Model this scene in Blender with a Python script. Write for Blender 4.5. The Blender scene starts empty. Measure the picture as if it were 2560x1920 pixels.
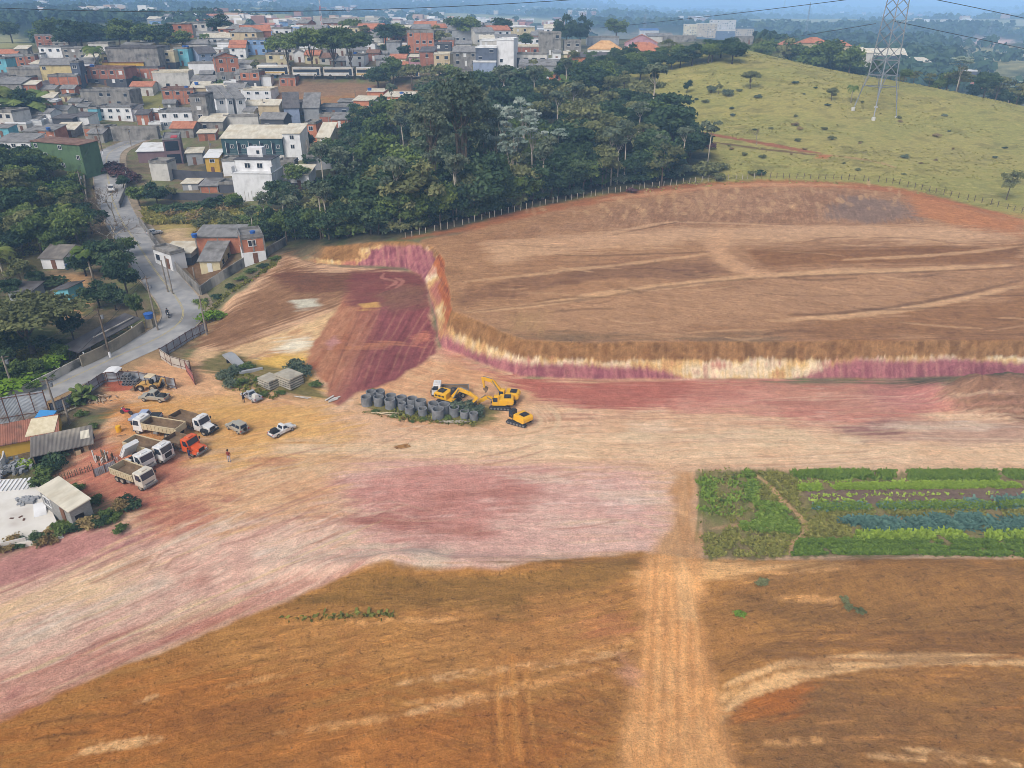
import bpy, math, random
import numpy as np
from mathutils import Vector, Matrix

sc = bpy.context.scene
# ------------------------------------------------------------------ camera, sky, sun, exposure
FPX, CAMZ, HORIZON = 1850.0, 49.0, 20.0            # focal length in photo pixels, camera height, horizon row
PITCH = math.atan((960 - HORIZON) / FPX)
cam = bpy.data.cameras.new('camera'); co = bpy.data.objects.new('camera', cam); sc.collection.objects.link(co)
cam.sensor_width = 36.0; cam.lens = FPX / 2560 * 36.0; cam.clip_start = 0.5; cam.clip_end = 30000
co.location = (0, 0, CAMZ); co.rotation_euler = (math.pi / 2 - PITCH, 0, 0)
sc.camera = co
w = bpy.data.worlds.new('World'); sc.world = w; w.use_nodes = True
nt = w.node_tree; bg = nt.nodes['Background']
sky = nt.nodes.new('ShaderNodeTexSky'); sky.sky_type = 'NISHITA'; sky.sun_disc = False
SUN_EL, SUN_AZ = math.radians(46), math.radians(-148)
sky.sun_elevation = SUN_EL; sky.sun_rotation = SUN_AZ; sky.air_density = 1.0; sky.dust_density = 3.0; sky.ozone_density = 1.0
hs = nt.nodes.new('ShaderNodeHueSaturation'); hs.inputs['Saturation'].default_value = .42       # an overcast, whitish sky
nt.links.new(sky.outputs[0], hs.inputs['Color']); nt.links.new(hs.outputs[0], bg.inputs[0]); bg.inputs[1].default_value = 0.14
sl = bpy.data.lights.new('sun', 'SUN'); so = bpy.data.objects.new('sun', sl); sc.collection.objects.link(so)
sl.energy = 1.8; sl.angle = math.radians(24); sl.color = (1, 0.92, 0.8)
sd = Vector((math.sin(SUN_AZ) * math.cos(SUN_EL), math.cos(SUN_AZ) * math.cos(SUN_EL), math.sin(SUN_EL)))
so.rotation_euler = sd.to_track_quat('Z', 'Y').to_euler()
sc.view_settings.view_transform = 'Standard'; sc.view_settings.look = 'None'
sc.view_settings.gamma = 1.0; sc.view_settings.use_curve_mapping = False
sc.view_settings.exposure = 0.4
sc.render.engine = 'CYCLES'
try:
    sc.cycles.use_denoising = True; sc.cycles.denoiser = 'OPENIMAGEDENOISE'
except Exception: pass
sc.cycles.max_bounces = 5; sc.cycles.diffuse_bounces = 3; sc.cycles.glossy_bounces = 2; sc.cycles.transparent_max_bounces = 6
sc.cycles.volume_bounces = 1; sc.cycles.filter_width = .85

RNG = random.Random(11); NR = np.random.default_rng(5)
SP, CP = math.sin(PITCH), math.cos(PITCH)

# ------------------------------------------------------------------ helpers: numbers
def lin(c):
    c = np.asarray(c, float) / 255.0
    return np.where(c <= 0.04045, c / 12.92, ((c + 0.055) / 1.055) ** 2.4)
def C(r, g, b, k=0.8): return lin((r, g, b)) * k
def hsh(ix, iy, s):
    n = (ix.astype(np.int64) * 374761393 + iy.astype(np.int64) * 668265263 + s * 1274126177) & 0x7fffffff
    n = ((n ^ (n >> 13)) * 1274126177) & 0x7fffffff
    n = ((n ^ (n >> 15)) * 668265263) & 0x7fffffff
    return ((n ^ (n >> 16)) & 0xffff) / 65535.0
def vn(x, y, s=0):
    ix = np.floor(x); iy = np.floor(y); fx = x - ix; fy = y - iy
    fx = fx * fx * (3 - 2 * fx); fy = fy * fy * (3 - 2 * fy)
    a = hsh(ix, iy, s); b = hsh(ix + 1, iy, s); c = hsh(ix, iy + 1, s); d = hsh(ix + 1, iy + 1, s)
    return (a + (b - a) * fx) * (1 - fy) + (c + (d - c) * fx) * fy
def fbm(x, y, o=4, s=0):
    r = 0; a = 0.5; t = 0
    for i in range(o):
        r = r + a * vn(x, y, s + i * 17); t += a; a *= 0.5; x = x * 2.03 + 7.1; y = y * 2.03 + 3.7
    return r / t
def ss(a, b, x):
    t = np.clip((x - a) / (b - a), 0, 1); return t * t * (3 - 2 * t)
def ray(u, v):
    k = (960 - v) / FPX
    return np.array([(u - 1280) / FPX, CP + k * SP, -SP + k * CP])
def onz(u, v, z):
    d = ray(u, v); t = (z - CAMZ) / d[2]; return d[0] * t, d[1] * t
def seg_dist(px, py, pts, closed=False):
    """distance to polyline, plus the arc parameter (index + t) of the nearest point and the side sign"""
    n = len(pts); best = np.full(px.shape, 1e18); par = np.zeros(px.shape); side = np.zeros(px.shape)
    for i in range(n if closed else n - 1):
        ax, ay = pts[i][:2]; bx, by = pts[(i + 1) % n][:2]
        dx, dy = bx - ax, by - ay; L = dx * dx + dy * dy + 1e-12
        t = np.clip(((px - ax) * dx + (py - ay) * dy) / L, 0, 1)
        d = (px - ax - t * dx) ** 2 + (py - ay - t * dy) ** 2
        m = d < best
        best = np.where(m, d, best); par = np.where(m, i + t, par)
        side = np.where(m, np.sign(dx * (py - ay) - dy * (px - ax)), side)
    return np.sqrt(best), par, side
def inside(px, py, pts):
    r = np.zeros(px.shape, bool); n = len(pts)
    for i in range(n):
        ax, ay = pts[i][:2]; bx, by = pts[(i + 1) % n][:2]
        if ay == by: continue
        c = ((ay > py) != (by > py)) & (px < (bx - ax) * (py - ay) / (by - ay) + ax)
        r ^= c
    return r

# ------------------------------------------------------------------ the lie of the land
# control heights: photo pixel (column, row) and the height of the ground seen there
COMMON = [(0,1010,-1),(100,1000,-1),(300,900,-.6),(490,830,0),(420,720,1.5),(380,660,2.5),(310,560,4.5),(275,470,6.5),(250,400,9),(255,370,10),(345,345,11.5),
 (640,510,6),(570,430,8),(640,395,10),(570,290,15),(480,280,15),(700,300,14.5),(660,253,18),(800,250,18),(930,250,18),(700,202,23.3),(860,198,23.6),(1020,198,24),
 (170,250,18),(50,330,13),(0,300,15),(150,415,9.5),(60,560,6),(0,640,2.5),(120,670,2),(80,860,-.3),(0,800,.5),(180,760,.8),(530,680,2.4),(450,640,2.6),(560,540,5),(640,560,5.2),
 (440,570,4.6),(250,300,14),(330,230,19),(100,190,24),(300,170,27),(480,180,25),(640,170,27),(0,230,20),
 (1250,215,24.5),(1000,270,18),(1150,240,20.5),(1350,200,26),(1450,160,29),(1600,130,32),(1300,150,29),(1150,130,31),(950,130,31),(500,120,33),(200,120,32),
 (1100,440,11.5),(900,450,10),(760,520,7),(1300,420,13.5),(1450,350,16.5),(1400,250,21.5),(900,330,14)]
LOWER = [(0,1400,-.8),(0,1700,.2),(0,1900,1.2),(400,1200,0),(600,1100,0),(900,1100,0),(1200,1080,0),(1600,1100,0),(2100,1080,0),(2560,1080,0),(400,1500,-.4),(900,1300,-.1),(1400,1300,0),
 (1750,1300,0),(2300,1250,.2),(2560,1390,.3),(1740,1420,.3),(1700,1700,.6),(1100,1600,.8),(600,1700,.6),(300,1900,1.2),(1280,1900,1.4),(2200,1700,1.0),(2560,1900,1.6),
 (840,1012,.1),(1000,960,.1),(1090,876,.4),(1250,955,0),(1600,955,0),(2100,955,0),(2560,950,.3),(1091,807,1.8),(1074,757,3.2),(1066,708,4.6),(1060,680,5.4),(900,680,5.2),(800,675,4.9),(1000,700,5.0),
 (850,760,3.1),(700,760,2.5),(600,800,1.4),(700,690,4.2),(640,850,.7),(560,880,.3),(480,930,0),(760,880,1.5),(950,880,1.2),(720,650,5.4),(600,690,3.6),(560,760,1.8),(900,820,2.1),(990,780,2.9),(200,1130,-.2),(100,1250,-.8),(700,980,0),(728,627,6),(918,640,5.3),(1050,640,5.6),(840,640,5.0),(1000,600,5.8),(1140,580,6.6),(1400,600,5),(2000,700,3)]
UPPER = [(1144,821,5.6),(1300,866,5.1),(1700,866,5.2),(2100,862,5.3),(2560,866,5.4),(1140,757,6.9),(1140,666,8.9),(1140,581,10.6),(1300,535,11.7),(1500,495,12.7),(1700,470,13.3),(1850,458,13.8),(2000,455,14),
 (2200,465,14),(2300,485,13.6),(2420,510,13.2),(2560,545,12.5),(1400,760,6.8),(2000,760,6.9),(2500,760,7.1),(1500,690,8.4),(2200,690,8.6),(1700,600,10.6),(2300,600,10.8),(989,606,9.9),(883,620,8.6),(728,627,6),
 (1650,380,17),(1550,280,20.3),(1870,126,34.3),(1700,180,29),(2000,240,25),(2180,285,21.5),(2560,330,18.5),(2300,218,26.6),(2430,244,24),(2560,275,21.6),(1800,300,20),(2350,400,16),(2000,340,19),(1950,160,31.5),(2100,180,29.3)]
FARPTS = [(-330,60,-1),(-400,200,12),(-420,350,26),(-150,20,0),(150,20,1),(330,60,3),(380,160,6),(420,300,2),(0,440,33),(-200,430,34),(120,420,31),(200,420,10),(90,395,21),(270,340,5),(160,380,11),(330,420,3),(150,300,19),(190,290,13),(120,330,23),(230,262,12),(260,300,6),(105,350,26),(-60,30,1),(60,30,1.5),(-450,470,30),(450,470,4),
 (-120,560,30),(120,560,26),(300,560,10),(-350,580,28)]
def wpts(L): return np.array([onz(u, v, z) + (z,) for u, v, z in L])
WC, WL, WU, WF = wpts(COMMON), wpts(LOWER), wpts(UPPER), np.array(FARPTS, float)
GX0, GX1, GY0, GY1, GS = -460, 460, 0, 620, 2.5
gxs = np.arange(GX0, GX1 + .1, GS); gys = np.arange(GY0, GY1 + .1, GS)
def rbf_grid(P, smooth):
    n = len(P); S = 100.0; x, y, z = P[:, 0] / S, P[:, 1] / S, P[:, 2]
    def phi(r2): return 0.5 * r2 * np.log(r2 + 1e-9)
    K = phi((x[:, None] - x) ** 2 + (y[:, None] - y) ** 2) + smooth * np.eye(n)
    A = np.zeros((n + 3, n + 3)); A[:n, :n] = K; A[:n, n] = 1; A[:n, n + 1] = x; A[:n, n + 2] = y; A[n:, :n] = A[:n, n:].T
    wts = np.linalg.solve(A, np.concatenate([z, np.zeros(3)]))
    gx, gy = np.meshgrid(gxs / S, gys / S); out = np.zeros(gx.shape)
    for i in range(n): out += wts[i] * phi((gx - x[i]) ** 2 + (gy - y[i]) ** 2)
    out += wts[n] + wts[n + 1] * gx + wts[n + 2] * gy
    return np.clip(out, -4, 40)
ZL = rbf_grid(np.vstack([WC, WL, WF, WU[26:]]), 0.002)
ZU = rbf_grid(np.vstack([WC, WU, WF]), 0.002)
def bil(A, x, y):
    fx = np.clip((x - GX0) / GS, 0, len(gxs) - 1.001); fy = np.clip((y - GY0) / GS, 0, len(gys) - 1.001)
    ix = fx.astype(int); iy = fy.astype(int); fx = fx - ix; fy = fy - iy
    return (A[iy, ix] * (1 - fx) + A[iy, ix + 1] * fx) * (1 - fy) + (A[iy + 1, ix] * (1 - fx) + A[iy + 1, ix + 1] * fx) * fy
# toe of the cut bank: column, row, height of the floor there, run of the bank in metres
TOE = [(3600,960,.3,2.4),(2560,952,.2,2.4),(2300,951,0,2.2),(2000,949,0,2.1),(1700,951,0,2.1),(1400,951,0,2.1),(1300,946,0,2.1),(1235,925,0,2.2),(1150,888,.3,2.3),(1104,874,.4,2.3),(1093,850,.9,2.5),(1088,800,1.9,2.7),(1075,757,3.2,2.9),
       (1068,722,4.2,3.4),(1050,692,5.0,3.4),(1010,678,5.1,3.2),(918,671,5.0,3.2),(848,668,4.8,3.2),(790,664,4.8,4),(714,645,5.2,6),(690,605,6.2,14)]
TOEW = [onz(u, v, z) + (r,) for u, v, z, r in TOE] + [(-58, 178, 24), (-60, 196, 30)]; TOER = np.array([t[2] for t in TOEW])
UPOLY = [t[:2] for t in TOEW] + [(-50, 260), (-80, 330), (-100, 700), (900, 700), (900, 90)]
def bank(x, y):
    """0 on the floor below the cut, 1 above it; second value = position along the toe"""
    d, par, side = seg_dist(x, y, TOEW)
    ins = inside(x, y, UPOLY)
    run = np.interp(par, np.arange(len(TOER)), TOER)
    wob = 0.1 * (fbm(x * .35, y * .35, 3, 91) - .5) * 2
    t = np.where(ins, (d + wob) / run, -1)
    b2 = np.where(y > 195, ss(-60, 30, x - np.interp(y, [195, 260, 330, 700], [-60, -50, -80, -100])) * 1.0, np.clip(t, 0, 1))
    return np.where(y > 195, b2, np.clip(t, 0, 1)), par
# far country: rolling hills
def far_h(x, y):
    r = np.sqrt(x * x + y * y)
    base = 24 - 16 * ss(500, 900, r) * ss(-300, 350, x)
    a = ss(500, 1500, r); b = ss(1500, 5000, r); th = x / np.maximum(y, 50)
    rid = 1 - np.abs(2 * fbm(x / 700 + 3.3, y / 420 + 1.7, 4, 41) - 1) * 2.1
    rid2 = 1 - np.abs(2 * fbm(x / 1500 + 9.3, y / 900 + 4.1, 4, 47) - 1) * 1.5
    z = base + a * (rid - .45) * (30 - 8 * ss(-.1, .3, th)) * (1 - .5 * ss(900, 1400, r)) + b * (rid2 - .25) * 125 + a * 10 * (1 - ss(-.45, .1, th))
    z = z + ss(3800, 6500, r) * (30 + 18 * ss(.1, -.5, th)) - a * (1 - b) * 14 * ss(.2, .6, th)
    for Yc, wd, zt, am, scl, sdd in ((780, 90, 26, 7, 260, 401), (1180, 130, 29, 9, 380, 403), (1850, 210, 32, 15, 560, 407), (2850, 330, 42, 22, 800, 409), (4200, 450, 56, 26, 1100, 419)):
        yc = Yc * (1 + .34 * (fbm(x / (scl * 1.6) + sdd, x * 0 + .5, 3, sdd) - .5)); tp = zt + am * 2.4 * (fbm(x / scl + 3, x * 0 + 1.5, 4, sdd + 1) - .5) + (10 + .006 * Yc) * ss(.05, -.4, th) - (4 + .002 * Yc) * ss(.1, .4, th)
        tp = np.where(Yc < 900, tp - 12 * ss(-.3, -.1, th) * (1 - ss(.25, .4, th)), tp)
        z = np.maximum(z, tp * np.exp(-((y - yc) / wd) ** 2) + 4 * (fbm(x / 70, y / 70, 3, 431) - .5) * np.exp(-((y - yc) / (1.5 * wd)) ** 2))
    z = z - ss(1800, 5000, r) * ss(-.12, .3, th) * 58 - ss(1800, 5000, r) * ss(.0, .3, th) * 14
    return z
ROADPX = [(-160,1100,-1.2),(0,1027,-1),(140,963,-.9),(290,893,-.6),(385,850,-.2),(440,815,.1),(458,785,.4),(446,752,1),(418,715,1.6),(385,672,2.4),(345,612,3.5),(305,553,4.6),(282,500,5.8),(272,455,6.9),(266,415,8.4),(272,385,9.6),(305,365,10.6),(352,348,11.4),(400,338,12)]
ROADW = [onz(u, v, z) + (z,) for u, v, z in ROADPX]
def catmull(P, n=8):
    P = [np.array(p, float) for p in P]; out = []
    for i in range(len(P) - 1):
        p0, p1, p2, p3 = P[max(i - 1, 0)], P[i], P[i + 1], P[min(i + 2, len(P) - 1)]
        for k in range(n):
            t = k / n
            out.append(0.5 * ((2 * p1) + (p2 - p0) * t + (2 * p0 - 5 * p1 + 4 * p2 - p3) * t * t + (3 * p1 - p0 - 3 * p2 + p3) * t ** 3))
    out.append(P[-1]); return out
ROADC = catmull(ROADW, 8); ROADZ = np.array([p[2] for p in ROADC])
MOUNDS = []          # (x, y, radius x, radius y, angle, height)
def mound_px(u, v, rx, ry, h, ang=0, z=0): MOUNDS.append(onz(u, v, z) + (rx, ry, ang, h))
def H(x, y, fine=True):
    x = np.asarray(x, float); y = np.asarray(y, float)
    shp = x.shape; x = np.atleast_1d(x).ravel(); y = np.atleast_1d(y).ravel()
    t, par = np.zeros(x.shape), None
    near = y < 640
    z = np.zeros(x.shape); fm = (y > 465) | (np.abs(x) > 325)
    if fm.any(): z[fm] = far_h(x[fm], y[fm])
    if near.any():
        xn, yn = x[near], y[near]
        t, _ = bank(xn, yn)
        te = np.clip(t, 0, 1); te = te * te * (3 - 2 * te) * .25 + te * .75
        zn = bil(ZL, xn, yn) * (1 - te) + bil(ZU, xn, yn) * te
        k = ss(470, 620, yn) if True else 0
        k = np.maximum(k, ss(330, 450, np.abs(xn)))
        zn = zn * (1 - k) + z[near] * k
        rd = (yn < 262) & (xn < -30) & (yn > 60)
        if rd.any():
            d, p, _ = seg_dist(xn[rd], yn[rd], ROADC)
            rz = np.interp(p, np.arange(len(ROADZ)), ROADZ); q = 1 - ss(5.2, 9.5, d)
            zn[rd] = zn[rd] * (1 - q) + rz * q
        for (mx, my, rx, ry, ang, h) in MOUNDS:
            m = (np.abs(xn - mx) < rx * 2.2 + ry * 2.2) & (np.abs(yn - my) < rx * 2.2 + ry * 2.2)
            if m.any():
                c, s = math.cos(ang), math.sin(ang); dx, dy = xn[m] - mx, yn[m] - my
                qx, qy = (dx * c + dy * s) / rx, (-dx * s + dy * c) / ry
                wob = 1 + .5 * (fbm(xn[m] * .5, yn[m] * .5, 3, 77) - .5)
                zn[m] += h * np.exp(-(qx ** 2 + qy ** 2) ** 1.3 * wob)
        if fine:
            zn = zn + 0.28 * (fbm(xn * .16, yn * .16, 3, 5) - .5) * (1 - q_flat(xn, yn))
        z[near] = zn
    return z.reshape(shp) if shp else float(z[0])
def q_flat(x, y):
    r = np.zeros(x.shape); m = (y < 262) & (x < -20) & (y > 60)
    if m.any():
        d, _, _ = seg_dist(x[m], y[m], ROADC); r[m] = 1 - ss(5, 9, d)
    return r
TS = np.concatenate([np.arange(30, 420, .5), np.geomspace(420, 9000, 500)])
def G(u, v):
    """ground point seen at a photo pixel"""
    d = ray(u, v); X, Y, Z = d[0] * TS, d[1] * TS, CAMZ + d[2] * TS
    h = H(X, Y); k = np.argmax(Z < h)
    if k == 0: k = len(TS) - 1
    a, b = k - 1, k; fa, fb = Z[a] - h[a], Z[b] - h[b]; t = fa / (fa - fb + 1e-9)
    x, y = X[a] + (X[b] - X[a]) * t, Y[a] + (Y[b] - Y[a]) * t
    return float(x), float(y), float(H(x, y))
def ppm(x, y, z):
    """photo pixels per metre at a point"""
    return FPX / (y * CP + (CAMZ - z) * SP)
def proj(x, y, z):
    d = y * CP + (CAMZ - z) * SP; up = y * SP - (CAMZ - z) * CP
    return 1280 + x / d * FPX, 960 - up / d * FPX

mound_px(2500,985,7,3.5,1.6,.2); mound_px(2380,985,5,3.5,1.5); mound_px(2575,1000,7,4.5,1.5); mound_px(2440,1015,5,2.5,.9)
mound_px(1150,1425,17,1.6,.9,-.02); mound_px(960,1432,5,1.8,.9,.6); mound_px(2160,1455,16,3.2,1.3,-.03); mound_px(1890,1690,5,1.6,.9,.35); mound_px(1900,1580,9,3,.5)
mound_px(1000,1000,6,3,.0); mound_px(300,1110,5,4,.35); mound_px(320,1150,4,3,.3); mound_px(250,1310,5,4,.6,.4); mound_px(230,1060,4,3,.7)
mound_px(330,1040,2.2,1.6,.8); mound_px(640,960,6,2.5,.35,.2); mound_px(735,950,4,2,.4)
mound_px(2100,640,14,4,.35,z=9.5); mound_px(1500,700,12,4,.35,z=8.3); mound_px(2000,760,16,4,.35,z=7)
# ------------------------------------------------------------------ helpers: materials and meshes
def prin(name, col=(.5, .5, .5), rough=.85, metal=0, spec=.3):
    m = bpy.data.materials.new(name); m.use_nodes = True
    b = m.node_tree.nodes['Principled BSDF']
    b.inputs['Base Color'].default_value = (*col[:3], 1); b.inputs['Roughness'].default_value = rough
    b.inputs['Metallic'].default_value = metal; b.inputs['Specular IOR Level'].default_value = spec
    return m, m.node_tree, b
def noisy(name, c1, c2, scale=1.0, rough=.85, detail=4, stretch=(1, 1, 1), lo=.35, hi=.65, bump=0, metal=0, spec=.3, c3=None, scale3=.3):
    """two tone procedural material, optional third large-scale stain"""
    m, t, b = prin(name, c1, rough, metal, spec); N = t.nodes.new; L = t.links.new
    tc = N('ShaderNodeTexCoord'); mp = N('ShaderNodeMapping'); mp.inputs['Scale'].default_value = stretch
    L(tc.outputs['Object'], mp.inputs[0])
    oi = N('ShaderNodeObjectInfo'); L(oi.outputs['Random'], mp.inputs['Location']) if False else None
    n = N('ShaderNodeTexNoise'); n.inputs['Scale'].default_value = scale; n.inputs['Detail'].default_value = detail; L(mp.outputs[0], n.inputs['Vector'])
    r = N('ShaderNodeValToRGB'); r.color_ramp.elements[0].position = lo; r.color_ramp.elements[1].position = hi
    r.color_ramp.elements[0].color = (*c1[:3], 1); r.color_ramp.elements[1].color = (*c2[:3], 1); L(n.outputs['Fac'], r.inputs[0])
    out = r.outputs[0]
    if c3 is not None:
        n3 = N('ShaderNodeTexNoise'); n3.inputs['Scale'].default_value = scale3; n3.inputs['Detail'].default_value = 5; L(tc.outputs['Object'], n3.inputs['Vector'])
        r3 = N('ShaderNodeMapRange'); r3.inputs[1].default_value = .5; r3.inputs[2].default_value = .68; L(n3.outputs['Fac'], r3.inputs[0])
        mx = N('ShaderNodeMix'); mx.data_type = 'RGBA'; L(r3.outputs[0], mx.inputs[0]); L(out, mx.inputs[6]); mx.inputs[7].default_value = (*c3[:3], 1); out = mx.outputs[2]
    L(out, b.inputs['Base Color'])
    if bump:
        bp = N('ShaderNodeBump'); bp.inputs['Strength'].default_value = bump; bp.inputs['Distance'].default_value = .05; L(n.outputs['Fac'], bp.inputs['Height']); L(bp.outputs[0], b.inputs['Normal'])
    return m
def link(o, parent=None):
    sc.collection.objects.link(o)
    if parent is not None: o.parent = parent
    return o
def tag(o, label=None, cat=None, group=None, kind=None):
    if label: o['label'] = label
    if cat: o['category'] = cat
    if group: o['group'] = group
    if kind: o['kind'] = kind
    return o
def np_mesh(name, V, F, mats, cols=None, smooth=False, midx=None, parent=None):
    """mesh object from numpy vertices and an (n,4) or (n,3) face array, optional vertex colours"""
    me = bpy.data.meshes.new(name); V = np.asarray(V, np.float32); F = np.asarray(F, np.int32); k = F.shape[1]
    me.vertices.add(len(V)); me.vertices.foreach_set('co', V.ravel())
    me.loops.add(F.size); me.loops.foreach_set('vertex_index', F.ravel())
    me.polygons.add(len(F)); me.polygons.foreach_set('loop_start', np.arange(0, F.size, k, dtype=np.int32))
    try: me.polygons.foreach_set('loop_total', np.full(len(F), k, np.int32))
    except Exception: pass
    if cols is not None:
        a = me.color_attributes.new('soil', 'FLOAT_COLOR', 'POINT')
        a.data.foreach_set('color', np.concatenate([cols, np.ones((len(cols), 1))], 1).astype(np.float32).ravel())
    for m in (mats if isinstance(mats, (list, tuple)) else [mats]): me.materials.append(m)
    if midx is not None: me.polygons.foreach_set('material_index', np.asarray(midx, np.int32))
    me.polygons.foreach_set('use_smooth', np.full(len(F), smooth))
    me.update(calc_edges=True); me.validate()
    return link(bpy.data.objects.new(name, me), parent)

# ------------------------------------------------------------------ the ground: one sheet to the horizon
rows = [np.arange(6, 30, .5), np.arange(30, 60, .13), np.arange(60, 93, .2), np.arange(93, 96.2, .19), np.arange(96.2, 101, .065), np.arange(101, 112, .12), np.arange(112, 140, .2), np.arange(140, 160, .25), np.arange(160, 220, .45), np.arange(220, 345, .6), np.arange(345, 520, 1.2)]
yy = [520.0]
while yy[-1] < 7800: yy.append(yy[-1] * 1.0115)
rows.append(np.array(yy)); RY = np.concatenate(rows)
cs = np.linspace(-1.06, 1.06, 960); ext = np.geomspace(1.1, 4.0, 28)
cs = np.concatenate([-ext[::-1], cs, ext])
dep = np.array([1 / max(.62, CP + (960 - np.clip(960 - ((-49 / y) * CP + SP) / (CP - (-49 / y) * SP) * FPX, -50, 1920)) / FPX * SP) for y in RY])
HWD = RY * dep * 1280 / FPX + 3
TX = cs[None, :] * HWD[:, None]; TY = np.repeat(RY[:, None], len(cs), 1)
tx, ty = TX.ravel(), TY.ravel(); tz = H(tx, ty)
bt, bpar = bank(tx, ty)
# ---- painting of the soils
N = len(tx); col = np.empty((N, 3)); ANG = np.zeros(N)
def W(pts): return [G(u, v)[:2] for u, v in pts]
def flow(x, y, ang, a, b, o=4, s=0):
    c, sn = math.cos(ang), math.sin(ang)
    return fbm((x * c + y * sn) / a, (-x * sn + y * c) / b, o, s)
def sel(P, m):
    P = np.array(P)[:, :2]
    return np.nonzero((tx > P[:, 0].min() - m) & (tx < P[:, 0].max() + m) & (ty > P[:, 1].min() - m) & (ty < P[:, 1].max() + m))[0]
def poly(pts, soft=1.5, rag=2.0, rs=.25, seed=1, world=False, ag=None):
    """weights of a ragged polygon: (vertex indices, weights)"""
    P = pts if world else W(pts); i = sel(P, soft + rag); x, y = tx[i], ty[i]
    d, _, _ = seg_dist(x, y, P + [P[0]]); d = np.where(inside(x, y, P), d, -d)
    d = d + rag * (fbm(x * rs, y * rs, 4, seed) - .5) * 2
    if ag is not None: d = d + (rag + soft) * (flow(x, y, ag, 9, .45, 4, seed + 3) - .5) * 1.2
    return i, ss(-soft, soft, d)
def mixin(i, wt, c, amt=1.0):
    if not isinstance(c, np.ndarray) or c.ndim == 1: c = np.asarray(c)[None]
    wt = (wt * amt)[:, None]; col[i] = col[i] * (1 - wt) + c * wt
def pal(i, cols, n):
    """palette lookup by noise value 0..1"""
    n = np.clip((n - .5) * 2.1 + .5, 0, 1); ks = np.linspace(0, 1, len(cols)); cols = np.array(cols)
    return np.stack([np.interp(n, ks, cols[:, k]) for k in range(3)], 1)
def stroke(pts, wid, c, amt=1.0, soft=.5, twin=0, seed=3, brk=0, world=False, n=6):
    P = catmull([p[:2] for p in (pts if world else [G(u, v) for u, v in pts])], n); i = sel(P, wid * 2 + twin + 3); x, y = tx[i], ty[i]
    d, par, _ = seg_dist(x, y, P)
    d = d + .5 * wid * (fbm(x * .5, y * .5, 3, seed) - .5)
    if twin: d = np.abs(d - twin)
    tp = np.clip(np.minimum(par, len(P) - 1 - par) / (.22 * len(P)), 0, 1) ** .6 * (.75 + .5 * vn(par * 2.3, par * 0, seed))
    a = 1 - ss(wid * tp - soft, wid * tp + soft, d)
    if brk: a = a * ss(.5 - .2, .5 + .1, fbm(x * .22, y * .22, 3, seed + 5) + .5 - brk)
    if wid >= .3 and soft < 1 and amt < .9: a = a * (1 - (y < 75) * .8 * (1 - ss(.4, .58, fbm(x * 1.2, y * 1.2, 4, seed + 9))))
    e = ss(0, .04 * len(P), par) * ss(0, .04 * len(P), len(P) - 1 - par); mixin(i, a * np.maximum(e, .0), c, amt)
def ang(p, q):
    a, b = G(*p), G(*q); return math.atan2(b[1] - a[1], b[0] - a[0])
f1 = fbm(tx * .05, ty * .05, 4, 1); f2 = fbm(tx * .3, ty * .3, 4, 2); f3 = fbm(tx * 1.6, ty * 1.6, 3, 3)
# town ground and scrub
col[:] = pal(None, [C(88,84,62), C(128,112,88), C(112,118,74), C(150,132,108)], .5 * f2 + .5 * f1)
# far land: forest with pale openings
far = ty > 380
fo = fbm(tx / 140, ty / 170, 4, 23); fk = ss(360, 470, ty); o2 = ss(.61, .65, fbm(tx / 260 + 5, ty / 210, 4, 29)) * ss(430, 700, ty) * (1 - .75 * ss(2200, 4200, ty))
fc = pal(None, [C(40,52,34), C(58,70,42), C(50,60,42)], fo); fc = fc * (1 - o2[:, None]) + pal(None, [C(132,140,84), C(160,150,98)], f1) * o2[:, None]
col[:] = col * (1 - fk[:, None]) + fc * fk[:, None]
# upper side: pasture
UPW = UPOLY
up = (bt > .5) & (ty < 420)
pa = fbm(tx * .035, ty * .06, 4, 31)
past = pal(None, [C(142,134,76), C(170,158,90), C(152,148,80), C(180,166,98)], .5 * pa + .3 * f2 + .2 * f3)
past = past * (1 - .22 * ss(.60, .68, fbm(tx * .22, ty * .3, 4, 37)))[:, None]
gx = ss(-8, 22, tx - (ty - 150) * .12 - 2) * ss(.3, .7, bt) * (1 - ss(330, 400, ty))
gx = np.where((ty > 150) | (tx > 60), gx, 0)
col[:] = col * (1 - gx[:, None]) + past * gx[:, None]
# wood floor
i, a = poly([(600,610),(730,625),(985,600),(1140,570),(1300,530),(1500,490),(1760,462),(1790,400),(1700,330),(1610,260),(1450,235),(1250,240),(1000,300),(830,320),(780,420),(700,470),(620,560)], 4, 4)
mixin(i, a, pal(i, [C(38,42,28), C(70,66,44), C(54,62,36)], f2[i]))
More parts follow.
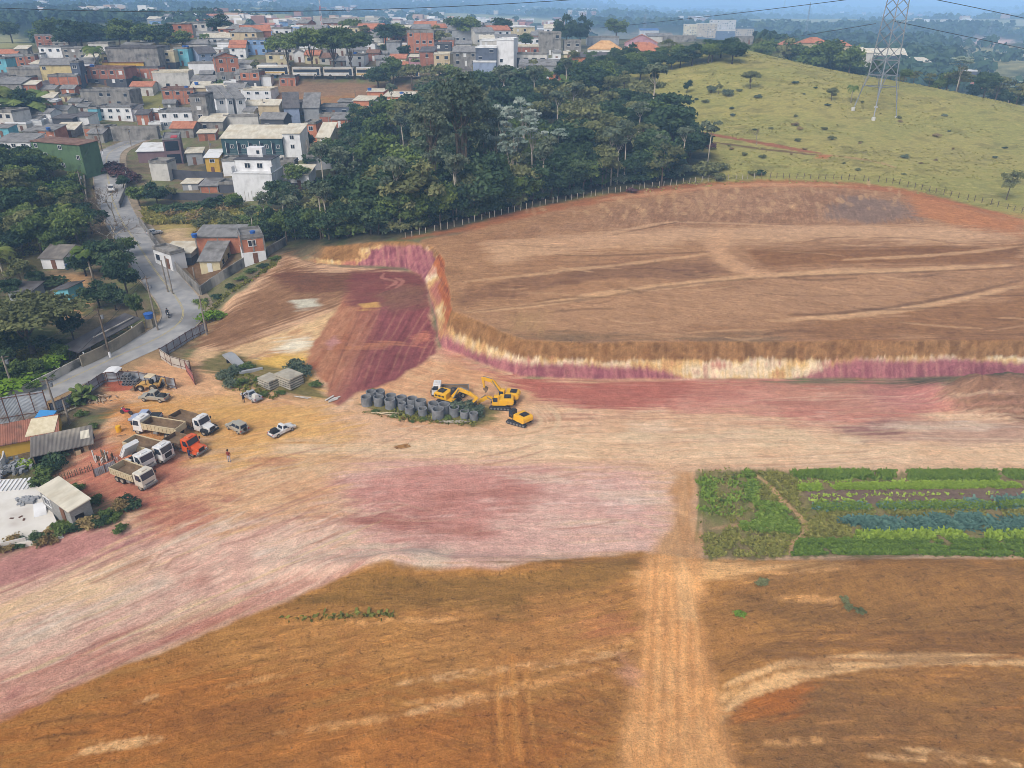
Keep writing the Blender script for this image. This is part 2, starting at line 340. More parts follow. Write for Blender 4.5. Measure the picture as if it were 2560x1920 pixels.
# ---- floor of the works
PIT = [(0,1400),(120,1350),(240,1310),(330,1270),(170,1200),(130,1160),(240,1080),(330,1010),(240,1000),(420,900),(480,905),(510,830),(560,760),(620,720),(700,650),(714,640),(800,660),(1062,672),(1075,757),(1093,870),(1150,884),(1240,925),(1320,948),(1700,950),(2560,950),(3300,960),(3300,2600),(-900,2600),(-900,1500)]
hw = ang((1300,1110), (2300,1100)); dg = ang((0,1650), (700,1330))
i, a = poly(PIT, .8, .8)
n = .35 * flow(tx[i], ty[i], hw, 9, .9, 5, 51) + .3 * f1[i] + .35 * f2[i]
mixin(i, a, pal(i, [C(205,150,116), C(226,186,150), C(216,172,134), C(232,198,164)], n))
def zone(pts, cols, ag, la=10, lb=1.0, soft=3, rag=4, amt=1.0, seed=61, rs=.12):
    i, a = poly(pts, soft, rag, rs, seed, ag=ag); ANG[i[a > .5]] = ag; mixin(i, a, pal(i, cols, .26 * flow(tx[i], ty[i], ag, la, lb, 5, seed) + .14 * flow(tx[i], ty[i], ag + .06, la * .35, lb * .3, 4, seed + 1) + .26 * fbm(tx[i] * .45, ty[i] * .45, 5, seed + 4) + .34 * fbm(tx[i] * .09, ty[i] * .09, 4, seed + 2)), amt)
# pink ground in the middle and to the lower left
zone([(830,1180),(1000,1140),(1300,1165),(1560,1165),(1640,1190),(1650,1380),(1500,1400),(1200,1420),(900,1420),(820,1330)], [C(204,150,134), C(228,188,170), C(214,166,150), C(234,202,186)], hw, 9, .8, seed=62)
zone([(870,1215),(1000,1185),(1250,1160),(1420,1165),(1330,1240),(1200,1330),(1000,1350),(860,1320)], [C(186,122,108), C(208,154,138), C(198,138,124), C(220,178,162)], hw+.1, 6, .6, soft=2, rag=4, seed=63)
zone([(0,1390),(330,1300),(620,1270),(800,1310),(940,1410),(690,1510),(470,1600),(260,1680),(0,1800),(-200,1850),(-200,1400)], [C(206,156,140), C(232,196,172), C(218,172,152), C(238,208,184)], dg, 12, .8, seed=64)
zone([(0,1480),(300,1440),(330,1500),(0,1580),(-100,1560)], [C(232,196,140), C(236,204,160), C(226,184,140)], dg, 8, .7, amt=.7, seed=65)
zone([(-200,1400),(0,1395),(270,1310),(420,1330),(200,1400),(0,1470),(-200,1520)], [C(168,112,108), C(190,136,126), C(180,124,118)], dg, 10, .6, soft=1.5, rag=2, seed=66)
zone([(-200,1740),(0,1690),(300,1590),(520,1520),(760,1440),(930,1400),(800,1462),(680,1516),(463,1605),(266,1680),(0,1805),(-200,1880)], [C(178,112,104), C(212,160,138), C(190,126,106), C(204,152,110)], dg, 14, .5, soft=1, rag=1, seed=67)
zone([(130,1190),(250,1090),(420,1120),(500,1200),(560,1290),(420,1330),(300,1300),(180,1230)], [C(176,104,82), C(202,140,112), C(186,116,94), C(196,132,112)], dg, 7, .8, soft=2, rag=3, seed=68)
zone([(500,1160),(700,1100),(860,1130),(820,1260),(600,1290),(470,1230)], [C(204,148,112), C(224,180,138), C(214,162,120), C(226,190,160)], hw+.3, 6, .7, soft=3, rag=5, seed=69)
zone([(400,980),(620,990),(830,1010),(860,1120),(640,1140),(450,1130),(330,1040)], [C(200,138,82), C(222,176,112), C(214,160,96), C(220,178,128)], hw+.35, 8, .8, soft=3, rag=5, seed=70)
zone([(330,900),(480,895),(520,930),(640,960),(760,1000),(640,1010),(460,990),(250,1010)], [C(206,150,106), C(222,174,130), C(210,156,116)], hw-.5, 8, .8, soft=2, rag=3, seed=71)
zone([(300,1000),(380,1010),(420,1080),(330,1120),(260,1080)], [C(206,132,60), C(216,150,80), C(190,120,70)], hw+.3, 5, .8, soft=2, rag=3, amt=.8, seed=72)
zone([(260,950),(340,940),(350,970),(280,985)], [C(176,92,66), C(190,110,84)], hw, 4, .6, soft=1, rag=1.5, seed=73)
zone([(560,1000),(700,1040),(640,1060),(520,1040)], [C(226,182,104), C(218,168,96)], hw+.3, 6, .5, amt=.6, seed=74)
# right: pink terrace below the bank, cream haul road, dark patches
zone([(1110,880),(1250,930),(1400,955),(1700,955),(2100,955),(2330,960),(2420,1010),(2300,1050),(2000,1060),(1700,1030),(1500,1010),(1350,1000),(1250,960)], [C(186,112,92), C(208,150,128), C(196,128,108), C(216,170,148)], hw-.05, 10, .6, soft=2, rag=3, seed=75)
zone([(1230,935),(1400,958),(1720,956),(1700,985),(1600,1010),(1480,1030),(1330,1000)], [C(166,88,74), C(184,112,94), C(172,98,84)], hw-.03, 9, .5, soft=1.5, rag=2, seed=76)
zone([(2060,985),(2180,960),(2330,960),(2330,1000),(2200,1020),(2080,1015)], [C(176,104,96), C(196,136,124)], hw, 6, .5, soft=2, rag=2, amt=.8, seed=77)
zone([(1880,960),(2130,965),(2220,1010),(2120,1030),(1950,1010)], [C(190,130,100), C(212,164,138)], hw+.2, 5, .5, soft=2, rag=2, amt=.6, seed=78)
zone([(950,905),(1050,890),(1140,905),(1300,980),(1330,1050),(1180,1085),(1000,1060),(900,1000),(880,960)], [C(206,148,104), C(224,180,136), C(212,158,116), C(218,168,120)], hw-.4, 6, .6, soft=2, rag=2, seed=79)
zone([(2080,1070),(2300,1055),(2560,1060),(2560,1105),(2350,1105),(2150,1090)], [C(150,110,92), C(196,156,132), C(170,130,112)], hw, 6, .5, soft=1.5, rag=2.5, amt=.85, seed=80)
zone([(2090,1068),(2230,1056),(2240,1082),(2120,1090)], [C(96,60,56), C(140,92,84), C(170,120,108)], hw, 5, .35, soft=.8, rag=2, amt=.8, seed=81)
zone([(2380,955),(2560,940),(2700,950),(2700,1060),(2560,1060),(2440,1030),(2350,1000)], [C(140,100,76), C(160,120,92), C(128,90,66)], hw+.3, 3, 1, soft=1.2, rag=1.5, seed=82)
zone([(700,1120),(1000,1085),(1400,1095),(2000,1105),(2560,1110),(2700,1110),(2700,1170),(2560,1172),(2100,1165),(1760,1160),(1500,1150),(1200,1140),(900,1145)], [C(222,180,138), C(232,198,160), C(226,186,146), C(214,170,130)], hw, 16, .5, soft=2, rag=2, seed=83)
# dark natural slope, yellow and white soil, purple ramp
zone([(480,860),(520,800),(620,720),(714,645),(800,670),(930,690),(960,730),(880,760),(760,790),(640,850),(540,900)], [C(118,84,60), C(158,118,86), C(136,98,68), C(176,138,104)], ang((560,860),(900,740)), 9, 1.0, soft=2.5, rag=4, seed=84)
zone([(700,690),(900,670),(960,690),(880,730),(740,740)], [C(96,62,46), C(124,82,60), C(106,74,58)], hw, 7, .7, soft=2, rag=2.5, seed=85)
zone([(560,900),(640,850),(780,790),(900,745),(960,760),(860,830),(780,900),(800,960),(700,920),(600,930)], [C(212,166,120), C(232,196,146), C(200,150,108), C(236,206,164)], ang((580,890),(900,780)), 8, .8, soft=2, rag=3, seed=86)
zone([(690,850),(770,842),(790,870),(740,890),(680,880)], [C(236,220,190), C(244,232,208)], hw, 5, .5, soft=1.5, rag=2, seed=87)
zone([(730,752),(790,748),(800,766),(745,772)], [C(206,200,180), C(190,180,160)], hw, 4, .4, soft=.8, rag=1, seed=88)
zone([(560,905),(680,890),(760,880),(800,920),(790,950),(830,1000),(780,1000),(700,930),(600,930)], [C(214,164,62), C(226,184,100), C(206,148,56)], hw-.35, 6, .5, soft=1.5, rag=2.5, seed=89)
zone([(500,880),(620,860),(720,850),(700,870),(600,900),(520,930)], [C(216,176,128), C(228,196,150)], hw+.2, 7, .6, soft=1.5, rag=2, amt=.7, seed=90)
RAMP = [(758,918),(790,850),(830,790),(862,735),(900,705),(960,690),(1058,694),(1064,724),(1078,800),(1092,850),(1090,880),(1040,920),(960,965),(890,985),(845,1015),(822,1000),(818,960),(790,930)]
ra = ang((850,985), (985,760))
i, a = poly(RAMP, .5, .7, .4, 7)
ANG[i[a > .5]] = ra; st = .5 * flow(tx[i], ty[i], ra, 14, .8, 4, 93) + .5 * f2[i]; gx_ = np.clip((tx[i] - G(800,900)[0]) / (G(1080,850)[0] - G(800,900)[0]) + .35 * (flow(tx[i], ty[i], ra, 20, 2.5, 3, 95) - .5), 0, 1)
left_, right_ = pal(i, [C(160,98,70), C(188,132,98), C(174,112,80)], st), pal(i, [C(116,56,58), C(148,84,82), C(130,66,68)], st)
k = ss(.08, .5, gx_)[:, None]; mixin(i, a, left_ * (1 - k) + right_ * k)
zone([(862,735),(880,684),(960,676),(1060,680),(1066,745),(900,762)], [C(110,56,54), C(128,72,66), C(140,90,76)], hw, 7, .7, soft=1.5, rag=2, seed=96)
zone([(930,735),(1060,712),(1066,760),(980,775)], [C(120,92,70), C(140,104,78)], hw+.6, 3, .6, soft=1.5, rag=1.5, amt=.6, seed=97)
zone([(900,760),(945,752),(950,770),(905,775)], [C(216,170,96)], hw, 4, .5, soft=.6, rag=1.2, amt=.8, seed=98)
zone([(850,862),(1000,852),(1060,868),(860,876)], [C(206,140,96)], hw, 4, .5, soft=.5, rag=1.4, amt=.5, seed=99)
zone([(812,860),(836,842),(850,856),(826,872)], [C(206,150,146)], hw, 4, .5, soft=.6, rag=.6, amt=.7, seed=100)
zone([(1030,845),(1070,822),(1078,850),(1040,862)], [C(206,132,104)], hw, 4, .5, soft=.6, rag=1, amt=.7, seed=101)
stroke([(962,722),(990,705),(955,695),(962,682)], .35, C(176,120,104), .8, .2, seed=5); stroke([(985,722),(1008,704),(985,694)], .35, C(176,120,104), .8, .2, seed=6)
for q in range(12):
    u0 = 820 + q * 22; stroke([(u0, 985 - q * 6), (u0 + 28, 900 - q * 4), (u0 + 60 + q, 830 - q * 3), (u0 + 85 + q, 770)], .16, C(190,136,112) if q % 3 else C(96,52,48), .35, .15, seed=110 + q, brk=.12)
i, a = poly(PIT[:-6] + [(2560,950),(3300,960),(3300,1200),(2560,1172),(1760,1160),(1700,1390),(900,1430),(460,1600),(0,1800),(-400,1900)], 1, 1, .3, 8); col[i] *= (1 + .13 * a * (1 - .6 * (tx[i] < -15) * (ty[i] > 100)))[:, None]
def blot(u, v, du, dv, cols, amt, sd, tilt=0.0):
    zone([(u + du * math.cos(k * .628) * RNG.uniform(.7, 1.2), v + dv * math.sin(k * .628) * RNG.uniform(.7, 1.2) - tilt * du * math.cos(k * .628)) for k in range(10)], cols, hw if not tilt else dg, 7, .6, soft=1.2, rag=2.4, amt=amt, seed=sd, rs=.25)
PL = [C(240,220,200), C(232,204,176), C(244,228,212)]; RD_ = [C(170,104,88), C(186,122,104), C(160,92,78)]; CR = [C(232,200,158), C(240,212,174)]
for k, (u, v, du, dv, cc, am, tl) in enumerate([(560,1310,110,14,PL,.6,.2),(760,1365,150,16,PL,.7,.15),(1010,1385,130,10,PL,.7,0),(300,1500,140,20,PL,.7,.4),(120,1570,110,18,PL,.7,.4),(1330,1195,90,12,PL,.6,0),(1560,1235,90,26,PL,.5,0),(1450,1310,110,14,PL,.55,0),(900,1120,150,10,CR,.7,0),(1850,1092,300,7,CR,.7,0),(2350,1062,150,6,PL,.6,0),(420,1560,120,12,CR,.6,.4),(1200,1400,160,6,PL,.7,0),(700,1180,100,10,CR,.5,.1),
    (580,1247,36,5,RD_,.8,0),(1040,1300,110,18,RD_,.6,0),(1150,1335,80,9,RD_,.6,0),(700,1235,70,8,RD_,.5,.1),(430,1295,70,16,RD_,.55,.3),(300,1425,80,12,RD_,.55,.4),(520,1445,50,7,RD_,.6,.35),(1260,1235,120,16,RD_,.5,0),(930,1295,50,8,RD_,.6,0),(1700,985,140,10,RD_,.5,0),(2020,1008,90,8,RD_,.55,0),(1430,1050,120,8,RD_,.4,0),(690,1150,40,5,RD_,.5,0),(480,1190,60,8,RD_,.4,.2)]): blot(u, v, du, dv, cc, am, 700 + k, tl)
for k in range(9): stroke([(1230, 1095), (1330 + k * 6, 1085 - k * 2), (1365 + k * 5, 1060 - k * 3), (1340 + k * 4, 1025 - k * 2)], .1, C(240,208,166) if k % 2 else C(196,146,104), .45, .1, seed=740 + k, n=5)
# ---- upper field
FIELD = [(1145,823),(1142,757),(1136,660),(1140,585),(1300,538),(1500,499),(1700,473),(1850,460),(2000,457),(2200,467),(2300,487),(2420,513),(2560,548),(3300,800),(3300,868),(2560,868),(1700,868),(1300,866)]
FW = W(FIELD[:17]) + [TOEW[k][:2] for k in range(0, 14)]
FW = W(FIELD[3:14]) + [(170, 150), (170, 92)] + [TOEW[k][:2] for k in range(0, 15)] + W([(1060,600)])
i, a = poly(FW, .7, .8, .3, 9, world=True); fld = np.zeros(N); fld[i] = a * ss(.6, .95, bt[i])
n = .3 * flow(tx[i], ty[i], hw, 12, 1.3, 5, 121) + .35 * f1[i] + .35 * f2[i]
mixin(i, fld[i], pal(i, [C(146,106,72), C(176,134,96), C(160,118,82), C(184,142,104)], n))
stroke([(980,603),(1140,577),(1300,537),(1500,498),(1700,472),(1850,461),(2010,459),(2200,470),(2310,490),(2420,516),(2560,552)], 2.0, C(172,106,66), .85, 1.2, seed=11)
stroke([(1480,503),(1700,476),(1850,464),(2010,462),(2150,466)], 1.0, C(206,158,116), .6, .8, seed=12)
zone([(1240,590),(1500,540),(1750,480),(2100,472),(2250,500),(2280,550),(2000,562),(1700,560),(1500,575)], [C(150,108,78), C(178,138,104), C(138,98,70), C(190,150,112)], hw+1.25, 4, .9, soft=3, rag=3, amt=.75, seed=122)
zone([(2110,490),(2240,500),(2300,545),(2200,560),(2080,545)], [C(118,100,92), C(140,116,100)], hw+1.3, 3, .7, soft=2, rag=3, amt=.75, seed=123)
zone([(2260,480),(2560,552),(2560,590),(2400,575),(2290,540)], [C(180,112,66), C(196,132,84)], hw-.5, 6, .7, soft=2, rag=3, amt=.8, seed=124)
zone([(1200,610),(1700,570),(2200,560),(2560,580),(2560,605),(2100,600),(1800,605),(1500,620),(1250,650)], [C(186,146,110), C(206,166,128), C(194,152,116)], hw, 16, .6, soft=2, rag=2, amt=.9, seed=125)
zone([(1880,630),(2100,620),(2560,610),(2560,655),(2200,662),(1950,672),(1890,660)], [C(126,84,48), C(148,104,64), C(112,76,46)], hw, 7, .8, soft=1, rag=1.5, seed=126)
zone([(1150,720),(1500,660),(1780,650),(1820,680),(1700,690),(1400,720),(1150,765)], [C(128,90,62), C(150,110,78), C(118,82,56)], hw, 7, .8, soft=1.2, rag=2, seed=127)
zone([(1180,790),(1600,720),(1950,700),(2350,690),(2200,770),(1800,800),(1500,840),(1250,845)], [C(162,122,88), C(186,144,106), C(172,130,94)], hw-.3, 8, .8, soft=3, rag=4, amt=.8, seed=128)
zone([(2150,790),(2560,740),(2700,740),(2700,866),(1900,862),(2000,810)], [C(134,92,56), C(156,112,72), C(120,82,52)], hw, 7, .9, soft=2, rag=3, amt=.9, seed=129)
zone([(1160,840),(1300,835),(1700,840),(1950,850),(1950,868),(1300,868)], [C(140,112,82), C(124,100,74), C(154,124,92)], hw, 6, .8, soft=1.5, rag=2, amt=.8, seed=130)
zone([(1270,790),(1340,785),(1340,825),(1280,830)], [C(190,156,104), C(160,124,84)], hw+1.4, 3, .5, soft=2, rag=2, amt=.6, seed=131)
LT = C(214,172,128); DK = C(104,72,46)
stroke([(1146,786),(1300,768),(1500,738),(1700,712),(1850,694),(2000,684),(2200,678),(2400,668),(2560,662)], .8, LT, .75, .4, seed=13)
stroke([(1146,790),(1500,744),(1850,699),(2200,683),(2560,667)], .35, DK, .5, .2, seed=14)
stroke([(1960,798),(2100,792),(2250,774),(2400,748),(2560,712)], .7, LT, .75, .4, seed=15); stroke([(1960,788),(2100,783),(2250,765),(2400,737),(2560,700)], .4, DK, .6, .3, seed=16)
stroke([(1148,706),(1300,690),(1450,672),(1650,650),(1780,632)], .5, LT, .6, .4, seed=17); stroke([(1380,636),(1500,640),(1640,634),(1790,628)], .3, DK, .55, .2, seed=18)
stroke([(1830,560),(1800,600),(1795,630),(1830,660),(1880,680),(1950,690)], 1.9, C(206,162,122), .8, 1.2, seed=19)
stroke([(1500,590),(1560,575),(1700,555),(1900,562),(2100,570)], .5, C(204,164,126), .7, .4, seed=20); stroke([(1510,592),(1620,570),(1720,552)], .25, DK, .6, .15, seed=21)
stroke([(2100,650),(2300,640),(2560,614)], .5, LT, .6, .3, seed=22)
stroke([(1180,610),(1500,590),(1800,578),(2200,575),(2560,598)], 1.6, C(200,160,124), .5, 1.2, seed=23)
for q in range(46):
    u, v = RNG.uniform(1180, 2500), RNG.uniform(580, 850); l = RNG.uniform(50, 240); b = RNG.uniform(-18, 18); c_ = RNG.uniform(-7, 7)
    stroke([(u, v), (u + l * .5, v + b * .5 + c_), (u + l, v + b)], RNG.uniform(.15, .4), LT if q % 2 else DK, RNG.uniform(.25, .55), .2, seed=140 + q, brk=.05)
for q in range(90):
    u, v = RNG.uniform(1300, 2260), 0; v = 555 - (u - 1300) * .03 - RNG.uniform(0, 60); l = RNG.uniform(8, 26)
    stroke([(u, v), (u + RNG.uniform(-9, 3), v - l)], RNG.uniform(.25, .8), C(198,158,116), RNG.uniform(.25, .7), .25, seed=200 + q, n=2)
stroke([(1660,318),(1800,340),(1950,366),(2060,384)], 1.3, C(160,98,70), .95, .6, seed=24); stroke([(1760,352),(1900,372),(2050,388)], .7, C(104,72,54), .8, .3, seed=25); stroke([(2040,384),(2180,402),(2240,420)], .7, C(176,138,98), .7, .5, seed=26)
zone([(2040,386),(2080,388),(2070,398),(2035,396)], [C(188,116,74)], hw, 3, .6, soft=.8, rag=.6, seed=27)
zone([(1560,310),(1640,322),(1650,335),(1580,330)], [C(172,112,92)], hw, 3, .6, soft=1.5, rag=1.5, seed=28)
# ---- foreground fill
FG = [(-400,1950),(0,1803),(266,1680),(463,1604),(683,1517),(810,1459),(880,1428),(926,1415),(1018,1415),(1273,1422),(1435,1396),(1603,1378),(1750,1396),(2100,1400),(2560,1398),(3300,1398),(3300,2700),(-400,2700)]
i, a = poly(FG, .35, .5, .5, 33)
n = .3 * flow(tx[i], ty[i], ang((200,1800),(1300,1560)), 5, .9, 5, 151) + .45 * fbm(tx[i] * .3, ty[i] * .3, 6, 152) + .25 * f1[i]; ANG[i[a > .5]] = ang((200,1800),(1300,1560))
mixin(i, a, pal(i, [C(138,100,58), C(172,126,70), C(158,114,64), C(198,142,80)], n))
zone([(700,1520),(930,1420),(1270,1428),(1600,1390),(1600,1440),(1300,1480),(1290,1540),(1000,1530)], [C(116,90,46), C(144,108,58), C(128,98,50)], hw, 5, .6, soft=1, rag=1.5, seed=152)
zone([(1600,1440),(1740,1400),(2050,1400),(2150,1418),(2060,1440),(1800,1450)], [C(200,150,92), C(214,172,124), C(186,134,78)], hw, 9, .5, soft=1, rag=1.2, seed=153)
zone([(1900,1420),(2200,1400),(2560,1420),(2700,1420),(2700,1580),(2300,1590),(2000,1560),(1860,1500)], [C(120,88,50), C(140,104,60), C(108,78,46)], hw+.2, 4, .8, soft=2, rag=2.5, amt=.85, seed=154)
zone([(1400,1560),(1600,1500),(1600,1590),(1480,1620)], [C(186,120,84), C(172,110,74)], hw+.3, 4, .7, soft=2, rag=2.5, amt=.8, seed=155)
zone([(300,1700),(620,1690),(1100,1800),(1600,1900),(1600,2050),(0,2050),(0,1850)], [C(158,100,48), C(178,112,54), C(140,92,48)], ang((200,1800),(1300,1560)), 5, .9, soft=4, rag=5, amt=.6, seed=156)
zone([(1880,1700),(2560,1700),(2560,2000),(1860,2000)], [C(140,100,56), C(124,92,58), C(156,108,60)], hw-.15, 6, .8, soft=3, rag=4, amt=.7, seed=157)
zone([(1860,1720),(1990,1700),(2060,1690),(1990,1790),(1830,1800)], [C(180,112,50), C(160,98,46)], hw+.3, 5, .5, soft=1, rag=1, amt=.9, seed=158)
PALE = C(222,182,136)
stroke([(1800,1800),(1850,1745),(1960,1700),(2080,1672),(2250,1655),(2400,1650),(2560,1655),(2700,1660)], .5, PALE, .95, .25, seed=34); stroke([(1800,1720),(1900,1680),(2000,1655),(2150,1640),(2350,1636),(2560,1640)], .3, PALE, .9, .2, seed=35)
zone([(1785,1730),(1850,1712),(1870,1715),(1825,1760),(1795,1800)], [C(224,184,136), C(206,160,110)], hw+.6, 4, .4, soft=.6, rag=.8, seed=36)
stroke([(2240,1868),(2400,1890),(2560,1915)], .3, PALE, .7, .2, seed=37); stroke([(200,1880),(300,1862),(410,1846)], .45, PALE, .8, .25, seed=38); stroke([(860,1810),(1000,1790),(1200,1750),(1400,1700),(1560,1650)], .35, C(206,156,106), .6, .2, seed=39, brk=.06)
stroke([(1000,1700),(1200,1660),(1400,1640),(1560,1600)], .5, C(190,140,86), .5, .3, seed=40); stroke([(100,1750),(300,1700),(420,1740)], .4, C(190,128,70), .4, .3, seed=41)
stroke([(700,1545),(900,1540),(1000,1536)], .4, C(122,122,56), .45, .35, seed=42, brk=.05)
# tyre tracks over the pale floor
for q in range(46):
    u, v = RNG.uniform(380, 1600), RNG.uniform(1090, 1370); l = RNG.uniform(120, 420); s_ = RNG.uniform(-.25, .05) if u > 800 else RNG.uniform(-.5, -.1); c_ = RNG.uniform(-25, 25)
    cc = [C(190,132,112), C(240,212,180), C(176,112,92), C(236,200,160)][q % 4]
    stroke([(u, v), (u + l * .5, v + l * .5 * s_ + c_), (u + l, v + l * s_)], RNG.uniform(.08, .2), cc, RNG.uniform(.2, .45), .12, twin=.9 if q % 3 == 0 else 0, seed=300 + q, brk=.03, n=4)
for q in range(60):
    u, v = RNG.uniform(1150, 2450), RNG.uniform(985, 1165); l = RNG.uniform(150, 500); s_ = RNG.uniform(-.06, .04)
    cc = [C(196,142,118), C(242,214,180), C(184,126,100), C(238,204,166)][q % 4]
    stroke([(u, v), (u + l * .5, v + l * .5 * s_ + RNG.uniform(-6, 6)), (u + l, v + l * s_)], RNG.uniform(.08, .2), cc, RNG.uniform(.2, .45), .12, twin=.9 if q % 3 == 0 else 0, seed=400 + q, brk=.03, n=4)
for q in range(55):
    u = RNG.uniform(-50, 800); v = 1420 + RNG.uniform(0, 300) - u * .3 + RNG.uniform(0, 60); l = RNG.uniform(120, 380)
    if v > 1780 - u * .42: continue
    cc = [C(190,132,120), C(244,220,194), C(176,114,100), C(238,206,150)][q % 4]
    stroke([(u, v), (u + l * .5, v - l * .5 * .42 + RNG.uniform(-8, 8)), (u + l, v - l * .42)], RNG.uniform(.08, .25), cc, RNG.uniform(.25, .5), .12, seed=500 + q, brk=.03, n=4)
stroke([(1290,1095),(1350,1080),(1375,1050),(1350,1020)], .3, C(236,204,164), .6, .2, twin=1.2, seed=44); stroke([(330,1320),(420,1270),(400,1200),(340,1160)], .3, C(168,104,88), .5, .2, twin=1, seed=45); stroke([(390,1430),(420,1390),(480,1370)], .2, C(196,146,124), .6, .15, twin=.8, seed=46)
for q in range(60):
    u, v = RNG.uniform(0, 2560), RNG.uniform(1520, 1910)
    if v < 1830 - u * .45: continue
    l = RNG.uniform(60, 260); s_ = RNG.uniform(-.2, .05)
    stroke([(u, v), (u + l * .5, v + l * .5 * s_ + RNG.uniform(-6, 6)), (u + l, v + l * s_)], RNG.uniform(.08, .22), [C(196,142,86), C(104,72,40), C(180,118,58)][q % 3], RNG.uniform(.25, .55), .1, twin=.8 if q % 3 == 1 else 0, seed=600 + q, brk=.06, n=4)
zone([(560,1640),(900,1590),(1300,1570),(1560,1600),(1400,1660),(900,1700)], [C(176,122,70), C(196,146,90), C(160,106,58)], ang((200,1800),(1300,1560)), 6, .9, soft=3, rag=5, amt=.55, seed=143)
zone([(900,1700),(1200,1680),(1500,1700),(1560,1800),(1300,1900),(1000,1850)], [C(140,90,44), C(164,104,50), C(118,80,44)], hw - .3, 5, .9, soft=3, rag=5, amt=.6, seed=144)
zone([(300,1760),(520,1690),(720,1720),(700,1850),(400,1900)], [C(136,92,48), C(120,84,50), C(156,100,50)], hw + .3, 5, .9, soft=3, rag=5, amt=.6, seed=145)
zone([(1900,1600),(2200,1600),(2560,1610),(2560,1640),(2100,1630),(1900,1660)], [C(112,80,48), C(132,94,54)], hw, 5, .9, soft=1.5, rag=2.5, amt=.7, seed=146)
zone([(1230,1700),(1270,1640),(1330,1640),(1300,1760),(1330,1900),(1240,1920),(1240,1800)], [C(196,138,74), C(170,112,58)], hw + 1.5, 4, .5, soft=.7, rag=1, amt=.5, seed=147)
# vertical dirt track
for k, P_ in enumerate([[(980,1712),(1130,1690),(1300,1668),(1450,1650),(1580,1622)], [(1000,1760),(1180,1740),(1340,1706),(1500,1672)], [(680,1835),(860,1812),(1010,1790)], [(1000,1790),(1160,1752),(1300,1730)], [(1420,1640),(1520,1612),(1590,1600)], [(860,1560),(1000,1552),(1150,1548)], [(160,1900),(260,1868),(420,1846)], [(1930,1500),(2030,1498),(2120,1500)], [(1850,1430),(2000,1432),(2110,1420)], [(2160,1890),(2300,1898),(2420,1908)], [(1900,1860),(2060,1850)], [(560,1720),(640,1700),(720,1690)], [(330,1760),(400,1735)]]):
    stroke(P_, .42 if k < 8 else .3, C(216,166,112) if k % 3 else C(226,184,138), .6, .25, seed=760 + k, brk=.06)
for k in range(16):
    u, v = RNG.uniform(250, 1500), RNG.uniform(1560, 1880)
    if v > 1830 - u * .4: stroke([(u, v), (u + 30, v + 45), (u + 50, v + 100)], .35, C(176,120,66), .35, .3, seed=780 + k, n=4)
for k in range(6): stroke([(1235 + k * 16, 1640 + abs(k - 2) * 14), (1228 + k * 19, 1760), (1236 + k * 22, 1915)], .16, C(214,158,92) if k % 2 else C(110,72,38), .32, .15, seed=800 + k)
TRK = [(1690,1180),(1735,1180),(1738,1300),(1745,1400),(1760,1560),(1775,1700),(1810,1800),(1850,1920),(1880,2100),(1520,2100),(1545,1920),(1565,1800),(1590,1600),(1610,1450),(1640,1380),(1680,1300)]
i, a = poly(TRK, .9, 1.3, .3, 43); n = .35 * flow(tx[i], ty[i], ang((1700,1300),(1720,1900)), 9, .6, 4, 161) + .35 * f2[i] + .3 * fbm(tx[i] * .12, ty[i] * .12, 4, 162); ANG[i[a > .5]] = ang((1700,1300),(1720,1900))
mixin(i, a, pal(i, [C(196,144,94), C(214,164,114), C(206,152,100), C(222,174,126)], n))
for q in range(9):
    u0 = 1605 + q * 16; stroke([(u0 + 20 - q * 3, 1400), (u0 + 10, 1600), (u0 - 10 + q * 4, 1900)], .14, C(160,108,62) if q % 2 else C(226,178,126), .28, .12, seed=170 + q, brk=.12)
zone([(1690,1385),(1730,1385),(1735,1540),(1690,1545)], [C(220,178,132)], hw+1.5, 4, .4, soft=.6, rag=1, amt=.6, seed=162)
zone([(1550,1640),(1590,1660),(1600,1720),(1560,1715)], [C(200,150,130)], hw, 3, .4, soft=.8, rag=.8, amt=.6, seed=163)
i, a = poly(FG, .35, .5, .5, 33); col[i] *= (1 + a[:, None] * np.array([.34, .24, .04])); col[fld > .5] *= np.array([1.06, 1.03, 1.0])
i, a = poly(PIT, .8, .8); CLOD = np.zeros(N); CLOD[i] = .4 * a; CLOD = np.maximum(CLOD, .75 * fld); i, a = poly(FG, .35, .5, .5, 33); CLOD[i] = np.maximum(CLOD[i], a); i, a = poly(TRK, .9, 1.3, .3, 43); CLOD[i] *= 1 - .85 * a; rid_keep = np.ones(N); rid_keep[i] = 1 - a
# ---- the cut bank: strata by height
q = ss(.02, .1, bt) * (1 - ss(.93, 1.0, bt)) * (ty < 190) * (ty > 60) * (1 - ss(17.6, 18.6, bpar)); i = np.nonzero(q > 0)[0]
t_ = np.clip(bt[i] + .22 * (fbm(tx[i] * .12, ty[i] * .12, 3, 71) - .5), 0, 1); p_ = bpar[i]
rib = .6 * vn(tx[i] * 3.6 + ty[i] * 1.1, t_ * 1.2, 73) + .4 * fbm(tx[i] * 1.3, ty[i] * 1.3 + t_ * 3, 3, 74); rib2 = fbm(tx[i] * .8, ty[i] * .8 + t_ * 2, 3, 75)
loc = fbm(tx[i] * .045 + 2.2, ty[i] * .045, 2, 79)
base_c = pal(i, [C(146,86,94), C(172,108,110), C(200,142,128)], .6 * rib + .4 * loc)
loc2 = fbm(tx[i] * .16 + 4, ty[i] * .16 + t_, 3, 78); mid_c = pal(i, [C(186,116,100), C(204,150,104), C(224,186,124), C(238,218,182), C(200,140,120), C(214,168,110)], .25 * rib + .75 * loc2)
top_c = pal(i, [C(146,104,62), C(168,124,78), C(134,96,56)], rib2)
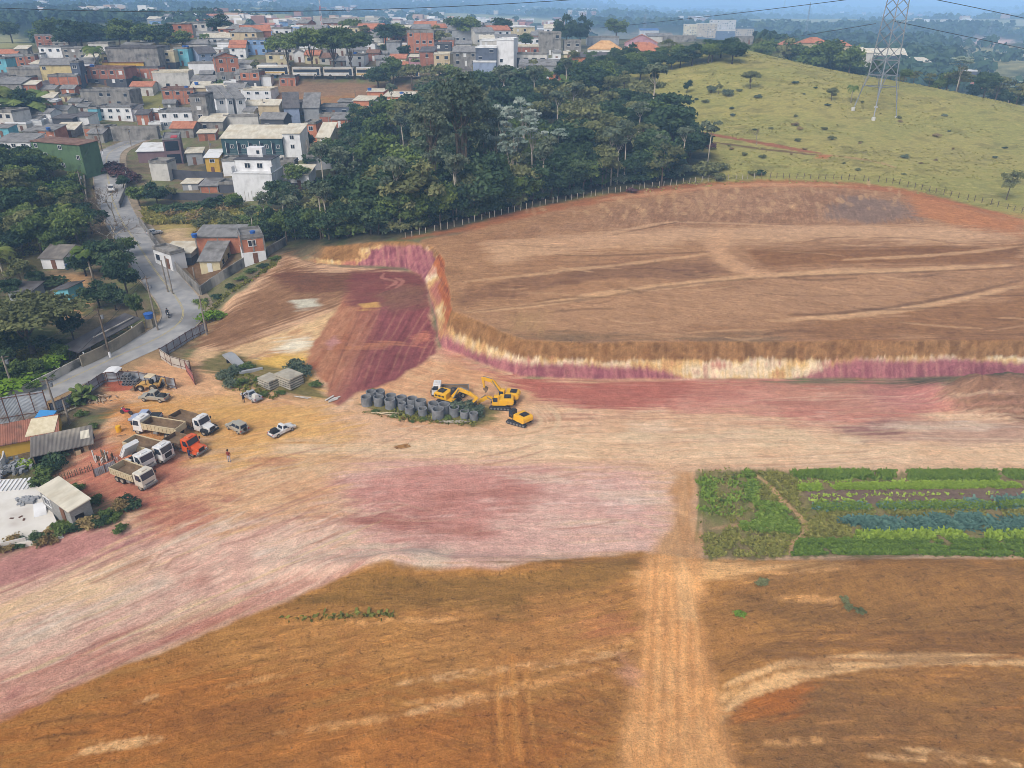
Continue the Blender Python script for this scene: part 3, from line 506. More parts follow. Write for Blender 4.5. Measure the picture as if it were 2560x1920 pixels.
arc = np.interp(p_, np.arange(len(TOEW)), np.r_[0, np.cumsum([math.hypot(TOEW[k + 1][0] - TOEW[k][0], TOEW[k + 1][1] - TOEW[k][1]) for k in range(len(TOEW) - 1)])]); ribf = vn(arc * 4.2, t_ * .8, 86); ribg = vn(arc * 1.9, t_ * .8, 87); lo = .34 + .28 * (loc - .5) + .1 * (ribf - .5); hi = .55 + .12 * (rib2 - .5) + .13 * (ribf - .5)
x_r = proj(tx[i], ty[i], tz[i])[0]
wht = np.exp(-((x_r - 1880) / 130) ** 2) * (ty[i] < 104); lo = lo - .5 * wht - .25 * np.exp(-((x_r - 1730) / 60) ** 2) * (ty[i] < 104)
lo = lo + .22 * np.exp(-((x_r - 1470) / 190) ** 2) + .22 * np.exp(-((x_r - 2280) / 260) ** 2)
armz = (p_ > 9.5) & (p_ < 13.6)
lo = np.where(armz, .12, lo); hi = np.where(armz, .55 + .6 * (rib - .5), hi)
top_c = np.where(armz[:, None], pal(i, [C(176,98,58), C(196,120,74), C(150,84,56)], rib), top_c)
bkz = p_ > 13.6; px_ = x_r + 60 * (rib2 - .5); fk_ = ss(860, 1060, px_); hi = np.where(bkz, .34 + .52 * fk_ + .2 * (rib - .5), hi); lo = np.where(bkz, -.3 + 1.15 * ss(850, 960, px_) + .3 * (rib2 - .5), lo); hi = np.where(bkz & (px_ > 900), np.maximum(hi, .8), hi)
base_c = np.where(bkz[:, None], pal(i, [C(138,78,88), C(168,104,108), C(186,128,118)], rib), base_c)
lo = lo + .22 * (fbm(tx[i] * .12 + 9, ty[i] * .12, 3, 82) - .5); hi = hi + .15 * (fbm(tx[i] * .3, ty[i] * .3 + 5, 3, 84) - .5); k1 = ss(-.1, .1, t_ - lo)[:, None]; k2 = ss(-.07, .07, t_ - hi)[:, None]
bc = (base_c * (1 - k1) + mid_c * k1) * (1 - k2) + top_c * k2
bc = bc * (.78 + .2 * ribf + .2 * ribg)[:, None] * (.92 + .2 * fbm(tx[i] * 4, ty[i] * 4 + t_ * 6, 2, 76))[:, None]
mixin(i, q[i], bc)
tz[i] += .12 * (ribg - .5) * q[i]
# vegetable plot, cottage yards, verges
CROP = [(1735,1178),(1790,1172),(1890,1172),(2000,1182),(2200,1185),(2560,1178),(3000,1178),(3000,1392),(2560,1392),(2000,1394),(1780,1396),(1755,1350),(1745,1250)]
zone(CROP, [C(128,110,72), C(150,132,88), C(120,124,62), C(142,120,86)], hw+1.3, 3, .8, soft=.6, rag=1, seed=181)
zone([(2010,1226),(2560,1220),(2800,1220),(2800,1252),(2560,1252),(2030,1262)], [C(126,102,86), C(140,116,98)], hw, 20, .3, soft=.5, rag=.4, seed=182)
stroke([(1872,1175),(1925,1215),(1960,1255),(2000,1290),(2016,1325),(1985,1355),(1972,1392)], .35, C(206,166,118), .95, .15, seed=47); stroke([(1770,1322),(1830,1315),(1890,1308),(1930,1306)], .3, C(190,150,110), .8, .15, seed=48)
zone([(2010,1280),(2130,1310),(2130,1345),(2010,1340)], [C(160,150,78), C(172,160,90)], hw, 3, .5, soft=1, rag=1, seed=183)
zone([(340,520),(600,515),(690,540),(640,590),(560,600),(400,590),(350,560)], [C(150,140,78), C(172,152,92), C(140,124,70)], hw, 5, 1, soft=3, rag=3, seed=184)
zone([(395,580),(470,570),(480,600),(430,625),(390,610)], [C(196,164,124), C(206,178,140)], hw, 3, .6, soft=1.5, rag=2, seed=185)
zone([(430,660),(580,640),(600,680),(505,725),(450,700)], [C(110,86,62), C(140,110,80)], hw, 3, .6, soft=1, rag=1, seed=186)
zone([(130,680),(215,690),(225,760),(200,810),(150,830),(170,760)], [C(186,144,100), C(204,164,118)], hw, 3, .6, soft=1.5, rag=2, seed=187)
zone([(0,400),(230,440),(240,560),(180,640),(0,700),(-200,650),(-200,420)], [C(70,72,44), C(96,88,58), C(84,92,48)], hw, 4, 1, soft=3, rag=3, seed=188)
zone([(0,740),(190,860),(180,930),(0,1000),(-200,1040),(-200,740)], [C(56,62,34), C(78,88,44)], hw, 4, 1, soft=2, rag=2, seed=189)
zone([(690,205),(940,205),(1200,212),(1200,255),(930,262),(690,262)], [C(128,104,84), C(150,120,92), C(150,106,80)], hw, 5, 1, soft=2, rag=3, seed=190)
zone([(690,240),(890,236),(890,262),(690,266)], [C(176,108,74), C(150,128,80)], hw, 6, 1, soft=1.5, rag=2, seed=191)
zone([(330,215),(420,215),(440,270),(390,300),(330,285)], [C(120,122,64), C(140,134,76)], hw, 4, 1, soft=2, rag=2, seed=192)
zone([(330,265),(370,285),(380,310),(335,300)], [C(140,66,48)], hw, 4, 1, soft=1.5, rag=1.5, seed=193)
zone([(500,915),(560,880),(640,900),(800,970),(820,1000),(700,985),(580,960)], [C(124,112,68), C(104,104,56), C(150,128,92)], hw-.3, 3, .8, soft=1, rag=1.5, amt=.9, seed=194)
zone([(905,1010),(960,1000),(1100,1010),(1230,1020),(1240,1050),(1180,1065),(1030,1050),(930,1035)], [C(132,124,72), C(112,112,56), C(160,136,100)], hw-.2, 3, .7, soft=.8, rag=1, amt=.9, seed=195)
stroke([(-60,1100)] + [(u, v) for u, v, z in ROADPX[1:8]], 6.6, C(176,144,104), .9, 1.5, seed=49); stroke([(418,715),(385,672),(345,612),(305,553),(282,500),(272,455)], 6.0, C(140,118,90), .85, 1.5, seed=50)
# far: settlement ground, open fields on the near ridge
zone([(560,60),(900,55),(1400,70),(1700,85),(1650,110),(1200,110),(600,110)], [C(150,132,114), C(120,118,88), C(170,150,132)], hw, 14, 8, soft=30, rag=40, rs=.02, amt=.8, seed=196)
zone([(222,75),(300,62),(390,56),(380,85),(300,95),(240,92)], [C(166,164,100), C(178,172,112)], hw, 20, 8, soft=14, rag=16, rs=.03, seed=197)
zone([(0,80),(60,95),(90,110),(0,125),(-200,125),(-200,80)], [C(160,156,104)], hw, 20, 8, soft=10, rag=10, rs=.03, seed=198)
zone([(2250,170),(2330,178),(2420,190),(2560,222),(2560,240),(2400,212),(2260,200)], [C(172,104,74), C(182,124,98)], hw, 6, 2, soft=6, rag=8, rs=.06, seed=199)
zone([(2440,100),(2480,96),(2520,104),(2480,114)], [C(196,140,124), C(226,196,176)], hw, 30, 20, soft=25, rag=20, rs=.02, seed=210)
zone([(2400,118),(2560,124),(2560,200),(2460,186)], [C(158,156,100), C(170,160,112), C(130,136,84)], hw, 30, 12, soft=30, rag=30, rs=.02, amt=.9, seed=211)
# fine grain of the soil, small clods
soilm = ss(60, 25, ty) * 0 + (ty < 200)
col *= (1 + .16 * (f3 - .5) * soilm)[:, None]
clod = (ss(.62, .74, fbm(tx * 1.3, ty * 1.3, 3, 83)) * (ty < 75) * (tz > -.5))
i, a = poly(FG, 1, .5, .5, 33); cl = np.zeros(N); cl[i] = a * clod[i]; tz += .10 * cl * (vn(tx * 3, ty * 3, 85))
i, a = poly(FG, 1, .5, .5, 33)
rid_ = np.zeros(N); rid_[i] = a * (.5 + .5 * np.sin(tx[i] * 2.0 + 9 * fbm(tx[i] * .1, ty[i] * .1, 2, 87) + ty[i] * 8.5)) * ss(.5, .6, fbm(tx[i] * .12, ty[i] * .12, 2, 88)); tz += .022 * rid_ * rid_keep
i, a = poly([(2340,960),(2420,935),(2560,930),(2760,940),(2760,1070),(2560,1060),(2400,1030)], 1, 1.5, .4, 99); tz[i] += a * (1.1 * (fbm(tx[i] * .6, ty[i] * .6, 4, 98) - .5)); CLOD[i] = np.maximum(CLOD[i], a)
tz += .10 * (fbm(tx * .9, ty * .9, 4, 89) - .5) * (ty < 180) * (1 - q_flat(tx, ty))
ncol = len(cs); nr = len(RY); idx = np.arange(nr * ncol).reshape(nr, ncol)
F = np.stack([idx[:-1, :-1].ravel(), idx[:-1, 1:].ravel(), idx[1:, 1:].ravel(), idx[1:, :-1].ravel()], 1)
gm, t, b = prin('soil', rough=.95, spec=.15); NN, LL = t.nodes.new, t.links.new
at = NN('ShaderNodeAttribute'); at.attribute_name = 'soil'; tc = NN('ShaderNodeTexCoord')
n1 = NN('ShaderNodeTexNoise'); n1.inputs['Scale'].default_value = .8; n1.inputs['Detail'].default_value = 10; n1.inputs['Roughness'].default_value = .74; LL(tc.outputs['Object'], n1.inputs['Vector'])
mr = NN('ShaderNodeMapRange'); mr.inputs[1].default_value = .25; mr.inputs[2].default_value = .75; mr.inputs[3].default_value = .74; mr.inputs[4].default_value = 1.24; LL(n1.outputs['Fac'], mr.inputs[0])
mm = NN('ShaderNodeVectorMath'); mm.operation = 'SCALE'; LL(at.outputs['Color'], mm.inputs[0]); 
fa = NN('ShaderNodeAttribute'); fa.attribute_name = 'flow'
mp2 = NN('ShaderNodeMapping'); mp2.inputs['Scale'].default_value = (.45, 2.0, 1); LL(fa.outputs['Vector'], mp2.inputs[0])
n2 = NN('ShaderNodeTexNoise'); n2.inputs['Scale'].default_value = 1; n2.inputs['Detail'].default_value = 7; n2.inputs['Roughness'].default_value = .62; LL(mp2.outputs[0], n2.inputs['Vector'])
m2 = NN('ShaderNodeMapRange'); m2.inputs[1].default_value = .28; m2.inputs[2].default_value = .72; m2.inputs[3].default_value = .82; m2.inputs[4].default_value = 1.16; n2.inputs['Distortion'].default_value = .7; LL(n2.outputs['Fac'], m2.inputs[0])
n3 = NN('ShaderNodeTexNoise'); n3.inputs['Scale'].default_value = 5; n3.inputs['Detail'].default_value = 5; n3.inputs['Roughness'].default_value = .8; LL(tc.outputs['Object'], n3.inputs['Vector'])
m3 = NN('ShaderNodeMapRange'); m3.inputs[1].default_value = .34; m3.inputs[2].default_value = .66; m3.inputs[3].default_value = .72; m3.inputs[4].default_value = 1.2; LL(n3.outputs['Fac'], m3.inputs[0])
# tread marks: short bars across the direction of travel, in broken lanes
wv = NN('ShaderNodeTexWave'); wv.inputs['Scale'].default_value = 1.0; wv.inputs['Distortion'].default_value = 1.5; LL(fa.outputs['Vector'], wv.inputs['Vector'])
mp4 = NN('ShaderNodeMapping'); mp4.inputs['Scale'].default_value = (.05, .9, 1); LL(fa.outputs['Vector'], mp4.inputs[0]); n4 = NN('ShaderNodeTexNoise'); n4.inputs['Scale'].default_value = 1; n4.inputs['Detail'].default_value = 3; LL(mp4.outputs[0], n4.inputs['Vector'])
m4 = NN('ShaderNodeMapRange'); m4.inputs[1].default_value = .56; m4.inputs[2].default_value = .62; m4.inputs[3].default_value = 0; m4.inputs[4].default_value = .12; LL(n4.outputs['Fac'], m4.inputs[0])
tm = NN('ShaderNodeMath'); tm.operation = 'MULTIPLY'; LL(wv.outputs['Fac'], tm.inputs[0]); LL(m4.outputs[0], tm.inputs[1]); ti = NN('ShaderNodeMath'); ti.operation = 'SUBTRACT'; ti.inputs[0].default_value = 1.05; LL(tm.outputs[0], ti.inputs[1])
x1 = NN('ShaderNodeMath'); x1.operation = 'MULTIPLY'; LL(mr.outputs[0], x1.inputs[0]); LL(m2.outputs[0], x1.inputs[1]); x2 = NN('ShaderNodeMath'); x2.operation = 'MULTIPLY'; LL(x1.outputs[0], x2.inputs[0]); LL(m3.outputs[0], x2.inputs[1]); ca = NN('ShaderNodeAttribute'); ca.attribute_name = 'clod'
tq = NN('ShaderNodeMath'); tq.operation = 'MULTIPLY'; LL(m4.outputs[0], tq.inputs[0]); LL(ca.outputs['Fac'], tq.inputs[1]); LL(tq.outputs[0], tm.inputs[1])
mp5 = NN('ShaderNodeMapping'); mp5.inputs['Scale'].default_value = (.16, .9, 1); LL(fa.outputs['Vector'], mp5.inputs[0]); n5 = NN('ShaderNodeTexNoise'); n5.inputs['Scale'].default_value = 1; n5.inputs['Detail'].default_value = 9; n5.inputs['Roughness'].default_value = .68; n5.inputs['Distortion'].default_value = .5; LL(mp5.outputs[0], n5.inputs['Vector'])
m5 = NN('ShaderNodeMapRange'); m5.inputs[1].default_value = .58; m5.inputs[2].default_value = .66; m5.inputs[3].default_value = 0; m5.inputs[4].default_value = .42; LL(n5.outputs['Fac'], m5.inputs[0])
n6 = NN('ShaderNodeTexNoise'); n6.inputs['Scale'].default_value = 1.9; n6.inputs['Detail'].default_value = 6; n6.inputs['Roughness'].default_value = .7; LL(tc.outputs['Object'], n6.inputs['Vector'])
m6 = NN('ShaderNodeMapRange'); m6.inputs[1].default_value = .57; m6.inputs[2].default_value = .66; m6.inputs[3].default_value = 0; m6.inputs[4].default_value = .4; LL(n6.outputs['Fac'], m6.inputs[0])
df = NN('ShaderNodeMath'); df.operation = 'SUBTRACT'; LL(m5.outputs[0], df.inputs[0]); LL(m6.outputs[0], df.inputs[1]); dq = NN('ShaderNodeMath'); dq.operation = 'MULTIPLY_ADD'; dq.inputs[2].default_value = 1.0; LL(df.outputs[0], dq.inputs[0]); LL(ca.outputs['Fac'], dq.inputs[1])
x4 = NN('ShaderNodeMath'); x4.operation = 'MULTIPLY'; LL(x2.outputs[0], x4.inputs[0]); LL(dq.outputs[0], x4.inputs[1])
x3 = NN('ShaderNodeMath'); x3.operation = 'MULTIPLY'; LL(x4.outputs[0], x3.inputs[0]); LL(ti.outputs[0], x3.inputs[1])
LL(x3.outputs[0], mm.inputs['Scale']); LL(mm.outputs[0], b.inputs['Base Color'])
bp = NN('ShaderNodeBump'); bp.inputs['Strength'].default_value = .8; bp.inputs['Distance'].default_value = .14; LL(x3.outputs[0], bp.inputs['Height']); LL(bp.outputs[0], b.inputs['Normal'])
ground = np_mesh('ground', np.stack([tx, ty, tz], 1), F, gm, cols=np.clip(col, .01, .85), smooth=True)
fl_ = np.stack([tx * np.cos(ANG) + ty * np.sin(ANG), -tx * np.sin(ANG) + ty * np.cos(ANG), np.zeros(N)], 1).astype(np.float32); fa_ = ground.data.attributes.new('flow', 'FLOAT_VECTOR', 'POINT'); fa_.data.foreach_set('vector', fl_.ravel()); ca_ = ground.data.attributes.new('clod', 'FLOAT', 'POINT'); ca_.data.foreach_set('value', CLOD.astype(np.float32))
tag(ground, 'bare earthworks, pasture and hills', None, None, 'structure')
# ------------------------------------------------------------------ mesh builder for parts
class MB:
    def __init__(s): s.v, s.f, s.m = [], [], []
    def add(s, vs, fs, m=0):
        b = len(s.v); s.v += [tuple(p) for p in vs]; s.f += [tuple(b + i for i in f) for f in fs]; s.m += [m] * len(fs); return s
    def box(s, x, y, z, sx, sy, sz, m=0, rz=0, tx=1, ty=1, rx=0):
        """centre of the base, size; tx, ty shrink the top"""
        vs = []
        for k, (ax, ay) in ((0, (1, 1)), (1, (tx, ty))):
            for px, py in ((-1, -1), (1, -1), (1, 1), (-1, 1)): vs.append(Vector((px * sx / 2 * ax, py * sy / 2 * ay, k * sz)))
        R = Matrix.Rotation(rz, 3, 'Z') @ Matrix.Rotation(rx, 3, 'X')
        vs = [R @ q + Vector((x, y, z)) for q in vs]
        return s.add(vs, [(0,3,2,1), (4,5,6,7), (0,1,5,4), (1,2,6,5), (2,3,7,6), (3,0,4,7)], m)
    def prism(s, prof, y0, y1, m=0, in0=0, axis='y'):
        """profile of (x, z) points extruded along y"""
        n = len(prof); mk = (lambda a, b, y: (a, y, b)) if axis == 'y' else ((lambda a, b, y: (y, a, b)) if axis == 'x' else (lambda a, b, y: (a, b, y)))
        vs = [mk(a, b, y0) for a, b in prof] + [mk(a, b, y1) for a, b in prof]
        return s.add(vs, [tuple(range(n)), tuple(range(2 * n - 1, n - 1, -1))] + [(i, i + n, (i + 1) % n + n, (i + 1) % n) for i in range(n)], m)
    def tube(s, pts, rad, n=6, m=0, cap=True):
        pts = [Vector(p) for p in pts]; k = len(pts)
        if not hasattr(rad, '__len__'): rad = [rad] * k
        b = len(s.v); up = Vector((0, 0, 1))
        for i, p in enumerate(pts):
            d = (pts[min(i + 1, k - 1)] - pts[max(i - 1, 0)]).normalized()
            a = d.cross(up if abs(d.z) < .95 else Vector((1, 0, 0))).normalized(); c = d.cross(a)
            for j in range(n):
                t = 2 * math.pi * j / n; s.v.append(tuple(p + (a * math.cos(t) + c * math.sin(t)) * rad[i]))
        for i in range(k - 1):
            for j in range(n): s.f.append((b + i * n + j, b + i * n + (j + 1) % n, b + (i + 1) * n + (j + 1) % n, b + (i + 1) * n + j)); s.m.append(m)
        if cap:
            s.f.append(tuple(b + j for j in range(n - 1, -1, -1))); s.f.append(tuple(b + (k - 1) * n + j for j in range(n))); s.m += [m, m]
        return s
    def cyl(s, x, y, z, r, h, n=12, m=0, r2=None): return s.tube([(x, y, z), (x, y, z + h)], [r, r if r2 is None else r2], n, m)
    def wheel(s, x, y, z, r, w, n=14, m=0): return s.tube([(x, y - w / 2, z), (x, y + w / 2, z)], r, n, m)
    def ring(s, x, y, z, r, ri, h, n=20, m=0):
        vs = []
        for (rr, zz) in ((r, 0), (r, h), (ri, h), (ri, .05)):
            vs += [(x + rr * math.cos(2 * math.pi * j / n), y + rr * math.sin(2 * math.pi * j / n), z + zz) for j in range(n)]
        fs = [(k * n + j, k * n + (j + 1) % n, (k + 1) * n + (j + 1) % n, (k + 1) * n + j) for k in range(3) for j in range(n)]
        return s.add(vs, fs, m)
    def build(s, name, mats, parent=None, loc=None, rz=0, smooth=False, bevel=0, label=None):
        me = bpy.data.meshes.new(name); me.from_pydata(s.v, [], s.f)
        for mt in (mats if isinstance(mats, (list, tuple)) else [mats]): me.materials.append(mt)
        me.polygons.foreach_set('material_index', s.m)
        if smooth: me.polygons.foreach_set('use_smooth', [True] * len(s.f))
        me.update(); o = link(bpy.data.objects.new(name, me), parent)
        if loc is not None: o.location = loc
        o.rotation_euler.z = rz
        if bevel:
            b = o.modifiers.new('bevel', 'BEVEL'); b.width = bevel; b.segments = 2; b.limit_method = 'ANGLE'; b.angle_limit = math.radians(40)
        if label: o['label'] = label
        return o
def thing(name, label, cat, loc, rz=0, group=None):
    o = link(bpy.data.objects.new(name, None)); o.empty_display_size = .5; o.location = loc; o.rotation_euler.z = rz
    return tag(o, label, cat, group)
def copy_tree(o, parent=None):
    c = o.copy(); sc.collection.objects.link(c)
    if parent is not None: c.parent = parent
    for ch in list(o.children): copy_tree(ch, c)
    return c
ORD = ['first','second','third','fourth','fifth','sixth','seventh','eighth','ninth','tenth','eleventh','twelfth','thirteenth','fourteenth','fifteenth','sixteenth','seventeenth','eighteenth','nineteenth']
TENS = {2: 'twent', 3: 'thirt', 4: 'fort', 5: 'fift', 6: 'sixt', 7: 'sevent', 8: 'eight', 9: 'ninet'}
def ordinal(i):
    if i <= 19: return ORD[i - 1]
    t, r = divmod(i, 10); return TENS[t] + 'ieth' if r == 0 else TENS[t] + 'y-' + ORD[r - 1]
PENDING = []        # (object, label stem, photo column): things of one look, told apart by their order from the left
def rank_labels():
    d = {}
    for o, stem, u in PENDING: d.setdefault(stem, []).append((u, o))
    for stem, L in d.items():
        L.sort(key=lambda q: q[0])
        for k, (u, o) in enumerate(L): o['label'] = stem if len(L) == 1 else stem.replace('#', '') + ', ' + ordinal(k + 1) + ' from the left'

# ------------------------------------------------------------------ vegetation
def leaf_mat(name, c1, c2, c3, trans=.25):
    m = bpy.data.materials.new(name); m.use_nodes = True; t = m.node_tree; t.nodes.clear(); N, L = t.nodes.new, t.links.new
    out = N('ShaderNodeOutputMaterial'); d = N('ShaderNodeBsdfDiffuse'); tr = N('ShaderNodeBsdfTranslucent'); mx = N('ShaderNodeMixShader'); mx.inputs[0].default_value = trans
    at = N('ShaderNodeAttribute'); at.attribute_name = 'soil'; oi = N('ShaderNodeObjectInfo')
    ad = N('ShaderNodeMath'); ad.operation = 'MULTIPLY_ADD'; ad.inputs[1].default_value = .45; L(oi.outputs['Random'], ad.inputs[0])
    sp = N('ShaderNodeSeparateColor'); L(at.outputs['Color'], sp.inputs[0])
    ml = N('ShaderNodeMath'); ml.operation = 'MULTIPLY'; ml.inputs[1].default_value = .6; L(sp.outputs[0], ml.inputs[0]); L(ml.outputs[0], ad.inputs[2])
    r = N('ShaderNodeValToRGB'); e = r.color_ramp.elements; e[0].color = (*c1, 1); e[1].color = (*c3, 1); k = e.new(.5); k.color = (*c2, 1); L(ad.outputs[0], r.inputs[0])
    L(r.outputs[0], d.inputs[0]); L(r.outputs[0], tr.inputs[0]); L(d.outputs[0], mx.inputs[1]); L(tr.outputs[0], mx.inputs[2]); L(mx.outputs[0], out.inputs[0])
    return m
def G3(r, g, b): return tuple(float(q) for q in C(r, g, b, 1.0))
LM = dict(
    dark=leaf_mat('dark leaves', G3(46,62,50), G3(66,86,62), G3(94,110,76)), mid=leaf_mat('green leaves', G3(70,86,54), G3(96,114,64), G3(126,140,78)),
    olive=leaf_mat('olive leaves', G3(84,90,62), G3(112,116,78), G3(142,142,98)), bright=leaf_mat('bright leaves', G3(88,116,40), G3(118,148,52), G3(156,176,72)),
    grey=leaf_mat('grey green leaves', G3(70,84,70), G3(96,108,88), G3(124,132,108)), silver=leaf_mat('silvery leaves', G3(104,122,108), G3(140,154,142), G3(184,190,180)),
    palm=leaf_mat('palm fronds', G3(66,86,44), G3(96,114,58), G3(136,140,78)), dry=leaf_mat('dry brush', G3(122,104,72), G3(150,130,90), G3(170,152,108)),
    pink=leaf_mat('purple leaves', G3(76,62,62), G3(104,74,76), G3(128,96,90)), pasture=leaf_mat('pasture grass', G3(134,130,76), G3(158,152,88), G3(176,168,104)), grass=leaf_mat('grass blades', G3(96,100,50), G3(136,134,68), G3(172,160,92)),
    crop=leaf_mat('crop leaves', G3(84,106,42), G3(114,138,54), G3(148,164,76)), lime=leaf_mat('lettuce leaves', G3(116,142,48), G3(146,168,62), G3(172,188,92)), cabbage=leaf_mat('cabbage leaves', G3(76,106,98), G3(100,130,116), G3(136,158,144)))
BARK = noisy('bark', C(92,78,64), C(132,116,98), 3, stretch=(1, 1, .3)); PALEBARK = noisy('pale bark', C(150,138,120), C(190,180,164), 3, stretch=(1, 1, .3)); DARKBARK = noisy('dark bark', C(66,56,48), C(96,84,70), 3)
def leaves(blobs, n, size, rg, flat=0.0, spread=.28, droop=0):
    """leaf faces spread through clump ellipsoids: blobs = (x, y, z, rx, ry, rz, tone)"""
    wts = np.array([b[3] * b[4] + b[5] * b[4] for b in blobs]); wts = wts / wts.sum(); V, Cc = [], []
    for b, wgt in zip(blobs, wts):
        k = max(12, int(n * wgt)); d = rg.normal(size=(k, 3)); d /= np.linalg.norm(d, axis=1)[:, None]; d[:, 2] = np.where(d[:, 2] < -.35, -d[:, 2] * .5, d[:, 2])
        rr = 1 - np.abs(rg.normal(0, spread, k)); rr = np.clip(rr, .15, 1.0) * (1 + .22 * np.sin(d[:, 0] * 5 + b[6] * 9) * np.sin(d[:, 1] * 6 + b[6] * 7) + .12 * rg.normal(size=k))
        p = np.array(b[:3]) + d * np.array(b[3:6]) * rr[:, None]
        nrm = d * .6 + rg.normal(size=(k, 3)) * .75; nrm[:, 2] += .3 + flat; nrm /= np.linalg.norm(nrm, axis=1)[:, None]
        a = np.cross(nrm, rg.normal(size=(k, 3))); a /= np.linalg.norm(a, axis=1)[:, None]; c = np.cross(nrm, a)
        s = size * rg.uniform(.55, 1.35, k)[:, None]; a = a * s; c = c * s * .62
        V.append(np.stack([p - a, p - c, p + a, p + c], 1).reshape(-1, 3)); Cc.append(np.repeat(np.clip(b[6] + rg.normal(0, .16, k), 0, 1), 4))
    V = np.concatenate(V); Cc = np.concatenate(Cc); return V, np.arange(len(V)).reshape(-1, 4), np.stack([Cc] * 3, 1)
def crown_blobs(rg, R, zc, rz, n, br=.45, flat=1.0):
    out = []
    for k in range(n):
        a = 2.4 * k + rg.uniform(-.4, .4); q = math.sqrt((k + .5) / n) * .78; zz = rg.uniform(-.75, .85) * (1 - q * .55)
        r = R * br * rg.uniform(.7, 1.25); out.append((R * q * math.cos(a), R * q * math.sin(a), zc + rz * zz, r, r * rg.uniform(.8, 1.1), r * rg.uniform(.6, .85) * flat, rg.uniform(.12, .88)))
    return out
VAR = {}
def variant(key, crown, trunk, lm, bark, h):
    me = np_mesh('crown', *crown[:2], LM[lm], cols=crown[2]); mesh = me.data; bpy.data.objects.remove(me)
    t = trunk.build('trunk', bark, smooth=True); tm = t.data; bpy.data.objects.remove(t)
    VAR.setdefault(key, []).append((mesh, tm, h))
def limbs(rg, h, r, blobs, fork=.45, lean=.3, mb=None, x0=0, y0=0):
    mb = mb or MB(); top = Vector((x0 + rg.uniform(-lean, lean), y0 + rg.uniform(-lean, lean), h * fork))
    mb.tube([(x0, y0, -.6), (x0 + top.x * .1, y0 + top.y * .1, h * fork * .5), top], [r * 1.25, r, r * .8], 7)
    for b in blobs[:7]:
        c = Vector(b[:3]); m = top.lerp(c, .5) + Vector((0, 0, -.08 * h * rg.uniform(.2, 1))); mb.tube([top, m, c + Vector((0, 0, -b[5] * .2))], [r * .55, r * .38, r * .15], 5, cap=False)
    return mb
for sd_ in range(4):
    rg = np.random.default_rng(20 + sd_)
    b = crown_blobs(rg, 3.5, 5.0, 3.4, 17); variant('round', leaves(b, 3300, .34, rg), limbs(rg, 9, .22, b), 'dark', DARKBARK, 9)
    b = crown_blobs(rg, 3.5, 5.0, 3.3, 16); variant('green', leaves(b, 3000, .34, rg), limbs(rg, 9, .22, b), 'mid', BARK, 9)
    b = crown_blobs(rg, 3.4, 5.6, 3.1, 13, .4); variant('olive', leaves(b, 2000, .32, rg, spread=.4), limbs(rg, 9, .17, b), 'olive', BARK, 9)
    b = crown_blobs(rg, 2.3, 11.6, 2.1, 8, .45); variant('slender', leaves(b, 1500, .32, rg, spread=.4), limbs(rg, 14, .15, b, .66, .5), 'grey', PALEBARK, 14)
for sd_ in range(2):
    rg = np.random.default_rng(60 + sd_)
    b = [(x, y, z, r * 1.1, r, r * .32, t) for x, y, z, r, _, _, t in crown_blobs(rg, 3.6, 9.5, 2.6, 16, .26)]; variant('silver', leaves(b, 1300, .3, rg, flat=.8), limbs(rg, 12, .16, b, .45, .4), 'silver', PALEBARK, 12)
    b = [(x, y, 13.2 + rg.uniform(-2.6, 1.3) - .016 * (x * x + y * y), r * 1.1, r, r * .62, t) for x, y, z, r, _, _, t in crown_blobs(rg, 8.6, 15, 1, 40, .25)]; variant('umbrella', leaves(b, 8000, .42, rg, flat=.3), limbs(rg, 16.5, .36, b, .34, 1.0), 'mid', BARK, 16.5)
    b = [(x * 1.0, y, 6.6 + rg.uniform(-1.5, .9) - .022 * (x * x + y * y), r * 1.1, r, r * .4, t) for x, y, z, r, _, _, t in crown_blobs(rg, 6.6, 7, 1, 30, .26)]; variant('spreading', leaves(b, 5200, .30, rg, flat=.4), limbs(rg, 8, .3, b, .32, .8), 'olive', BARK, 8)
    b = crown_blobs(rg, 5.6, 16.5, 9.5, 38, .34); mb_ = limbs(rg, 27, .42, b, .5, .6)
    for q in range(5): limbs(rg, 25, .26, b[7 + q * 3:11 + q * 3], .55, .4, mb_, rg.uniform(-1.8, 1.8), rg.uniform(-1.2, 1.2))
    variant('giant', leaves(b, 9000, .34, rg, spread=.5), mb_, 'grey', BARK, 27)
for sd_ in range(3):
    rg = np.random.default_rng(80 + sd_)
    b = crown_blobs(rg, 1.3, .75, .5, 7, .5); mb_ = MB(); [mb_.tube([(0, 0, -.3), (q[0] * .6, q[1] * .6, q[2])], [.05, .02], 4) for q in b[:5]]
    for lm in ('dark', 'mid', 'olive', 'bright', 'dry', 'pink', 'grey'): variant('bush_' + lm, leaves(b, 700, .17, rg), mb_, lm, BARK, 1.6)
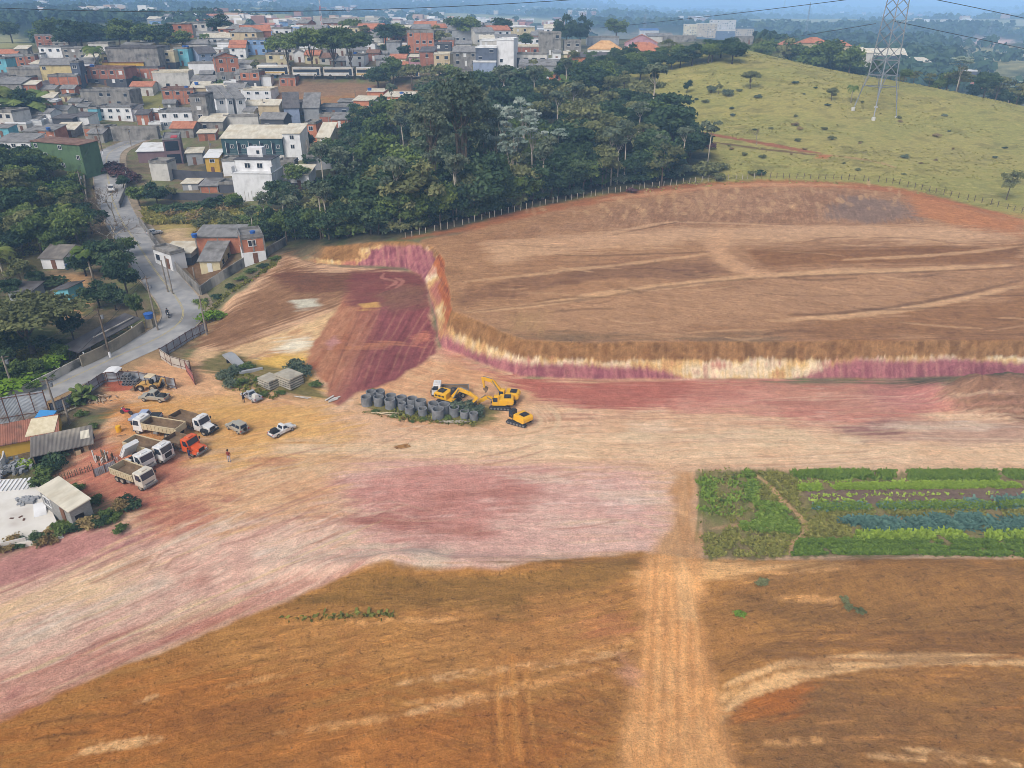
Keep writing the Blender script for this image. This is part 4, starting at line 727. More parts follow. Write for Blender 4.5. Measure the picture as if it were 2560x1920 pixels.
def frond_mesh(n, L, droop, width, z0, rg, up=.9, seg=7, ragged=True):
    V, F, Cc = [], [], []
    for k in range(n):
        a = 2.4 * k + rg.uniform(-.2, .2); el = up * rg.uniform(.05, 1.0); l = L * rg.uniform(.8, 1.1); ca, sa = math.cos(a), math.sin(a); tone = rg.uniform(.2, .9); sw = rg.uniform(-.3, .3)
        pts = [(ca * (r := l * math.sin(min(1.5, .2 + t * 1.2)) * (1 - .25 * t * el) * .9), sa * r, z0 + l * (el * t - droop * t * t)) for t in np.linspace(0, 1, seg)]
        for i in range(seg - 1):
            for sg in (-1, 1):
                t0, t1 = i / (seg - 1), (i + 1) / (seg - 1); w0, w1 = width * math.sin(math.pi * min(1, .12 + t0 * .88)), width * math.sin(math.pi * min(.985, .12 + t1 * .88))
                p, q = pts[i], pts[i + 1]; nx, ny = -sa * sg, ca * sg; dz = -.55
                cut = .72 if ragged else 1.0; qq = tuple(p[j] + (q[j] - p[j]) * cut for j in range(3)); b0 = len(V)
                V += [p, qq, (qq[0] + nx * w1 + ca * .1, qq[1] + ny * w1 + sa * .1, qq[2] + dz * w1), (p[0] + nx * w0, p[1] + ny * w0, p[2] + dz * w0)]; F.append((b0, b0 + 1, b0 + 2, b0 + 3)); Cc += [tone] * 4
    return np.array(V), np.array(F), np.stack([np.array(Cc)] * 3, 1)
for sd_ in range(2):
    rg = np.random.default_rng(90 + sd_)
    t_ = MB().tube([(0, 0, -.5), (.1, 0, 2.5), (.25, .1, 5), (.3, .1, 7)], [.22, .17, .14, .13], 7); f = frond_mesh(22, 3.0, .95, .75, 7, rg, seg=11); f[0][:, 0] += .3; f[0][:, 1] += .1
    variant('palm', f, t_, 'palm', PALEBARK, 9)
    t_ = MB(); V_, F_, C_ = [], [], []
    for q in range(4):
        x, y = rg.uniform(-.8, .8, 2); t_.tube([(x, y, -.3), (x, y, 1.6)], [.16, .1], 6); f = frond_mesh(8, 2.6, .75, .55, 1.5, rg, 1.3, 6, False); b0 = sum(len(v) for v in V_); V_.append(f[0] + np.array([x, y, 0])); F_.append(f[1] + b0); C_.append(f[2])
    variant('banana', (np.concatenate(V_), np.concatenate(F_), np.concatenate(C_)), t_, 'mid', BARK, 3.6)
def bare(rg, h, r):
    mb = MB(); tw = MB()
    def grow(p, d, l, r, n):
        q = p + d * l; (mb if n > 2 else tw).tube([p, p.lerp(q, .5) + Vector(rg.normal(size=3)) * l * .05, q], [r, r * .85, r * .65], 5 if n > 2 else 4, cap=False)
        if n == 0: return
        for k in range(3 if n > 1 else 3):
            e = (d + Vector(rg.normal(size=3)) * .55 + Vector((0, 0, .18))).normalized(); grow(q, e, l * rg.uniform(.62, .82), r * .6, n - 1)
    grow(Vector((0, 0, -.4)), Vector((0, 0, 1)), h * .33, r, 5); return mb, tw
BARE = []
for sd_ in range(3):
    a, b = bare(np.random.default_rng(100 + sd_), 9, .17); o1, o2 = a.build('trunk', PALEBARK), b.build('branches', BARK); BARE.append((o1.data, o2.data, 9)); bpy.data.objects.remove(o1); bpy.data.objects.remove(o2)
NAMES = dict(round='broadleaf_tree', green='broadleaf_tree', olive='olive_green_tree', slender='slender_tree', silver='silver_leaved_tree', umbrella='umbrella_tree', spreading='spreading_tree', giant='giant_tree', palm='palm_tree', banana='banana_plant', bare='bare_tree')
def plant(kind, x, y, z, h, label, wide=1.0, group=None, cat=None, u=None, rg=NR, dz=0):
    V = BARE if kind == 'bare' else VAR[kind]; a, b, h0 = V[int(rg.integers(len(V)))]
    nm = NAMES.get(kind, 'bush'); o = thing(nm, None, cat or ('bush' if nm == 'bush' else 'plant' if nm == 'banana_plant' else 'tree'), (x, y, z - .05 + dz), float(rg.uniform(0, 6.28)), group)
    s = h / h0; o.scale = (s * wide, s * wide, s)
    if kind == 'bare': link(bpy.data.objects.new('trunk', a), o); link(bpy.data.objects.new('branches', b), o)
    else: link(bpy.data.objects.new('crown', a), o); link(bpy.data.objects.new('stem' if nm in ('bush', 'banana_plant') else 'trunk', b), o)
    if u is None: u = proj(x, y, z)[0]
    PENDING.append((o, label, u)); return o
def plant_px(kind, u, v, vt, label, wide=1.0, group=None, cat=None):
    x, y, z = G(u, v); h = (v - vt) / ppm(x, y, z) / .96; return plant(kind, x, y, z, h, label, wide, group, cat, u)
def scatter(polyw, n, dmin, rg, tries=40):
    P = np.array(polyw)[:, :2]; out = []
    lo, hi = P.min(0), P.max(0)
    for _ in range(n * tries):
        if len(out) >= n: break
        q = rg.uniform(lo, hi)
        if inside(np.array([q[0]]), np.array([q[1]]), polyw)[0] and all((q[0] - a) ** 2 + (q[1] - b) ** 2 > dmin * dmin for a, b in out): out.append((float(q[0]), float(q[1])))
    return out
# ------------------------------------------------------------------ trees: the wood behind the dirt field
WOOD = W([(612,618),(735,612),(985,594),(1140,562),(1300,522),(1500,482),(1745,452)]) + [(46, 178), (45, 205), (40, 232), (30, 258), (14, 276), (-18, 262), (-40, 268), (-52, 250), (-50, 225), (-56, 205), (-58, 180)]
rgw = np.random.default_rng(3)
edge = W([(640,612),(735,608),(850,604),(985,588),(1060,574),(1140,556),(1220,540),(1300,516),(1400,500),(1500,474),(1600,462),(1700,450)])
ec = catmull(edge, 6); gw = 'trees of the wood behind the dirt field'
for k in range(0, len(ec), 1):
    x, y = ec[k]; x += rgw.uniform(-1, 1); y += rgw.uniform(1, 3.5); kd = ['round', 'slender', 'olive', 'green', 'green', 'round'][int(rgw.integers(6))]
    hh = dict(round=8.5, slender=13, olive=9.5, green=8)[kd] * rgw.uniform(.75, 1.15) * (.6 + .4 * float(ss(-60, -35, x)))
    plant(kd, x, y, H(x, y), hh, dict(round='dark round tree on the front edge of the wood', slender='slender pale-trunked tree on the front edge of the wood', olive='loose olive tree on the front edge of the wood', green='mid green tree on the front edge of the wood')[kd], rgw.uniform(.9, 1.2), gw, rg=rgw)
for x, y in scatter(WOOD, 150, 4.6, rgw, 30):
    t = (y - 150) / 110; kd = rgw.choice(['round', 'green', 'olive', 'slender'], p=[.46, .2, .2, .14]); hh = dict(round=11, slender=14.5, olive=11.5, green=10)[kd] * rgw.uniform(.8, 1.25) * (.5 + .5 * float(ss(-62, -30, x)))
    zone_ = 'in the left flank' if x < -48 else 'deep in the middle' if y < 215 else 'at the back'
    plant(kd, x, y, H(x, y), hh, dict(round='dense dark tree', slender='slender grey green tree', olive='airy olive tree', green='fresh green tree')[kd] + ' ' + zone_ + ' of the wood', rgw.uniform(1.0, 1.3), gw, rg=rgw)
for u, v, vt, wd in [(1155,505,185,1.05), (1090,520,240,.9), (1215,470,250,.85)]: plant_px('giant', u, v, vt, 'towering hazy grey green tree rising above the wood', wd, gw)
for u, v, vt in [(1280,500,330), (1255,430,270), (1310,420,255), (1240,470,300), (1395,450,325), (1330,455,300)]: plant_px('silver', u, v, vt, 'silvery white-leaved tree standing out of the dark wood', .85, gw)
for u, v, vt in [(1725,372,300), (1695,375,308)]: plant_px('round', u, v, vt, 'dark rounded tree at the wood end beside the red cut', 1.1)
for u, v, vt in [(1770,430,400), (1800,425,405), (1795,450,430), (1760,440,405)]: plant_px('bush_olive', u, v, vt, 'scrubby bush on the grass right of the wood', 1.2)
plant_px('bush_pink', 1580, 482, 468, 'pink-leaved bush against the wire fence', 1.1); plant_px('bush_pink', 1772, 372, 350, 'small pink-leaved bush right of the wood', 1.0)
for u, v, vt in [(1420,240,180), (1380,250,190), (1340,262,205)]: plant_px('banana', u, v, vt, 'banana clump at the back of the wood below the orange houses', 1.5)
for k in range(70):
    x, y = ec[min(len(ec) - 1, int(k * len(ec) / 70))]; x += rgw.uniform(-1.5, 1.5); y += rgw.uniform(1.5, 6); kd = rgw.choice(['bush_dark', 'bush_mid', 'bush_olive', 'bush_grey'])
    plant(kd, x, y, H(x, y), rgw.uniform(1.8, 3.4), dict(bush_dark='dark', bush_mid='green', bush_olive='olive', bush_grey='grey green')[kd] + ' undergrowth bush along the foot of the wood', 1.15, 'undergrowth along the wood', rg=rgw)
# the pasture
for u, v, vt, kd, wd in [(1717,232,200,'round',.8), (1777,232,212,'bush_grey',.8), (1796,235,205,'olive',.8), (1875,222,182,'spreading',.75), (2078,252,222,'spreading',.6), (1820,240,222,'bush_grey',1), (1628,228,205,'olive',.5)]: plant_px(kd, u, v, vt, 'lone small tree on the open pasture near its left crest', wd)
plant_px('bare', 1890, 362, 320, 'sparse leafless tree beside the red cut in the pasture', 1.0); plant_px('palm', 2127, 258, 210, 'short palm on the pasture left of the pylon', 1.1)
plant_px('olive', 2515, 500, 425, 'thin grey tree below the fence at the right edge of the pasture', .8); plant_px('bush_dark', 1900, 438, 424, 'dark round bush on the grass above the fence', 1.2)
rgp = np.random.default_rng(8)
for k in range(60):
    u, v = rgp.uniform(1560, 2540), rgp.uniform(205, 440)
    if v < 130 + abs(u - 1870) * .24 + 25 or (u < 1800 and v > 300): continue
    x, y, z = G(u, v); plant(rgp.choice(['bush_olive', 'bush_grey', 'bush_dry', 'bush_dark']), x, y, z, rgp.uniform(.5, 1.3), 'low weed clump dotted over the pasture', rgp.uniform(.8, 1.4), 'weed clumps on the pasture', u=u, rg=rgp)
for x, y in scatter(W([(1430,165),(1560,160),(1700,150),(1800,134),(1815,150),(1720,172),(1600,190),(1530,212),(1450,222),(1400,205)]), 30, 4.5, rgp, 30):
    kd = rgp.choice(['round', 'green', 'olive'], p=[.5, .25, .25]); plant(kd, x, y, H(x, y), rgp.uniform(4.5, 8), dict(round='dark ridge tree left of the grassy summit', green='green ridge tree left of the grassy summit', olive='olive ridge tree left of the grassy summit')[kd], rgp.uniform(1.05, 1.4), 'ridge trees left of the grassy summit', rg=rgp)
# trees behind the crest and on the ridge
for k in range(48):
    u = rgp.uniform(1885, 2140); y = rgp.uniform(335, 385) - (u - 1885) * .13; x = (u - 1280) / FPX * (y * CP + 20 * SP); kd = rgp.choice(['round', 'green', 'olive'])
    plant(kd, x, y, H(x, y), rgp.uniform(11, 17), dict(round='dark tree behind the crest by the pylon', green='green tree behind the crest by the pylon', olive='olive tree behind the crest by the pylon')[kd], rgp.uniform(.9, 1.3), 'trees behind the grassy crest', rg=rgp)
for k in range(34):
    u = rgp.uniform(2150, 2640); y = rgp.uniform(262, 300) - (u - 2230) * .03; x = (u - 1280) / FPX * (y * CP + 34 * SP); kd = rgp.choice(['round', 'green', 'silver', 'olive'], p=[.5, .25, .07, .18])
    plant(kd, x, y, H(x, y), rgp.uniform(7, 12) * (.5 if u < 2350 else 1), dict(round='dark tree in the gully right of the pylon', green='green tree in the gully right of the pylon', olive='olive tree in the gully right of the pylon', silver='silvery tree in the gully right of the pylon')[kd], rgp.uniform(.9, 1.3), 'trees in the gully right of the pylon', rg=rgp)
for u, v, vt, kd in [(1600,205,150,'round'), (1560,210,155,'round'), (1520,205,155,'green'), (1480,200,160,'round'), (1600,185,135,'green'), (1640,180,135,'round'), (1780,150,95,'round'), (1830,160,105,'round'), (1770,158,110,'green'), (1700,170,125,'round'), (1670,140,100,'olive'), (1560,225,180,'olive'), (1520,235,185,'round'), (1840,142,95,'round'), (1730,165,125,'olive')]:
    plant_px(kd, u, v, vt, dict(round='dark tree on the ridge between the houses and the pasture', green='fresh green tree on the ridge beside the pasture', olive='yellowish tree on the ridge beside the pasture')[kd], 1.35)
for u, v, vt, wd in [(1415,122,44,.8), (1450,120,46,.8), (1395,118,60,.7)]: plant_px('round', u, v, vt, 'tall black-green tree in the tight clump above the town ridge', wd)
plant_px('green', 1540, 100, 46, 'bright rounded tree standing alone on the town ridge', 1.25)
for u, v, vt in [(1900,88,56), (1972,86,64), (2092,92,68), (2130,104,86)]: plant_px('green', u, v, vt, 'small round tree standing on the far crest by the red roofs', 1.1)
# trees of the town
for u, v, vt, wd in [(728,198,88,.95), (785,198,80,1.0), (838,198,78,1.0), (885,198,86,.95)]: plant_px('umbrella', u, v, vt, 'flat-topped umbrella tree over the parked buses', wd, 'umbrella trees by the buses')
rgt = np.random.default_rng(17)
for u, v, vt, kd, wd, lb in [(947,228,160,'round',1.1,'big dark tree standing in front of the buses'), (985,215,140,'green',1.0,'green tree rising beside the rightmost bus'), (1030,225,150,'olive',1.1,'olive tree right of the parked buses'), (1085,235,165,'olive',1.1,'grey olive tree below the beige house'), (1120,225,160,'green',1.1,'leafy tree below the grey concrete block'), (1012,152,110,'round',.9,'round dark tree among the brick houses'), (960,135,110,'green',.9,'small tree before the plain grey wall'),
    (245,175,112,'palm',1.5,'tall shaggy palm behind the yellow house'), (515,118,82,'palm',1.4,'feathery palm over the grey gabled house'), (1005,110,80,'palm',1.0,'small palm on the town ridge'), (50,290,205,'banana',1.6,'broad banana clump below the brick terrace'), (75,300,225,'round',1.0,'dark tree beside the banana clump on the left'), (20,290,210,'palm',1.3,'low palm at the left edge of the town'), (120,300,258,'bare',1.2,'leafless brown bush below the concrete house'),
    (385,180,130,'olive',1.0,'dry olive tree beside the long grey hall'), (345,215,190,'round',1.0,'dark shrub on the grassy slope between houses'), (640,178,150,'olive',1.1,'tree left of the leftmost bus'), (775,372,330,'round',.8,'dark tree between the orange and white houses'), (790,405,372,'green',.9,'small tree before the white balcony house'), (530,415,385,'olive',.9,'olive shrub before the small yellow house'), (505,300,285,'bush_mid',1.2,'shrub below the concrete house'), (560,215,200,'bush_mid',1.6,'yellow green bush below the brick tower house'), (1385,200,180,'palm',1.2,'palm among the orange houses at the wood'), (880,300,280,'bush_dark',1.5,'dark bush before the pink house')]: plant_px(kd, u, v, vt, lb, wd)
for k in range(26):
    u, v = rgt.uniform(330, 1400), rgt.uniform(82, 132); x, y, z = G(u, v); kd = rgt.choice(['round', 'green', 'olive']); plant(kd, x, y, z, rgt.uniform(7, 14), dict(round='dark town tree between distant roofs', green='green town tree between distant roofs', olive='olive town tree between distant roofs')[kd], rgt.uniform(1, 1.4), 'trees between the distant roofs', u=u, rg=rgt)
for k in range(26):
    u, v = rgt.uniform(0, 480), rgt.uniform(75, 130)
    if (205 < u < 400 and v < 104) or u > 440: continue
    x, y, z = G(u, v); kd = rgt.choice(['round', 'green']); plant(kd, x, y, z, rgt.uniform(8, 15), dict(round='dark tree in the grove at the upper left', green='green tree in the grove at the upper left')[kd], rgt.uniform(1.1, 1.5), 'trees of the grove at the upper left', u=u, rg=rgt)
# the thicket left of the road
gl = 'trees of the thicket left of the road'
LW = W([(-60,420),(60,415),(130,440),(205,470),(212,530),(240,590),(190,625),(60,640),(-60,680)])
for x, y in scatter(LW, 46, 4.2, rgt, 30):
    kd = rgt.choice(['round', 'green', 'olive', 'bush_dark'], p=[.36, .26, .28, .1]); h = rgt.uniform(5, 9.5) if not kd.startswith('bush') else 3
    plant(kd, x, y, H(x, y), h, dict(round='dark tree in the thicket left of the road', green='green tree in the thicket left of the road', olive='brownish olive tree in the thicket left of the road', bush_dark='dark bush in the thicket left of the road')[kd], rgt.uniform(1, 1.35), gl, rg=rgt)
for u, v, vt, kd, wd, lb in [(105,490,455,'bush_bright',1.6,'yellow-green bush shining in the thicket'), (170,560,500,'palm',1.3,'pale spiky palm in the thicket'), (15,700,600,'palm',1.4,'yellow-green palm at the left edge'), (235,700,600,'palm',1.3,'palm with a hanging seed head by the white house'), (265,690,580,'round',1.0,'tall dark tree between the white house and the road'), (300,700,600,'round',1.1,'dark leafy tree overhanging the road bend'), (285,640,545,'bare',1.6,'grey twiggy leafless crown over the road'), (325,640,590,'green',1.2,'leafy green tree leaning over the asphalt'), (320,740,640,'round',.9,'dark tree on the verge right of the big garden'), (250,770,700,'round',1.35,'dark rounded tree above the ruined shed'), (290,775,705,'round',1.1,'dark tree beside the blue tank on the verge'), (215,690,620,'round',1.2,'dense tree covering the blue wall'), (345,800,720,'green',.6,'narrow tree by the leaning utility post'),
    (262,560,470,'bare',1.0,'leafless pale tree in front of the empty road'), (287,555,462,'bare',1.1,'leafless tree right of the bare one before the road'), (150,640,560,'green',1.1,'bright green tree above the white house'), (120,620,560,'olive',1.2,'olive tree above the white house'), (60,640,560,'round',1.2,'dark tree left of the white house'), (60,720,640,'olive',1.1,'grey tree before the white house'), (30,745,690,'round',1.2,'dark shrubby tree in the garden'), (95,720,670,'round',1.0,'dark garden tree left of the bare yard'), (135,715,690,'bush_dark',1.8,'dark garden bush before the bare yard'),
    (85,885,745,'spreading',1.25,'broad spreading olive tree over the dark garden'), (185,850,770,'round',.9,'dark tree right of the spreading tree'), (40,900,820,'round',1.2,'dark tree under the spreading tree'), (130,890,830,'round',1.1,'dark tree below the spreading crown'), (160,905,850,'green',1.0,'green tree before the ruined shed'), (30,960,890,'green',1.2,'green tree behind the white wall'), (90,940,890,'green',1.2,'tree behind the white boundary wall'), (10,930,860,'round',1.2,'dark tree at the left edge behind the wall'), (130,915,880,'bush_bright',1.4,'bright bush behind the white wall'), (60,965,930,'bush_mid',2.0,'leafy bush behind the white wall'), (15,985,940,'bush_bright',2,'bright bush at the left end of the white wall'),
    (212,1000,950,'banana',1.1,'banana plant inside the sheet metal fence'), (190,1010,985,'bush_mid',1.3,'green bush below the banana plant'), (505,760,745,'bush_mid',1.5,'bush at the corner of the concrete wall'), (515,800,745,'palm',.8,'young palm beside the road bend'), (530,800,770,'bush_bright',1.3,'bright bush beside the young palm'), (545,745,734,'bush_dark',1.6,'bush along the foot of the concrete wall'), (575,720,709,'bush_dark',1.6,'bush along the foot of the concrete wall'), (600,700,689,'bush_mid',1.6,'bush along the foot of the concrete wall'), (630,680,669,'bush_mid',1.6,'bush along the foot of the concrete wall'), (660,668,657,'bush_dark',1.5,'bush below the brick house'), (685,650,639,'bush_mid',1.5,'bush below the brick house'),
    (310,470,435,'round',1.1,'dark tree below the mauve boundary'), (300,440,418,'bush_pink',1.5,'purple-leaved bush beside the road'), (325,455,430,'bush_pink',1.5,'purple-leaved bush beside the road'), (285,430,405,'bush_pink',1.5,'purple-leaved bush beside the road'), (350,515,460,'green',1.1,'green tree above the wild grass lot'), (395,515,455,'round',1.2,'dark tree above the wild grass lot'), (430,500,460,'olive',1.1,'olive tree above the wild grass lot'), (560,520,490,'bush_dark',1.8,'dark bush at the foot of the black wall'), (590,530,480,'green',1.1,'tree at the foot of the tall white building'), (712,520,490,'round',1.1,'dark tree right of the tall white building'), (520,525,505,'bush_mid',1.8,'bush at the foot of the black wall'), (455,530,505,'bush_dark',2.0,'dark bush at the foot of the black wall'), (725,560,515,'round',1.2,'dark tree between the white building and the wood'), (690,600,550,'green',1.2,'yellowish tree at the left corner of the wood'), (735,520,478,'round',1.2,'dark tree below the little cream-roofed house')]: plant_px(kd, u, v, vt, lb, wd)
for k in range(44):
    u, v = rgt.uniform(400, 690), rgt.uniform(528, 592)
    if u < 480 and v > 560: continue
    x, y, z = G(u, v); kd = rgt.choice(['bush_olive', 'bush_dry', 'bush_mid'], p=[.45, .3, .25]); plant(kd, x, y, z, rgt.uniform(1.2, 2.6), dict(bush_olive='olive', bush_dry='straw coloured', bush_mid='green')[kd] + ' bush in the wild grass lot', 1.4, 'bushes of the wild grass lot', u=u, rg=rgt)
for k in range(26):
    t = k / 25; u = 0 + 330 * t; v = [1372, 1350, 1330, 1312, 1300][min(4, int(t * 5))] - rgt.uniform(-8, 10) - (0 if t < .9 else 30)
    x, y, z = G(u, v); kd = rgt.choice(['bush_mid', 'bush_dark', 'bush_dry']); plant(kd, x, y, z, rgt.uniform(.7, 1.3), dict(bush_mid='green', bush_dark='dark', bush_dry='dry')[kd] + ' creeper bush along the edge of the pale yard', 1.1, 'creepers along the pale yard', u=u, rg=rgt)
for u, v, h, kd, lb in [(115,1185,2.6,'bush_mid','green bush below the open shed'), (140,1170,3.2,'bush_dark','dark bush below the open shed'), (100,1215,2.2,'bush_mid','leafy bush beside the block pile'), (60,1170,2.0,'bush_bright','bright weed behind the yellow house'), (240,1255,1.6,'bush_mid','creeper behind the little block house'), (195,1225,1.5,'bush_mid','creeper on the roof edge of the block house'), (270,1290,1.8,'bush_mid','bush right of the block house'), (300,1330,1.4,'bush_mid','bush at the lane side of the block house'), (205,1040,1.6,'bush_mid','weed beside the red soil heap'), (235,1070,1.2,'bush_mid','weed below the red soil heap'), (1600,1650,.01,'bush_mid','')]:
    if lb: x, y, z = G(u, v); plant(kd, x, y, z, h * .6, lb, 1.15)
for u, v, h in [(560,945,1.3), (590,930,1.2), (620,920,1.0), (650,950,.8), (760,935,1.4), (740,925,1.6), (700,985,.7), (660,990,.7), (600,960,1.0), (580,965,1.2), (790,965,.9)]:
    x, y, z = G(u, v); plant('bush_grey' if h > 1 else 'bush_mid', x, y, z, h, 'scrubby weed around the stacked slabs', 1.3, 'weeds around the slabs')
for u, v, h in [(940,1030,.5), (985,1042,.5), (1060,1050,.5), (1120,1048,.6), (930,985,.9), (1160,1030,1.8), (1190,1035,1.4), (1030,1055,.4)]:
    x, y, z = G(u, v); plant('bush_mid' if h < 1 else 'bush_grey', x, y, z, h, 'weed growing among the concrete rings', 1.2, 'weeds among the rings')
x, y, z = G(1850, 1538); plant('bush_bright', x, y, z, .45, 'single green bush on the brown fill', 1.4)
for u, v in [(2110,1500), (2150,1530), (2120,1520), (1910,1455), (1900,1460)]: x, y, z = G(u, v); plant('bush_olive', x, y, z, .4, 'dry weed tuft on the brown fill', 1.5, 'weed tufts on the brown fill')

# ------------------------------------------------------------------ ground cover: crops, grass
def tufts(name, pts, size, hgt, lm, rg, blades=5, label=None):
    """small fans of leaf faces at many ground points, one mesh"""
    P = np.array(pts); n = len(P); k = n * blades; p = np.repeat(P, blades, 0) + np.concatenate([rg.normal(0, size * .5, (k, 2)), np.zeros((k, 1))], 1)
    a = rg.uniform(0, 6.28, k); s = size * rg.uniform(.5, 1.2, k); h = hgt * rg.uniform(.4, 1.2, k); ln = rg.normal(0, .5, (k, 2)) * size
    dx, dy = np.cos(a) * s * .5, np.sin(a) * s * .5; z0 = np.zeros(k)
    V = np.stack([p + np.stack([-dx, -dy, z0 - .05], 1), p + np.stack([dx, dy, z0 - .05], 1), p + np.stack([dx * .6 + ln[:, 0], dy * .6 + ln[:, 1], h], 1), p + np.stack([-dx * .6 + ln[:, 0], -dy * .6 + ln[:, 1], h * .9], 1)], 1).reshape(-1, 3)
    c = np.repeat(np.clip(rg.normal(.5, .22, k), 0, 1), 4)
    o = np_mesh(name, V, np.arange(len(V)).reshape(-1, 4), LM[lm], cols=np.stack([c] * 3, 1)); return tag(o, label, None, None, 'stuff')
PATHW = W([(1872,1175),(1925,1215),(1960,1255),(2000,1290),(2016,1325),(1985,1355),(1972,1392)])
def band(pts, n, rg):
    P = W(pts); P2 = np.array(P); out = []
    lo, hi = P2.min(0), P2.max(0); q = rg.uniform(lo, hi, (n * 4, 2)); m = inside(q[:, 0], q[:, 1], P) & (fbm(q[:, 0] * .7, q[:, 1] * .7, 3, 44) > .38) & (seg_dist(q[:, 0], q[:, 1], PATHW)[0] > .42); q = q[m][:n]
    return np.stack([q[:, 0], q[:, 1], H(q[:, 0], q[:, 1])], 1)
rc = np.random.default_rng(31)
def rowband(u0, u1, va, vb, vc, vd): return [(u0, va), ((u0 + u1) / 2, (va + vb) / 2), (u1, vb), (u1 + 300, vb), (u1 + 300, vd), (u1, vd), (u0, vc)]
tufts('tall_crop', band(rowband(1985, 2560, 1181, 1180, 1200, 1198), 5200, rc), .3, .42, 'crop', rc, 5, 'tall dark green crop row')
tufts('lettuce', band(rowband(2000, 2560, 1214, 1206, 1226, 1217), 3400, rc), .28, .22, 'lime', rc, 6, 'bright lettuce row')
tufts('seedlings', np.concatenate([band(rowband(2030, 2560, 1239, 1232, 1241, 1233), 240, rc), band(rowband(2030, 2560, 1252, 1252, 1253, 1253), 260, rc), band(rowband(2000, 2560, 1203, 1200, 1207, 1204), 200, rc)]), .3, .18, 'lime', rc, 4, 'seedlings in the tilled bed')
tufts('leafy_crop', band(rowband(2035, 2560, 1266, 1258, 1278, 1268), 2600, rc), .35, .4, 'crop', rc, 5, 'leafy crop rows'); tufts('kale', np.concatenate([band(rowband(2040, 2560, 1268, 1262, 1276, 1270), 500, rc), band(rowband(2420, 2560, 1252, 1248, 1258, 1254), 300, rc)]), .4, .4, 'cabbage', rc, 5, 'bluish kale row')
tufts('cabbage', np.concatenate([band([(2150,1302),(2350,1296),(2560,1294),(2860,1294),(2860,1326),(2540,1330),(2300,1330),(2170,1328)], 1500, rc), band([(2100,1302),(2200,1298),(2200,1312),(2110,1308)], 240, rc), band([(2330,1292),(2450,1290),(2450,1300),(2340,1302)], 300, rc)]), .48, .3, 'cabbage', rc, 6, 'blue-green cabbage bed')
tufts('maize', band(rowband(2140, 2560, 1334, 1330, 1350, 1346), 700, rc), .35, .5, 'lime', rc, 5, 'pale young crop below the cabbages')
tufts('low_crop', np.concatenate([band(rowband(1990, 2560, 1352, 1350, 1362, 1356), 2200, rc), band(rowband(1985, 2560, 1368, 1364, 1376, 1372), 2200, rc), band(rowband(1975, 2560, 1382, 1380, 1390, 1388), 1900, rc)]), .3, .22, 'crop', rc, 5, 'low green crop rows')
tufts('weeds', np.concatenate([band([(1745,1178),(1880,1176),(1900,1240),(1880,1300),(1750,1310)], 120, rc), band([(1870,1180),(1990,1185),(2000,1270),(2120,1300),(2130,1345),(2000,1345),(1900,1340),(1890,1240)], 900, rc), band([(1840,1320),(1990,1330),(1980,1392),(1770,1392),(1760,1340)], 520, rc), band(rowband(2030, 2560, 1280, 1274, 1296, 1290), 1300, rc)]), .35, .22, 'grass', rc, 5, 'weeds and grass between the beds')
tufts('green_weeds', np.concatenate([band([(1745,1200),(1775,1195),(1800,1270),(1760,1290)], 70, rc), band([(1865,1180),(1890,1180),(1890,1250),(1872,1255)], 300, rc), band([(1890,1255),(1960,1265),(1990,1310),(1990,1335),(1860,1325),(1850,1310),(1900,1300)], 700, rc), band([(1780,1190),(1860,1190),(1860,1290),(1790,1300)], 50, rc)]), .4, .35, 'crop', rc, 5, 'green weeds left of the garden path')
px_ = rc.uniform(1500, 2560, 30000); pv_ = rc.uniform(150, 455, 30000); gp = []
gx_ = rc.uniform(20, 230, 60000); gy_ = rc.uniform(150, 330, 60000); uu, vv = proj(gx_, gy_, H(gx_, gy_))
m = (uu > 1560) & (uu < 2600) & (~inside(gx_, gy_, FW)) & (~inside(gx_, gy_, WOOD)) & (fbm(gx_ * .08, gy_ * .08, 4, 33) > .5)
m[np.cumsum(m) > 4500] = False
tufts('pasture_grass', np.stack([gx_[m], gy_[m], H(gx_[m], gy_[m])], 1), .5, .2, 'pasture', rc, 3, 'rough grass on the pasture')
lot = band([(360,525),(600,518),(690,545),(640,590),(500,570),(480,560),(370,560)], 5000, rc); tufts('wild_grass', lot, .7, .9, 'grass', rc, 4, 'tall yellow grass in the empty lot')
verge = np.concatenate([band([(505,770),(560,742),(640,690),(700,640),(690,665),(600,720),(545,765),(520,800)], 500, rc), band([(545,945),(600,925),(700,990),(690,1000),(590,975)], 160, rc), band([(905,1030),(1000,1020),(1200,1050),(1180,1064),(1000,1050)], 220, rc), band([(700,1543),(1000,1534),(1000,1540),(720,1550)], 30, rc), band([(0,420),(200,460),(220,600),(0,660)], 2500, rc), band([(0,860),(190,880),(170,930),(0,990)], 2500, rc)]); tufts('verge_weeds', verge, .4, .28, 'grass', rc, 4, 'weeds along walls and around the stacks')
